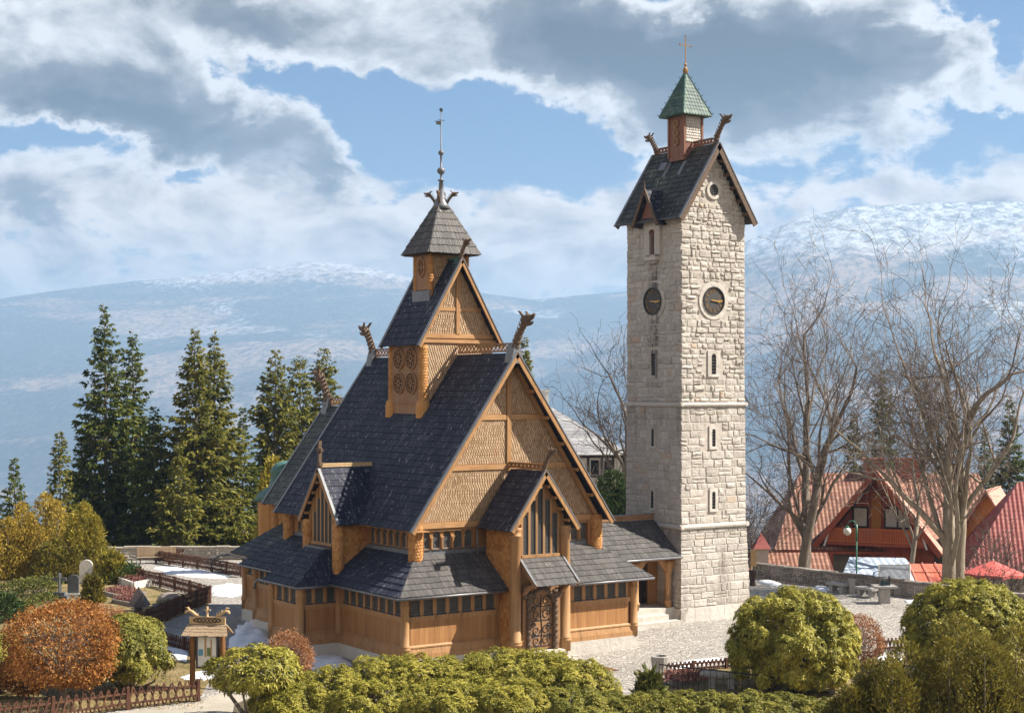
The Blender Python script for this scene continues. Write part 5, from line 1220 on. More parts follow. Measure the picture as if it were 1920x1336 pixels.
def ball(name,label,c,R,N,mat,seed,L=.07,Wd=.05,trunk=None,group=None,cat='shrub',rough=.06):
    """a shrub clipped to a smooth rounded outline"""
    rng=np.random.default_rng(seed); c=np.array(c,float); R=np.array(R,float)
    root=empty(name,(c[0],c[1],G),label,cat,group); d=unit(rng.normal(size=(N,3)))
    wob=1+.05*np.sin(d[:,:1]*5+seed)+.05*np.sin(d[:,1:2]*6+1.3*seed)+.04*np.sin(d[:,2:3]*7+seed)
    P=c+d*R*wob*rng.uniform(.80,1.02,(N,1))+rng.normal(size=(N,3))*rough; P=P[P[:,2]>G+.05]; d=unit((P-c)/R)
    V,Q=scattered(P,d,rng,L,Wd,.1,1.0,2); npmesh('foliage',V,Q,M[mat],root)
    mb=MB(); b=Vector((c[0],c[1],G)); h=Vector(c)
    if trunk: mb.tube([b-ZV*.1,b+ZV*(c[2]-R[2]-G)*.6+Vector((.03,.02,0)),h],[trunk*1.3,trunk,trunk*.6],8)
    stems(mb,b if not trunk else h-ZV*R[2]*.7,[tuple(c+q*R*.8) for q in unit(rng.normal(size=(14,3))) if q[2]>-.3],trunk*.5 if trunk else .04,rng,.15); mb.build('trunk',M['bark'],root)
    p=c+unit(rng.normal(size=(700,3)))*R*rng.uniform(.2,.68,(700,1)); p=p[p[:,2]>G+.1]; V,Q=scattered(p,unit(p-c),rng,.26,.03,.1,.8); npmesh('twigs',V,Q,M['bark'],root)
    return root
def conifer(label,base,top,R,seed,mat='spruce',name='spruce_tree',cat='tree',group=None,lean=0,bare=.06,power=.85,dens=1.,double=False,irr=.28,trunkr=None,spray=.78):
    rng=np.random.default_rng(seed); base=Vector(base); top=Vector(top); Ht=(top-base).length; root=empty(name,base,label,cat,group)
    mb=MB(); tr=trunkr or Ht*.011; pts=[base.lerp(top,k/8)+Vector((math.sin(k*1.3+seed)*.05,math.cos(k*1.7+seed)*.05,0)) for k in range(9)]; mb.tube(pts,[tr*(1-.93*k/8) for k in range(9)],7)
    VV=[];QQ=[];n0=0; z=bare*Ht; bm=MB()
    while z<Ht*.985:
        f=z/Ht; env=R*(1-f)**power*(.55+.45*min(1,f/.12+.4))*(1+.16*math.sin(z*1.1+seed)); nb=int(rng.integers(9,13)*dens) if f<.9 else 6
        a0=rng.uniform(0,6.28)
        for b in range(max(4,nb)):
            fz=min(.99,max(.02,f+rng.uniform(-.018,.018)))
            a=a0+2*PI*b/nb+rng.uniform(-.4,.4); Lb=max(.22,env*(rng.uniform(1-irr*1.9,1+irr*.9))); rad=np.array([math.cos(a),math.sin(a),0]); sd=np.array([-math.sin(a),math.cos(a),0])
            o=np.array(base.lerp(top,fz)); K=max(5,int(Lb*8)); s=rng.uniform(.12,1,K)**.7; s[-1]=1
            rise=.45*(f-.30)+rng.uniform(-.12,.12); dz=Lb*(rise*s-.22*s**1.3+.16*s**3)
            p=o+rad*(s*Lb)[:,None]+np.array([0,0,1])*dz[:,None]
            sg=np.where(rng.random(K)<.5,1,-1)[:,None]; sp_=rng.uniform(.1,.95,(K,1))
            d=unit(rad*(1.05-sp_*.6)+sd*sg*sp_+np.array([0,0,1])*rng.uniform(-.55,.15,(K,1)))
            sw=unit(np.cross(d,np.array([0,0,1]))+rng.normal(size=(K,3))*.6); L_=spray*rng.uniform(.6,1.2,K)*(1-.3*s)*min(1,.4+Lb*.3)
            V,Q=leaves(p,d,sw,L_,L_*.46,.15); VV.append(V);QQ.append(Q+n0);n0+=len(V)
            d2=unit(d+rng.normal(size=d.shape)*.55+np.array([0,0,-.15])); V,Q=leaves(p,d2,unit(np.cross(d2,rng.normal(size=d.shape))),L_*.85,L_*.36,.2); VV.append(V);QQ.append(Q+n0);n0+=len(V)
            if f<.8 and b%3==0: e=o+rad*Lb*.8+np.array([0,0,dz.mean()]); bm.tube([Vector(o),Vector(o+rad*Lb*.45+np.array([0,0,dz.mean()*.6])),Vector(e)],[tr*.2,tr*.13,tr*.05],4,False)
        z+=rng.uniform(.30,.44)*(1.15 if f<.8 else .8)
    npmesh('crown',np.concatenate(VV),np.concatenate(QQ),M[mat],root); mb.build('trunk',M['bark'],root,smooth=True); bm.build('branches',M['bark'],root)
    return root
def thuja(label,base,h,R,seed,mat='thuja',name='thuja_shrub',cat='shrub',group=None,N=3000,tops=4,L=.34,Wd=.11,pw=.7):
    """upright feathery shrub of several pointed leaders"""
    rng=np.random.default_rng(seed); b=np.array(base,float); root=empty(name,base,label,cat,group); P=[];D=[]; mb=MB()
    for k in range(tops):
        a=rng.uniform(0,6.28); rr=R*(.0 if k==0 else rng.uniform(.35,.65)); o=b+np.array([math.cos(a)*rr,math.sin(a)*rr,0]); hh=h*(1 if k==0 else rng.uniform(.6,.92)); r0=R*(.75 if k==0 else rng.uniform(.4,.6))
        n=int(N/tops*(1.4 if k==0 else .87)); f=rng.random(n)**1.15; an=rng.uniform(0,6.28,n); prof=r0*(1-f)**pw*(.75+.25*np.sin(np.minimum(1,f*6)*PI/2))
        lump=1+.22*np.sin(an*3+f*14+k)+.12*np.sin(an*7-f*23); rad=prof*lump*rng.uniform(.72,1.05,n)
        P.append(o+np.stack([np.cos(an)*rad,np.sin(an)*rad,f*hh+.02],1)); D.append(np.stack([np.cos(an)*.8,np.sin(an)*.8,np.full(n,.9)],1))
        mb.tube([Vector(o),Vector(o+np.array([0,0,hh*.9]))],[.07,.01],5)
    P=np.concatenate(P);D=unit(np.concatenate(D)); V,Q=scattered(P,D,rng,L,Wd,.2,.45,2,0); npmesh('foliage',V,Q,M[mat],root); mb.build('stem',M['bark'],root); return root
def bare_tree(label,base,seed,Ht,trunk_r,limbs,spread,mat='twig',bark='bark',levels=6,name='bare_tree',trunks=((0,0),),fork=.3,group=None,twigr=.013,cat='tree',kids=(4,4,3,3,2),up=.18):
    rng=np.random.default_rng(seed); base=Vector(base); root=empty(name,base,label,cat,group); tk=MB(); br=MB(); tw=MB(); cnt=[0]
    def grow(p,d,L,r,lev):
        n=4 if lev<=2 else 3; pts=[p]; dd=d.copy(); rs=[r]
        for k in range(n):
            dd=(dd+Vector(rng.normal(size=3))*(.13 if lev<3 else .24)+ZV*up*(.35 if lev<5 else .12)).normalized(); pts.append(pts[-1]+dd*L/n); rs.append(max(twigr*.7,r*(1-.40*(k+1)/n)))
        (br if lev<=2 else tw).tube(pts,rs,6 if lev<=1 else (5 if lev==2 else 3),False)
        if lev>=levels: return
        nb=kids[min(lev,len(kids)-1)]
        for b in range(nb):
            t=rng.uniform(.25,.98) if b else 1.0; i=min(n-1,int(t*n)); q=pts[i].lerp(pts[i+1],t*n-i) if t<1 else pts[-1]
            nd=(dd+Vector(rng.normal(size=3))*(.55 if b else .22)*spread).normalized(); nd=(nd+ZV*up*.5).normalized()
            grow(q,nd,L*(rng.uniform(.50,.80) if b else rng.uniform(.68,.86)),max(twigr,rs[min(i+1,n)]*(rng.uniform(.45,.68) if b else .88)),lev+1)
    for (ox,oy) in trunks:
        o=base+Vector((ox,oy,-.2)); hf=Ht*fork; pts=[o]; d=Vector((ox*.03,oy*.03,1)).normalized()
        for k in range(6): d=(d+Vector(rng.normal(size=3))*.045).normalized(); d.z=abs(d.z); pts.append(pts[-1]+d*hf/6)
        tk.tube(pts,[trunk_r*(1.25-.25*min(1,k*.9)-.05*k) for k in range(7)],10)
        for k in range(limbs):
            a=2*PI*k/limbs+rng.uniform(-.5,.5); t=rng.uniform(.55,1) if k>1 else 1; q=pts[0].lerp(pts[-1],t); i=min(5,int(t*6)); q=pts[i].lerp(pts[i+1],t*6-i) if t<1 else pts[-1]
            nd=(Vector((math.cos(a),math.sin(a),0))*rng.uniform(.35,.8)*spread+ZV*rng.uniform(.8,1.2)).normalized() if k else (d+Vector(rng.normal(size=3))*.1).normalized()
            grow(q,nd,(Ht-hf)*rng.uniform(.26,.38)*(1.15 if k==0 else 1),trunk_r*rng.uniform(.32,.50) if k else trunk_r*.72,1)
    tk.build('trunk',M[bark],root,smooth=True); br.build('limbs',M[bark],root,smooth=True); tw.build('twigs',M[mat],root); return root

# -- spruces and firs beyond the low wall on the left: (trunk px, top py, depth, spread, ...)
def tree_at(px,py,d,tl=0):
    l=(px-960)/F*d; b=loc(d,l,height(d,l)); t=loc(d,l+tl,H-(py-YH)/F*d); return b,t
GT='evergreens beyond the low stone wall'
for i,(px,py,d,R,mat,lab,kw) in enumerate([
    (203,568,122,4.3,'spruce','tallest dark spruce with thin pointed top, left of the spruce pair',dict(tl=-.35,irr=.35)),
    (249,617,126,4.0,'spruce','slightly shorter dark spruce touching the right side of the tallest one',dict(irr=.35)),
    (366,612,118,4.1,'pine','tall full olive fir, left of the twin fir tops beside the church',dict(dens=1.25)),
    (404,615,121,3.9,'pine','tall full olive fir, right of the twin fir tops, close to the church roof',dict(dens=1.25,tl=-.1)),
    (455,760,127,3.0,'spruce','dark thin fir peeping out behind the right edge of the twin firs',dict(irr=.5,dens=.7)),
    (516,652,131,3.6,'pine','yellowish fir with rounded pointed top, leftmost of three behind the church roof',dict(power=.6,dens=1.1)),
    (562,664,134,3.0,'pine','middle one of three loose firs just behind the left end of the church roof',dict(power=.5)),
    (608,650,137,3.0,'pine','fir standing behind the rear dragon head at the left end of the church',dict(power=.55,dens=1.2)),
    (27,858,112,2.2,'spruce','small green spruce at the left edge behind the bronze shrubs',dict()),
    (112,806,116,2.4,'pine','small yellow green spruce between the bronze shrubs and the tallest spruce',dict()),
    (290,760,119,3.4,'spruce','broad dark spruce filling the gap between the spruce pair and the twin firs',dict(dens=1.3)),
    (160,770,125,2.6,'spruce','low dark spruce half hidden at the left of the tallest spruce',dict(dens=1.2)),
    (984,628,140,3.2,'pine','fir top showing above the front end of the church ridge',dict(dens=1.2)),
    (335,830,113,2.6,'pine','low bright olive fir in front of the twin firs above the brown fence',dict(dens=1.3)),
    ]):
    kw=dict(kw); tl=kw.pop('tl',0); b,t=tree_at(px,py,d,tl); conifer(lab,b,t,R,100+i,mat,group=GT,**kw)
GR='dark evergreens behind the red roofed houses'
for i,(px,py,d,R,lab) in enumerate([(1655,690,158,4.0,'dark spruce standing behind the red house between the bare trees'),(1893,738,150,4.2,'dark spruce at the right edge behind the bright red roof'),(1846,800,160,3.6,'shorter dark spruce left of the one at the right edge'),
    (1600,770,165,3.6,'dim spruce behind the left roof slope of the red house')]):
    b,t=tree_at(px,py,d); conifer(lab,b,t,R,140+i,'spruce',group=GR)
b,t=tree_at(512,862,100); thuja('tall yellowish conifer shrub behind the rear end of the church',b+ZV*0,t.z-b.z,1.3,31,'thuja',N=3500,tops=3,pw=.5,name='conifer_shrub')
b=gp(1148,1060); thuja('dense dark evergreen shrub in the gap between church gable and bell tower',loc(101,(1150-960)/F*101),H-(888-YH)/F*101-G,2.6,32,'darkshrub',N=6000,tops=5,pw=.45,name='evergreen_shrub')

# -- bare deciduous trees
GB='bare trees behind the yard wall'
def bt(px,py,d): l=(px-960)/F*d; z=height(d,l); return loc(d,l,z), H-(py-YH)/F*d-z
b,h=bt(1500,500,99); bare_tree('bare tree with twin slender trunks right of the bell tower',b,3,h,.36,5,1.0,'twig_pale','bark',7,trunks=((-.28,.1),(.35,-.1)),fork=.40,group=GB,kids=(4,4,3,3,2,2,2))
b,h=bt(1785,462,91); bare_tree('largest bare tree with thick pale double trunk at the right',b,8,h,.46,6,1.0,'twig_pale','bark_pale',7,trunks=((-.26,.1),(.34,-.1)),fork=.36,group=GB,kids=(4,4,3,3,2,2,2))
b,h=bt(1690,690,104); bare_tree('thin bare tree between the two big bare trees in front of the red house',b,13,h,.20,6,1.1,'twig','bark_pale',6,fork=.42,group=GB)
b,h=bt(1172,585,106); bare_tree('bare tree half hidden behind the left side of the bell tower',b,21,h,.26,7,1.25,'twig','bark',6,fork=.45,group=GB)
b,h=bt(1105,790,112); bare_tree('small bare bushy tree in front of the pale house behind the church',b,24,h,.10,7,1.3,'twig','bark',5,fork=.3,group=GB,kids=(4,4,4,3))
for i,(px,py,d,lab) in enumerate([(1432,850,118,'low grey bare tree just right of the bell tower'),(1468,880,124,'low grey bare tree behind the left roof edge of the red house'),(1405,905,114,'scrubby bare bush beside the tower foot'),
    (1890,915,98,'tangled bare bush in front of the bright red roof'),(1845,990,92,'low tangled bare bush above the red parasol'),(1600,800,135,'bare tree crown behind the ridge of the red house'),(1740,790,140,'bare tree crown behind the chimneys of the red house'),(1540,820,132,'thin bare tree behind the tiled left slope of the red house')]):
    b,h=bt(px,py,d); bare_tree(lab,b,40+i,h,.10,7,1.35,'twig','bark',5,fork=.22,group='low bare trees and bushes around the houses',kids=(4,4,4,3),name='bare_bush' if 'bush' in lab else 'bare_tree')

# -- garden shrubs
GY='bronze conifers in the cemetery garden'
for i,(px,py,d,R,h_,mat,lab) in enumerate([(15,1085,97,2.3,None,'thuja_bronze','bronze thuja cut by the left edge'),(85,1088,99,2.6,None,'thuja_bronze','tallest bronze thuja with feathery top beside the dark spruces'),(158,1080,97,2.0,None,'thuja','golden thuja, rightmost of the bronze group, above the pale headstone'),(110,1092,95.5,1.7,None,'thuja_olive','greener thuja in front of the bronze ones behind the grey headstone')]):
    top=(975,928,945,1015)[i]; l=(px-960)/F*d; thuja(lab,loc(d,l),H-(top-YH)/F*d-G,R,60+i,mat,group=GY,N=7000,tops=6,L=.22,Wd=.075,pw=.62)
thuja('low rounded yellow shrub at the top of the garden path',gp(208,1092),1.75,.9,66,'thuja',N=1500,tops=4,pw=.35,name='yellow_shrub')
thuja('small dark cone of thuja beside the grey headstone',gp(174,1132),1.3,.45,67,'thuja_olive',N=900,tops=1,pw=.5,name='cone_shrub')
bush('juniper_shrub','low spreading juniper by the path fence','shrub',gp(228,1092)+ZV*.25,(1.4,1.4,.6),500,'darkshrub',68,'scatter',.35,.1,2,8,.45,zmin=-.4,core=0)
bush('juniper_shrub','low green shrub beside the small white stone at the left edge','shrub',gp(8,1165)+ZV*.4,(.9,.9,.75),700,'darkshrub',69,'scatter',.3,.09,2,10,.4,core=0)
bush('small_shrub','low yellow green shrub on the lawn under the grey cross','shrub',gp(70,1118)+ZV*.3,(1.3,1.3,.6),600,'hedge',70,'scatter',.2,.09,2,10,.4,core=0)
def clipped(label,p,q,w,h,seed,mat='hedge'):
    rng=np.random.default_rng(seed); p=np.array(p);q=np.array(q); d=q-p; Ld=np.linalg.norm(d[:2]); d/=Ld; s=np.array([-d[1],d[0],0]); N=int(Ld*(w+2*h)*95)
    root=empty('clipped_hedge',tuple((p+q)/2),label,'hedge','low clipped hedges'); u=rng.uniform(0,Ld,N); k=rng.random(N)*(w+2*h)
    y=np.where(k<h,-w/2,np.where(k<h+w,k-h-w/2,w/2)); z=np.where(k<h,k,np.where(k<h+w,h,k-h-w)); nn=np.where((k<h)[:,None],-s,np.where((k<h+w)[:,None],np.array([0,0,1.]),s))
    P=p+d*u[:,None]+s*(y+rng.normal(size=N)*.06)[:,None]+np.array([0,0,1])*(z*(1+.12*np.sin(u*2.1))+rng.normal(size=N)*.05+.03)[:,None]
    V,Q=scattered(P,nn,rng,.16,.08,.2,.9,2); npmesh('foliage',V,Q,M[mat],root)
    mb=MB()
    for t in np.arange(.3,Ld,.5): o=Vector(p+d*t); mb.tube([o-ZV*.05,o+ZV*h*.85],[.03,.015],4)
    mb.build('stem',M['bark'],root)
clipped('clipped hedge strip in sun running under the bronze thujas',gp(-40,1122),gp(105,1098),1.0,.5,71)
clipped('lower clipped hedge strip with grass beyond it at the left edge',gp(-40,1165),gp(100,1125),.8,.32,72)

c=gp(118,1326); ball('beech_ball','large round rust brown beech on a short trunk',c+ZV*2.35,(2.0,2.0,1.65),7500,'beech',81,.10,.07,.13,'clipped rust brown beeches',cat='shrub')
c=gp(45,1312); ball('beech_ball','small rust brown beech squeezed under the left side of the large one',c+ZV*1.0,(.85,.85,.75),2400,'beech',82,.09,.06,.06,'clipped rust brown beeches')
c=gp(540,1278); ball('beech_ball','tan clipped beech ball between the notice board and the church',c+ZV*.95,(1.05,1.05,1.0),4200,'beech_pale',83,.075,.05,.06,'clipped rust brown beeches')
c=gp(1608,1245); ball('beech_ball','tan clipped beech ball behind the right shoulder of the big yellow rhododendron',c+ZV*.95,(1.15,1.15,1.1),4200,'beech_pale',84,.075,.05,.06,'clipped rust brown beeches')
c=gp(190,1240); ball('beech_ball','tan topped clipped ball behind the green rhododendron beside the large rust beech',c+ZV*1.2,(1.3,1.3,1.3),4200,'beech_pale',85,.08,.05,.07,'clipped rust brown beeches')
RG='rhododendrons'
c=gp(238,1296); bush('rhododendron','green rhododendron mound filling in behind the large rust beech','shrub',c+ZV*1.35,(1.75,1.9,1.55),3000,'rhodo_green',91,L=.15,Wd=.05,nl=26,lr=.32,group=RG)
c=gp(-5,1300); bush('rhododendron','green rhododendron cut by the left edge behind the small rust beech','shrub',c+ZV*1.0,(1.2,1.3,1.3),1000,'rhodo_green',92,L=.20,Wd=.06,group=RG)
c=gp(475,1352); bush('rhododendron','open olive rhododendron with bare stems in front of the notice board','shrub',c+ZV*1.75,(1.65,1.65,1.0),1000,'rhodo',93,L=.20,Wd=.06,nl=20,lr=.36,zmin=-.7,group=RG,core=.35,stemr=.09,ntop=12)
c=gp(1487,1292); bush('rhododendron','big domed yellow green rhododendron in the round bed before the tower','shrub',c+ZV*1.7,(2.6,2.5,2.35),6000,'rhodo_gold',94,L=.16,Wd=.055,nl=150,lr=.12,fill=.5,group=RG,core=.5)
c=gp(1815,1268); bush('rhododendron','big rhododendron with sunlit yellow tips at the right edge','shrub',c+ZV*1.75,(2.7,2.6,2.25),6000,'rhodo_gold',95,L=.16,Wd=.055,nl=150,lr=.12,fill=.5,group=RG,core=.5)
# the long rhododendron mass in the foreground: one thing per plant
k=0
HM=[(560,1352,1.35,1.7,.9),(640,1345,1.75,1.9,0),(715,1338,2.0,1.9,0),(790,1342,2.1,1.9,0),(865,1340,2.05,1.9,0),(940,1338,2.25,2.0,0),(1010,1338,2.2,1.9,0),(1075,1344,2.0,1.7,0),(700,1372,1.7,1.6,0),(830,1374,1.7,1.7,0),(960,1374,1.75,1.7,0),(1080,1376,1.55,1.6,0),(1160,1372,1.28,1.5,0),(1230,1376,1.38,1.5,0),(1310,1380,1.43,1.5,0),(1395,1380,1.46,1.5,0),(1470,1382,1.38,1.5,0),(1540,1384,1.28,1.3,0)]
LABH=['low loose rhododendron with dry stems at the left end of the long hedge','rhododendron second from the left end of the hedge, below the snow patch','hedge rhododendron below the near corner post of the church','hedge rhododendron below the left front wall of the church','hedge rhododendron left of the church steps below the porch wall','tallest hedge rhododendron just left of the church steps','hedge rhododendron directly below the church steps','hedge rhododendron at the right shoulder of the hedge by the door mat',
 'near rhododendron in the front row below the church corner','near rhododendron in the front row below the front wall','near rhododendron in the front row below the porch','near rhododendron in the front row where the hedge steps down','low green rhododendron of the hedge beside the stone bin','low green rhododendron below the left end of the iron railing','low green rhododendron in front of the left log rail','low green rhododendron in front of the middle log rail','low green rhododendron in front of the right log rail','last low rhododendron of the hedge beside the olive thuja']
for i,(px,py,h_,r_,_) in enumerate(HM):
    c=gp(px,py); mat='rhodo' if px<1150 and i!=11 else 'rhodo_green'
    bush('hedge_rhododendron',LABH[i],'shrub',c+ZV*h_*.48,(r_,r_,h_*.56),3000,mat,200+i,L=.118,Wd=.038,k=7,nl=70,lr=.17,zmin=-.4,group='long rhododendron hedge along the bottom',core=.4,up=.9)
thuja('small pale green thuja at the right end of the tall hedge',gp(1216,1335),1.35,.55,111,'hedge',N=900,tops=3,pw=.5)
for i,(px,py,h_,R,lab) in enumerate([(1795,1405,4.3,2.3,'tall olive thuja in the right foreground'),(1700,1410,3.5,1.9,'olive thuja left of the tall one in the foreground'),(1905,1400,3.9,2.2,'olive thuja cut by the right edge'),(1625,1408,2.3,1.5,'low olive thuja at the left end of the foreground group')]):
    thuja(lab,gp(px,py),h_,R,120+i,'thuja_olive',group='olive thujas in the right foreground',N=11000,tops=8,L=.17,Wd=.045,pw=.5)
# tufts of dry grass on the lawns
def tufts():
    rng=np.random.default_rng(5); P=[]
    for x0,x1,y0,y1,n in ((0,380,1270,1330,2600),(250,360,1210,1300,500),(0,360,1100,1180,1200),(1650,1760,1225,1300,500)):
        for _ in range(n): P.append(tuple(gp(rng.uniform(x0,x1),rng.uniform(y0,y1),G+.01)))
    P=np.array(P); d=unit(np.array([0,0,1.])+rng.normal(size=P.shape)*.45); s=unit(np.cross(d,rng.normal(size=P.shape))); V,Q=leaves(P,d,s,rng.uniform(.06,.15,len(P)),.03,.3)
    tag(npmesh('grass',V,Q,island_mat('dry grass blades',[(0,(.14,.12,.03)),(.5,(.28,.21,.075)),(1,(.42,.31,.14))],.9)),kind='stuff')
tufts()
# ------------------------------------------------------------------ houses and stalls beyond the yard wall
def uvpoly(mb_list, pts): mb_list.append([Vector(p) for p in pts])
def roofmesh(name, polys, mat, parent, th=.12):
    """flat roof slopes with a tile-course UV (metres along the eave and up the slope) and a real thickness"""
    vs=[];fs=[];uvs=[]
    for P in polys:
        o=P[0]; U=(P[1]-P[0]).normalized(); n=U.cross(P[-1]-P[0]).normalized(); V=n.cross(U); b=len(vs); k=len(P)
        vs+=list(P)+[p-n*th for p in P]; fs.append(tuple(range(b,b+k))); fs.append(tuple(range(b+2*k-1,b+k-1,-1)))
        for i in range(k): j=(i+1)%k; fs.append((b+i,b+k+i,b+k+j,b+j))
        uvs+=[((p-o).dot(U),(p-o).dot(V)) for p in P]*2
    off=ORG[parent.name]; me=bpy.data.meshes.new(name); me.from_pydata([tuple(v-off) for v in vs],[],fs); me.update()
    uv=me.uv_layers.new(name='UVMap')
    for l in me.loops: uv.data[l.index].uv=uvs[l.vertex_index]
    return link(name,me,M[mat],parent)
class Loc:
    """a frame turned by rot about a ground point: x along the ridge, y towards the front"""
    def __init__(s,o,ang): s.o=Vector(o); s.X=RIGHT*math.cos(ang)+FWD*math.sin(ang); s.Y=-(FWD*math.cos(ang)-RIGHT*math.sin(ang))
    def __call__(s,x,y,z): return s.o+s.X*x+s.Y*y+ZV*z
    def box(s,mb,x0,x1,y0,y1,z0,z1): mb.hexa([s(x0,y0,z0),s(x0,y1,z0),s(x1,y1,z0),s(x1,y0,z0),s(x0,y0,z1),s(x0,y1,z1),s(x1,y1,z1),s(x1,y0,z1)])
# the red tiled house: ridge runs roughly across the view, a big gable with a balcony faces left of the viewer
hd_=118.; hl=(1640-960)/F*hd_; hz=-6.4
L=Loc(loc(hd_,hl,0),math.radians(-3))
house=empty('red_roof_house',loc(hd_,hl,hz),'red tiled chalet with a wooden balcony under its front gable','house')
EV,RZ_=-.85,4.6
roofmesh('main_roof',[[L(-7.8,2.2,EV),L(9.4,2.2,EV),L(8.6,-3.4,RZ_),L(-5.2,-3.4,RZ_)],[L(9.4,-9,EV),L(-7.8,-9,EV),L(-5.2,-3.4,RZ_),L(8.6,-3.4,RZ_)],[L(-7.8,-9,EV),L(-7.8,2.2,EV),L(-5.2,-3.4,RZ_)]],'tile',house)
mb=MB(); L.box(mb,-6.8,8.6,-8.2,1.2,hz,EV+.2); mb.prism([L(8.8,1.2,EV),L(8.8,-8,EV),L(8.5,-3.4,RZ_-.4)],L.X*-.2); mb.build('house_wall',M['yardwall'],house)
# front gable wing, turned so that its right slope shows as a salmon band
gd=114.5; gt=dp(1640,884,gd); ga=gt.z
Lg=Loc(Vector((gt.x,gt.y,0)),math.radians(-24)); gh=4.7; ge=ga-5.9
roofmesh('gable_roof',[[Lg(gh,0,ge),Lg(gh,-6,ge),Lg(0,-7,ga),Lg(0,0,ga)],[Lg(-gh,-5,ge),Lg(-gh,0,ge),Lg(0,0,ga),Lg(0,-7,ga)]],'tile',house)
mb=MB()
a,b=Lg(gh+.05,.03,ge-.02),Lg(0,.03,ga+.1); d=(b-a).normalized(); nn_=(Lg.Y.cross(d)); nn_=nn_ if nn_.z>0 else -nn_
mb.hexa([a+nn_*.05,a+nn_*.05-Lg.Y*1.5,b+nn_*.05-Lg.Y*1.5,b+nn_*.05,a+nn_*.13,a+nn_*.13-Lg.Y*1.5,b+nn_*.13-Lg.Y*1.5,b+nn_*.13]); fix_normals(mb.build('verge_sheet',M['salmon'],house))
for s in (-1,1): mb=MB(); mb.bar(Lg(s*(gh+.06),.02,ge-.16),Lg(0,.02,ga-.14),.12,.40); mb.build('bargeboard',M['house_red'],house)
fy_=-1.7; wz=ge+.2
mb=MB(); mb.prism([Lg(-4.0,fy_,wz-1.0),Lg(4.0,fy_,wz-1.0),Lg(4.0,fy_,wz+.4),Lg(0,fy_,ga-.45),Lg(-4.0,fy_,wz+.4)],Lg.Y*-.25); fix_normals(mb.build('gable_wall',M['house_red'],house))
mb=MB(); Lg.box(mb,-.55,.15,fy_+.02,fy_+.10,wz-.4,3.4); mb.build('gable_post',M['house_orange'],house)
for x0,x1 in ((-1.9,-.85),(.45,2.3)):
    f=MB(); Lg.box(f,x0-.08,x1+.08,fy_+.02,fy_+.08,.75,2.35); w=f.build('window',M['dark_wood'],house)
    g=MB(); n=2 if x1-x0>1.2 else 1
    for k in range(n): a=x0+(x1-x0)*k/n; b=x0+(x1-x0)*(k+1)/n; Lg.box(g,a+.06,b-.06,fy_+.085,fy_+.11,.9,2.22)
    g.build('curtained_pane',M['plaster'],w)
mb=MB(); Lg.box(mb,-3.6,3.6,fy_+.05,-.15,-.45,-.25); mb.build('balcony_floor',M['house_red'],house)
mb=MB(); Lg.box(mb,-3.6,3.6,-.2,-.10,.72,.85); Lg.box(mb,-3.6,3.6,-.2,-.12,-.22,-.1)
for k in range(42): x=-3.55+7.1*k/41; Lg.box(mb,x-.065,x+.065,-.18,-.13,-.1,.72)
mb.build('balcony_railing',M['house_orange2'],house)
for s in (-1,1): mb=MB(); mb.bar(Lg(s*3.75,-.08,-.55),Lg(s*3.1,-.08,1.5),.13,.13); mb.build('balcony_strut',M['white'],house)
mb=MB(); 
for x in (-5.2,-3.6,-.5,3.5): L.box(mb,x-.14,x+.14,2.0,2.3,hz,EV-.1)
mb.bar(L(-5.2,2.15,EV-.6),L(-6,2.15,EV-.05),.14,.14); mb.bar(L(-5.2,2.15,EV-.6),L(-4.4,2.15,EV-.05),.14,.14); L.box(mb,-8.8,8.8,2.0,2.25,EV-.3,EV-.1)
mb.build('porch_post',M['house_red'],house)
for x,y,w in ((.6,-3.6,.75),(3.4,-3.6,1.1)):
    mb=MB(); L.box(mb,x-w,x+w,y-.6,y+.6,RZ_-.8,RZ_+1.0); L.box(mb,x-w-.12,x+w+.12,y-.72,y+.72,RZ_+1.0,RZ_+1.14); mb.build('chimney',M['house_red'],house)
mb=MB(); c=L(3.1,-3.6,RZ_+1.14); mb.tube([c,c+ZV*.3,c+ZV*.35+L.X*.2],[.09,.09,.12],8); mb.build('chimney_cowl',M['gutter'],house)
# right-hand dormer of the same house
Lr=Loc(L(8.3,1.2,.9),math.radians(-28))
roofmesh('dormer_roof',[[Lr(2.1,1.6,-.6),Lr(2.1,-4,-.6),Lr(0,-4,2.8),Lr(0,1.6,2.8)],[Lr(-2.1,-4,-.6),Lr(-2.1,1.6,-.6),Lr(0,1.6,2.8),Lr(0,-4,2.8)]],'salmon',house)
mb=MB(); mb.prism([Lr(-1.7,1.1,-1.6),Lr(1.7,1.1,-1.6),Lr(1.7,1.1,-.2),Lr(0,1.1,2.5),Lr(-1.7,1.1,-.2)],Lr.Y*-.2); fix_normals(mb.build('dormer_wall',M['house_orange'],house))
roofmesh('lower_roof',[[L(5.2,6.8,-3.3),L(9.2,6.8,-3.3),L(9.0,1.8,-.9),L(5.2,1.8,-.9)]],'salmon',house)
mb=MB(); L.box(mb,5.6,8.8,2,6.2,hz,-3.2); mb.build('annex_wall',M['plaster'],house)
# bright red roof at the right edge
L2=Loc(loc(112,(1960-960)/F*112,0),math.radians(-8)); h2=empty('neighbour_house',loc(112,(1960-960)/F*112,-6.5),'house with bright red tiled roof and white wall cut by the right edge','house')
roofmesh('roof',[[L2(-6.2,4.0,-1.6),L2(5,4.0,-1.6),L2(4,-.5,4.4),L2(-1.8,-.5,4.4)],[L2(-6.2,-5,-1.6),L2(-6.2,4.0,-1.6),L2(-1.8,-.5,4.4)]],'tile_red',h2)
mb=MB(); L2.box(mb,-5.2,4.5,-4,3.2,-6.5,-1.5); mb.build('wall',M['plaster'],h2)
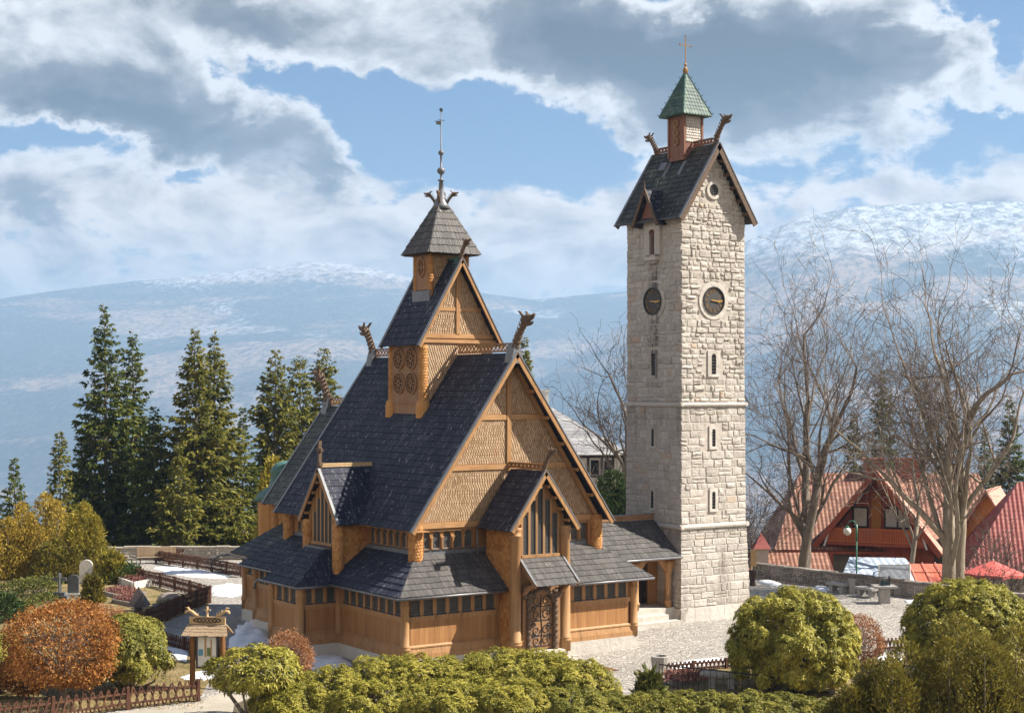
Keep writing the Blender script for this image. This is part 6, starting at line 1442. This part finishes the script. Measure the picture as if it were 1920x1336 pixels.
# pale house behind the church
L3=Loc(loc(138,(1085-960)/F*138,0),math.radians(8)); h3=empty('pale_house',loc(138,(1085-960)/F*138,-9),'pale timber framed house with grey slate hip roof behind the church','house')
roofmesh('roof',[[L3(-7,4,5.5),L3(4.0,4,5.5),L3(-2.4,-1,9.6),L3(-6,-1,9.6)],[L3(4.0,4,5.5),L3(4.0,-6,5.5),L3(-2.4,-1,9.6)]],'slate',h3)
mb=MB(); L3.box(mb,-6.5,3.4,-5.5,3.4,-9,5.55); mb.build('wall',M['plaster'],h3)
mb=MB()
for x in (-3.,-1.2,0.2,1.4,2.4,3.32): L3.box(mb,x-.1,x+.1,3.38,3.47,0,5.45)
for z in (2.4,3.6,5.3): L3.box(mb,-3,3.4,3.38,3.46,z-.09,z+.09)
mb.build('timber_frame',M['dark_wood'],h3)
for x in (.8,1.95): mb=MB(); L3.box(mb,x-.36,x+.36,3.4,3.45,3.75,5.0); mb.build('window',M['glass'],h3)
mb=MB(); L3.box(mb,-3.6,-2.6,-1.5,-.5,8.5,10.9); L3.box(mb,-3.7,-2.5,-1.6,-.4,10.9,11.1); mb.build('chimney',M['white'],h3)
# small tiled roof with a pointed hat beside the tower
L4=Loc(loc(112,(1475-960)/F*112,0),math.radians(0)); h4=empty('tiled_outbuilding',loc(112,(1475-960)/F*112,-5.5),'low outbuilding with orange tiled roof and a small pointed ventilator','outbuilding')
roofmesh('roof',[[L4(-3.2,2.0,-3.0),L4(3.4,2.0,-3.0),L4(3.2,-1.2,-.75),L4(-3.2,-1.2,-.75)]],'tile',h4); 
mb=MB(); L4.box(mb,-2.9,3.1,-1.5,1.4,-5.6,-2.9); mb.build('wall',M['yardwall'],h4)
mb=MB(); L4.box(mb,-2.2,-1.3,-1.0,-.1,-1.6,-.35); mb.build('ventilator',M['plaster'],h4)
mb=MB(); q=[L4(-2.4,.1,-.38),L4(-1.1,.1,-.38),L4(-1.1,-1.2,-.38),L4(-2.4,-1.2,-.38)]; ap_=L4(-1.75,-.55,.75); mb.add(q+[ap_],[(0,1,4),(1,2,4),(2,3,4),(3,0,4),(3,2,1,0)]); mb.build('pointed_roof',M['tile_red'],h4)
roofmesh('gablet_roof',[[L4(2.6,3.4,-3.1),L4(2.6,1,-3.1),L4(1.6,1,-1.6),L4(1.6,3.4,-1.6)],[L4(.6,1,-3.1),L4(.6,3.4,-3.1),L4(1.6,3.4,-1.6),L4(1.6,1,-1.6)]],'tile',h4)
# market stalls: ribbed sheet roof, orange awning, parasol
def stallpost(o,pts,zt,zb,r=.05,mat='gutter'):
    for p in pts: mb=MB(); mb.tube([Vector((p.x,p.y,zb)),Vector((p.x,p.y,zt))],r,8); mb.build('post',M[mat],o)
sd=103.; sl_=(1655-960)/F*sd; L5=Loc(loc(sd,sl_,0),math.radians(6)); s5=empty('market_stall',loc(sd,sl_,-4),'market stall under a blue grey ribbed metal roof behind the yard wall','stall')
roofmesh('ribbed_roof',[[L5(-3.9,2.2,-1.85),L5(2.6,2.2,-1.95),L5(2.5,-2.6,-.35),L5(-1.4,-2.6,-.25)]],'sheet',s5,.05); stallpost(s5,[L5(-3.2,2,0),L5(2.3,2,0),L5(2.3,-2.4,0),L5(-1.2,-2.4,0)],-1.6,-4.2)
mb=MB(); L5.box(mb,-2.5,2.2,.2,1.2,-4.1,-3.1); mb.build('counter',M['dark_wood'],s5)
sd=100.; sl_=(1772-960)/F*sd; L6=Loc(loc(sd,sl_,0),math.radians(4)); s6=empty('canvas_stall',loc(sd,sl_,-4),'souvenir stall with faded orange canvas awning and small goods on display','stall')
roofmesh('awning',[[L6(-2.3,1.9,-1.75),L6(1.9,1.9,-1.75),L6(1.6,-1.6,-.30),L6(-1.9,-1.6,-.25)],[L6(1.9,1.9,-1.75),L6(2.5,-1.6,-1.6),L6(1.6,-1.6,-.30)]],'awning',s6,.04)
roofmesh('front_flap',[[L6(-2.35,2.6,-2.25),L6(2.2,2.6,-2.25),L6(1.9,1.95,-1.8),L6(-2.3,1.95,-1.8)]],'sheet',s6,.03)
mb=MB()
for k in range(5): mb.bar(L6(-2.2+1.0*k,1.85,-1.66),L6(-1.85+.86*k,-1.55,-.18),.05,.05)
for y,z in ((.7,-1.2),(-.5,-.68)): mb.bar(L6(-2.1,y,z),L6(1.75,y,z),.05,.05)
mb.build('awning_seam',M['salmon'],s6); stallpost(s6,[L6(-2.2,2,0),L6(1.8,2,0),L6(1.6,-1.5,0),L6(-1.9,-1.5,0)],-1.7,-4.2)
mb=MB(); L6.box(mb,-2.1,1.8,1.2,2.0,-4.1,-3.15); mb.build('counter',M['house_red'],s6)
cols=['paper_blue','house_orange','white','house_red','gold','paper_green','lampgreen']
for k in range(12):
    mb=MB(); x=-2.0+.32*k; L6.box(mb,x,x+.2,1.5,1.75,-3.14,-3.14+.2+.12*(k%3)); L6.box(mb,x+.04,x+.16,1.55,1.7,-2.9+.12*(k%3)-.04,-2.8+.12*(k%3)); tag(mb.build('souvenir',M[cols[k%7]],None),'small coloured souvenir standing on the counter of the orange canvas stall','souvenir','souvenirs on the stall counter')
c=loc(94,(1862-960)/F*94,-4.2); pr=empty('parasol',c,'large faded red market parasol above the right rhododendron','parasol')
top=H-(1050-YH)/F*94; n=8; R_=1.85; rim=[Vector((c.x+R_*math.cos(2*PI*k/n+.2),c.y+R_*math.sin(2*PI*k/n+.2),top-.78)) for k in range(n)]; ap_=Vector((c.x,c.y,top))
mb=MB()
for k in range(n):
    a,b=rim[k],rim[(k+1)%n]; m=(a+b)/2+ZV*.05; mb.add([ap_,a,m,b,a-ZV*.18,m-ZV*.16,b-ZV*.18],[(0,1,2,3),(1,4,5,2),(2,5,6,3)])
mb.build('canopy',M['parasol'],pr); mb=MB(); mb.tube([c,Vector((c.x,c.y,top+.1))],.035,8); mb.build('pole',M['white'],pr)
mb=MB()
for r_ in rim: mb.bar(ap_-ZV*.06,r_-ZV*.04,.025,.025)
mb.build('rib',M['gutter'],pr)
# street lamp with a hooped arm
c=loc(100.5,(1606-960)/F*100.5,-3.6); la=empty('street_lamp',c,'green lamp post with hooped arm and white globe','lamp'); zt=H-(985-YH)/F*100.5
mb=MB(); mb.tube([c,Vector((c.x,c.y,zt+.1))],[.06,.045],8); mb.tube([Vector((c.x,c.y,zt-1.0)),Vector((c.x,c.y,zt+.05))],.07,8); mb.build('pole',M['lampgreen'],la,smooth=True)
mb=MB(); mb.tube([Vector((c.x,c.y,zt))-RIGHT*(.30-.30*math.cos(PI*k/10))+ZV*.32*math.sin(PI*k/10) for k in range(11)],.028,6); mb.build('hooped_arm',M['lampgreen'],la,smooth=True)
g=Vector((c.x,c.y,zt))-RIGHT*.60; mb=MB(); mb.lathe(g,[(.04,.0),(.12,-.04),(.14,-.12),(.05,-.14)],12); mb.build('lamp_cap',M['lampgreen'],la)
mb=MB(); mb.lathe(g-ZV*.36,[(.02,-.26),(.14,-.22),(.23,-.12),(.26,0),(.23,.12),(.14,.22),(.06,.25)],16); mb.build('globe',M['opal'],la,smooth=True)

# ------------------------------------------------------------------ yard walls and furniture
def rubble(name,label,pts,h,t,seed,mat,cap=True,group=None):
    rnd=random.Random(seed); root=empty(name,pts[0],label,'stone wall',group); mo=MB(); st=MB(); cp=MB()
    for (p,q) in zip(pts,pts[1:]):
        p=Vector(p);q=Vector(q); d=(q-p); Ld=d.length; d.normalize(); N=Vector((d.y,-d.x,0)); N=N if N.dot(CAM-p)>0 else -N
        f=MB.fbox; mo.fbox(p,d,N,0,Ld,-t+.02,-.02,-.02,h-.02)
        P=lambda a,z,n: p+d*a+N*n+ZV*z
        masonry(st,lambda a,z,n:P(a,z,n),lambda z:Ld,0,h,(.17,.32),(.25,.7),[],rnd,.07,.014)
        a=0
        while a<Ld-.05:
            w=min(rnd.uniform(.5,1.1),Ld-a); cp.fbox(p,d,N,a+.008,a+w-.008,-t-.05,.06,h,h+rnd.uniform(.09,.15)); a+=w
    mo.build('mortar',M['mortar'],root); fix_normals(st.build('stones',M[mat],root)); cp.build('coping',M[mat],root); return root
rubble('yard_wall','low pale stone wall at the end of the garden path below the firs',[loc(106.6,-34),loc(107.6,-26),loc(108.3,-12),loc(108.9,5)],.78,.45,1,'palewall')
rubble('yard_wall','low dark rubble wall closing the yard right of the tower',[loc(97.6,14.9),loc(88.2,22.4),loc(79.8,29.3)],.80,.45,2,'yardwall')
# wooden bench against the pale wall
p,q=gp(257,1056),gp(330,1054); d=(q-p).normalized(); n=Vector((d.y,-d.x,0)); n=n if n.dot(CAM-p)>0 else -n; Lb=(q-p).length
b=empty('garden_bench',p,'long pale wooden plank bench in front of the low stone wall','bench')
for k in range(3): mb=MB(); mb.fbox(p,d,n,0,Lb,.08+.16*k,.21+.16*k,.44,.48); mb.build('seat_slat',M['pale_wood'],b)
for k in range(3): mb=MB(); mb.fbox(p,d,n,0,Lb,.0,.04,.54+.19*k,.72+.19*k); mb.build('backrest_slat',M['pale_wood'],b)
for a in (.2,Lb/2,Lb-.2): mb=MB(); mb.fbox(p,d,n,a-.04,a+.04,.06,.5,-.01,.44); mb.fbox(p,d,n,a-.04,a+.04,-.04,-.001,-.01,1.1); mb.build('leg',M['dark_wood'],b)
# stone benches and table by the dark wall
def stone_bench(px0,py0,px1,py1,label):
    p,q=gp(px0,py0),gp(px1,py1); d=(q-p).normalized(); n=Vector((d.y,-d.x,0)); n=n if n.dot(CAM-p)>0 else -n; L_=(q-p).length
    b=empty('stone_bench',p,label,'stone bench','stone benches along the dark yard wall')
    mb=MB(); mb.fbox(p,d,n,-.1,L_+.1,-.3,.3,.42,.56); mb.build('seat',M['concrete'],b)
    for a in (.18,L_-.18): mb=MB(); mb.fbox(p,d,n,a-.12,a+.12,-.22,.22,-.02,.418); mb.build('leg',M['concrete'],b)
stone_bench(1558,1108,1586,1112,'left of two stone benches, beside the small snow heap'); stone_bench(1611,1116,1640,1121,'right of two stone benches, next to the stone table')
p=gp(1600,1114); mb=MB(); mb.fbox(p+FWD*.4,RIGHT,-FWD,-.16,.16,-.16,.16,-.02,.75); mb.fbox(p+FWD*.4,RIGHT,-FWD,-.2,.2,-.2,.2,.75,.84); tag(mb.build('stone_pillar',M['concrete'],None),'short square stone pillar standing between the two stone benches','stone pillar')
p=gp(1658,1130); tb=empty('stone_table',p,'square stone pedestal table by the dark yard wall','table')
mb=MB(); mb.fbox(p,RIGHT,-FWD,-.27,.27,-.27,.27,-.02,.86); mb.build('pedestal',M['concrete'],tb); mb=MB(); mb.fbox(p,RIGHT,-FWD,-.62,.62,-.55,.55,.862,.97); mb.build('table_top',M['concrete'],tb)
mb=MB(); c=p+ZV*.97; mb.box(c.x-.22,c.x+.22,c.y-.18,c.y+.18,c.z,c.z+.06)
for x,w,h_ in ((-.15,.09,.26),(-.03,.10,.36),(.10,.08,.24),(.18,.05,.16)): mb.lathe(c+RIGHT*x,[(w*.6,.06),(w*.62,h_*.6),(w*.8,h_*.62),(.01,h_+.1)],6)
tag(mb.build('bronze_model',simple('dark patinated bronze',(.05,.08,.09),.5,metal=.5,var=.4),None),'small dark bronze building model standing on the stone table','model')
mb=MB(); c=p+ZV*.97+RIGHT*.28; mb.lathe(c,[(.05,0),(.05,.2),(.07,.3),(.06,.48),(.02,.55)],8); tag(mb.build('bronze_figure',M['darkmetal'],None),'small upright dark figurine on the stone table right of the bronze model','figurine')
# framed wind screen
a=dp(1648,1103,92); w_=empty('glass_screen',Vector((a.x,a.y,G)),'framed clear screen on thin posts behind the stone table','screen')
z0,z1=H-(1100-YH)/F*92,H-(1058-YH)/F*92; l0,l1=(1648-960)/F*92,(1706-960)/F*92
mb=MB(); mb.hexa([loc(92,l0,z0),loc(92,l1,z0),loc(92.02,l1,z0),loc(92.02,l0,z0),loc(92,l0,z1),loc(92,l1,z1),loc(92.02,l1,z1),loc(92.02,l0,z1)]); mb.build('pane',M['screen'],w_)
mb=MB()
for l in (l0,l1): mb.bar(loc(92,l,-2.2),loc(92,l,z1),.06,.06)
for z in (z0,z1): mb.bar(loc(92,l0,z),loc(92,l1,z),.05,.05)
mb.build('frame',M['white'],w_)
# rust wood information post beside the tower
p=gp(1411,1098); mb=MB(); mb.lathe(p,[(.17,-.02),(.2,.1),(.16,.3),(.19,.55),(.24,.8),(.22,.95)],10); tag(mb.build('litter_bin',M['dark_wood'],None),'brown wooden litter bin just right of the tower base','litter bin')
p=gp(1409,1088); mb=MB(); mb.bar(p,p+ZV*1.9,.07,.07); mb.fbox(p,RIGHT,-FWD,-.05,.3,.04,.08,.9,1.9); tag(mb.build('sign_board',M['paper_tan'],None),'narrow tan board on a post partly behind the tower edge','sign')

# ------------------------------------------------------------------ rustic lattice fences
def fence(label,pts,h,step=.19,gap=1.9,group='brown rustic lattice fences'):
    root=empty('lattice_fence',pts[0],label,'fence',group); lat=MB(); pmb=None; rnd=random.Random(len(pts)+int(h*100))
    for k,(p,q) in enumerate(zip(pts,pts[1:])):
        p=Vector(p);q=Vector(q); d=q-p; Ld=d.length; d.normalize(); n=Vector((d.y,-d.x,0)); m=max(1,round(Ld/gap))
        for i in range(m+(1 if k==len(pts)-2 else 0)):
            o=p+d*(Ld*i/m)
            if pmb is None:
                mb=MB(); mb.hexa([Vector((x,y,z)) for z in (-.05,h*1.02) for x,y in ((-.055,-.055),(.055,-.055),(.055,.055),(-.055,.055))]); mb.add([(-.055,-.055,h*1.02),(.055,-.055,h*1.02),(.055,.055,h*1.02),(-.055,.055,h*1.02),(0,0,h*1.06)],[(0,1,4),(1,2,4),(2,3,4),(3,0,4)])
                pmb=mb.build('post',M['fence'],root,off=(0,0,0)); pmb.location=o-ORG[root.name]
            else: c=pmb.copy(); COL.objects.link(c); c.location=o-ORG[root.name]
        for z in (.28*h,.74*h): lat.bar(p+ZV*z,q+ZV*z,.05,.07)
        a=0; sl=.30*h
        while a<Ld:
            for s in (-1,1):
                u0,u1=a-s*sl*.5,a+s*sl*.5; u0=min(max(u0,0),Ld);u1=min(max(u1,0),Ld); j=rnd.uniform(-.02,.02)
                lat.bar(p+d*(u0+j)+n*(.035*s)+ZV*.06,p+d*(u1-j)+n*(.035*s)+ZV*(h*rnd.uniform(.97,1.03)),.055,.03,n)
            a+=step*rnd.uniform(.93,1.07)
    lat.build('lattice',M['fence'],root)
fence('brown lattice fence along the left edge of the path down to its corner',[gp(238,1087),gp(300,1101),gp(356,1116),gp(394,1128)],.86)
fence('brown lattice fence running from the corner back towards the big beech ball',[gp(394,1130),gp(343,1148),gp(313,1163),gp(276,1178),gp(243,1188)],.95)
fence('brown lattice fence on the far side of the path ending behind the church',[gp(292,1054),gp(370,1067),gp(453,1082)],.85,.17)
fence('straight brown lattice fence in front of the pale stone wall',[gp(296,1051),gp(370,1047),gp(455,1043)],.80,.17)
fence('low brown lattice fence behind the notice board',[gp(278,1200),gp(310,1210),gp(345,1220),gp(390,1230),gp(438,1243)],.62)
fence('continuation of the low lattice fence between the beech ball and the hedge',[gp(540,1270),gp(583,1284)],.62)
fence('nearest lattice fence with open crossed slats along the bottom left',[gp(372,1314),gp(240,1330),gp(100,1349),gp(-30,1366)],.82,.30,2.2)
fence('low dark lattice fence round the bed in front of the big yellow rhododendron',[gp(1242,1264),gp(1300,1258),gp(1362,1253),gp(1440,1250)],.45,.2,1.6)
fence('short lattice fence on the far right bed beside the tan beech ball',[gp(1648,1222),gp(1700,1218),gp(1770,1220)],.60,.2,1.6)

# ------------------------------------------------------------------ notice board
p=gp(389,1290); L7=Loc(p,math.radians(-6)); nb=empty('notice_board',p,'carved wooden notice board with shingled roof and glazed white notices','notice board')
for s in (-1,1): mb=MB(); o=L7(s*.60,0,0); mb.lathe(o,[(.115,-.05),(.12,.3),(.105,1.0),(.12,1.6),(.11,2.2)],10); mb.build('post',M['bark_post'],nb)
mb=MB(); L7.box(mb,-.44,.44,-.06,.06,.80,2.10); mb.build('case',M['dark_wood'],nb)
mb=MB(); L7.box(mb,-.37,.37,.062,.066,.87,2.03); mb.build('backing',M['paper'],nb)
def sheet(x0,x1,z0,z1,m,nm='notice_sheet'): mb=MB(); L7.box(mb,x0,x1,.067,.071,z0,z1); mb.build(nm,M[m],nb)
sheet(-.34,-.16,1.30,1.55,'paper_blue'); sheet(-.10,-.02,1.25,2.0,'paper_tan'); sheet(-.0,.15,1.28,1.62,'paper_green'); sheet(.14,.2,1.0,1.95,'paper_tan'); sheet(.12,.34,.92,1.22,'paper_tan'); sheet(-.34,-.2,.92,1.15,'paper'); sheet(-.02,.08,.92,1.1,'paper_green')
mb=MB()
for x0,x1,z0,z1 in ((-.44,-.38,.8,2.1),(.38,.44,.8,2.1),(-.38,.38,2.04,2.1),(-.38,.38,.8,.86)): L7.box(mb,x0,x1,.061,.10,z0,z1)
mb.build('case_frame',M['sill'],nb)
mb=MB()
for s in (1,-1):
    pts=[L7(-.92,s*.42,2.16),L7(.92,s*.42,2.16),L7(.74,0,2.56),L7(-.74,0,2.56)]
    if s<0: pts=[pts[1],pts[0],pts[3],pts[2]]
    shingles(mb,pts,row=.16,w=.09,t=.02,slab=.03)
mb.build('roof',M['pale_wood'],nb)
mb=MB(); L7.box(mb,-.72,.72,-.05,.05,2.54,2.82)
for s in (-1,1):
    pts=[L7(s*.35,0,2.82),L7(s*.50,0,2.90),L7(s*.62,0,3.0),L7(s*.74,0,3.06),L7(s*.85,0,3.02),L7(s*.90,0,2.94)]; mb.tube(pts,[.05,.07,.07,.06,.06,.03],7); mb.tube([L7(s*.72,0,3.06),L7(s*.78,0,3.17),L7(s*.88,0,3.16)],[.05,.04,.015],6)
    for k in range(3): mb.tube([L7(s*(.40+.1*k),0,2.88+.05*k),L7(s*(.37+.1*k),0,2.98+.06*k)],[.03,.008],5)
mb.bar(L7(0,0,2.8),L7(0,0,3.22),.07,.07); mb.bar(L7(-.12,0,3.08),L7(.12,0,3.08),.06,.06)
mb.build('carved_crest',M['pale_carved'],nb)
mb=MB()   # interlaced ribbon carved into the board
for ph in (0,PI): mb.tube([L7(-.52+1.04*k/40,.055,2.685+.065*math.sin(k/40*PI*7+ph)) for k in range(41)],.018,5)
mb.tube([L7(.56*math.cos(2*PI*k/30),.053,2.685+.105*math.sin(2*PI*k/30)) for k in range(31)],.014,5); mb.build('carved_interlace',M['dark_wood'],nb)

# ------------------------------------------------------------------ cemetery
def slab_stone(name,label,p,w,h,t,round_,mat,rz=0,base=None):
    L_=Loc(p,rz); pts=[L_(-w/2,0,0),L_(w/2,0,0)]+[L_(w/2*math.cos(PI*k/10),0,h-round_+round_*math.sin(PI*k/10)) for k in range(11)]
    mb=MB(); mb.prism(pts,L_.Y*-t)
    if base: L_.box(mb,-w/2-base,w/2+base,-t-base,base,-.1,.28)
    o=mb.build(name,M[mat],None,off=p); fix_normals(o); tag(o,label,'gravestone'); return o
slab_stone('headstone','tall pale rough headstone with rounded top',gp(161,1094),.78,1.45,.25,.35,'palestone',.1)
slab_stone('headstone','dark grey polished headstone beside the stone cross',gp(137,1122)+ZV*.3,.62,1.05,.14,.18,'greystone',.05)
mb=MB(); L_=Loc(gp(137,1122),.05); L_.box(mb,-.42,.42,-.34,.12,-.02,.30); tag(mb.build('plinth_block',M['palestone'],None),'pale block under the dark grey headstone','stone block')
L_=Loc(gp(112,1124),.05); mb=MB(); L_.box(mb,-.45,.45,-.3,.3,-.02,.26); L_.box(mb,-.3,.3,-.2,.2,.26,.44); mb.bar(L_(0,0,.44),L_(0,0,1.5),.18,.14); mb.bar(L_(-.37,0,1.16),L_(.37,0,1.16),.14,.18); tag(mb.build('grave_cross',M['greystone'],None),'grey stone grave cross left of the dark headstone','gravestone')
slab_stone('headstone','small white weathered stone near the left edge',gp(22,1152),.42,.62,.3,.15,'palestone',.3)
def grave(label,poly,h,mat,plant,seed,n):
    P=px_poly(poly); c=sum(P,Vector())/len(P); root=empty('grave_bed',c,label,'grave','planted grave beds'); mb=MB()
    for i in range(len(P)): mb.bar(P[i]+ZV*h/2,P[(i+1)%len(P)]+ZV*h/2,.16,h)
    mb.build('stone_border',M[mat],root); rng=np.random.default_rng(seed); Q=[]
    for _ in range(n):
        w=rng.dirichlet(np.ones(len(P))*.8); q=sum((Vector(p)*float(k) for p,k in zip(P,w)),Vector()); Q.append((q.x,q.y,G+h*.6+rng.uniform(0,.18)))
    Q=np.array(Q); V,F_=scattered(Q,np.tile([0,0,1.],(len(Q),1)),rng,.16,.06,.5,.8,3); npmesh('planting',V,F_,M[plant],root)
grave('raised grave bed with pale kerb and heather by the path fence',[(222,1094),(250,1104),(282,1098),(252,1089)],.42,'palestone','heather',1,420)
grave('low heather grave with ragged pale edging in front of the raised grave',[(188,1112),(225,1122),(272,1116),(240,1106)],.2,'yardwall','heather',2,380)
grave('grave with dark red brown heather left of the pyramid',[(212,1130),(250,1137),(276,1128),(236,1122)],.22,'yardwall','heather',3,420)
grave('grey kerbed grave close behind the corner fence',[(287,1142),(312,1147),(352,1132),(330,1124)],.2,'greystone','hedge',4,120)
p=gp(260,1150); mb=MB(); mb.add([p+RIGHT*a*.52+FWD*b*.52+ZV*.42 for a,b in ((-1,-1),(1,-1),(1,1),(-1,1))]+[p+ZV*1.45],[(0,1,4),(1,2,4),(2,3,4),(3,0,4),(3,2,1,0)]); mb.fbox(p,RIGHT,FWD,-.16,.16,-.16,.16,-.02,.42); fix_normals(tag(mb.build('pyramid_marker',simple('dark rusty sheet',(.05,.035,.035),.55,var=.3),None),'dark pyramid shaped sheet metal roof on a short post in the cemetery','pyramid marker'))
p=gp(318,1132); mb=MB(); rnd=random.Random(3)
mb.lathe(p,[(.75*rnd.uniform(.9,1.1),-.05),(.72,.2),(.6,.45),(.42,.6),(.15,.66)],9); fix_normals(tag(mb.build('boulder',M['yardwall'],None,smooth=False),'dark mossy boulder behind the corner of the lattice fence','boulder'))
p=gp(70,1178)
# ------------------------------------------------------------------ round bed with iron railing, log rails and stone bin
p=gp(1237,1262); sb=empty('stone_bin',p,'squat round stone bin with dark opening at the left end of the iron railing','stone bin')
mb=MB(); mb.lathe(p,[(.34,-.02),(.33,.25),(.36,.5),(.38,.72),(.30,.74),(.28,.60)],14); mb.build('body',M['concrete'],sb); mb=MB(); mb.lathe(p,[(.27,.66),(.20,.67)],14); mb.build('liner',M['darkmetal'],sb)
arc=[gp(x,y) for x,y in ((1236,1282),(1270,1294),(1320,1302),(1380,1305),(1440,1305),(1500,1302),(1565,1296))]
ir=empty('iron_railing',arc[0],'curved black wrought iron railing around the round bed','railing')
rail=MB(); bars=MB(); hgt=.98
dense=[]
for a,b in zip(arc,arc[1:]): dense+=[a.lerp(b,k/5) for k in range(5)]
dense.append(arc[-1])
hh=lambda k:hgt*(.72+.28*math.sin(PI*min(1,k/len(dense)*1.3+.1))) 
rail.tube([q+ZV*hh(k) for k,q in enumerate(dense)],.028,6); rail.tube([q+ZV*.12 for q in dense],.022,6); rail.build('rail',M['darkmetal'],ir)
for k,q in enumerate(dense):
    bars.tube([q-ZV*.02,q+ZV*(hh(k)+(.08 if k%3==0 else 0))],.012,5)
    if k%6==3: c=q+ZV*hh(k)*.55; bars.tube([c+RIGHT*.11*math.cos(2*PI*t/12)+ZV*.14*math.sin(2*PI*t/12) for t in range(13)],.011,5)
bars.build('baluster',M['darkmetal'],ir)
for (x0,x1,y),lab in zip(((1314,1390,1288),(1415,1488,1290),(1506,1578,1296)),('pale log rail on two stone feet, left of the three behind the railing','pale log rail on two stone feet, middle of the three behind the railing','pale log rail on two stone feet, right of the three beside the olive thuja')):
    p,q=gp(x0,y),gp(x1,y+3); d=(q-p).normalized(); lb=empty('log_rail',p,lab,'log rail','log rails behind the iron railing')
    mb=MB(); mb.tube([p+ZV*.50-d*.02,p+ZV*.52+d*.1,q+ZV*.52-d*.1,q+ZV*.48],[.12,.17,.17,.12],10); mb.build('log',M['concrete'],lb,smooth=True)
    for t in (.27,.75): c=p.lerp(q,t); mb=MB(); mb.fbox(c,d,Vector((d.y,-d.x,0)),-.12,.12,-.12,.12,-.02,.40); mb.build('stone_foot',M['concrete'],lb)
mb=MB(); p,q=gp(1240,1276),gp(1268,1284); mb.bar(p+ZV*.1,q+ZV*.1,.4,.24); tag(mb.build('kerb_stone',M['concrete'],None),'pale kerb stone beside the round stone bin','kerb stone')
rng_=np.random.default_rng(4); P=np.array([tuple(gp(rng_.uniform(1245,1330),rng_.uniform(1258,1275),G+rng_.uniform(.1,.45))) for _ in range(700)]); V,Q=scattered(P,np.tile([0,0,1.],(len(P),1)),rng_,.12,.07,.4,.9,2)
tag(npmesh('low_hedge',V,Q,M['heather']),'low red brown winter hedge along the edge of the round bed','hedge')
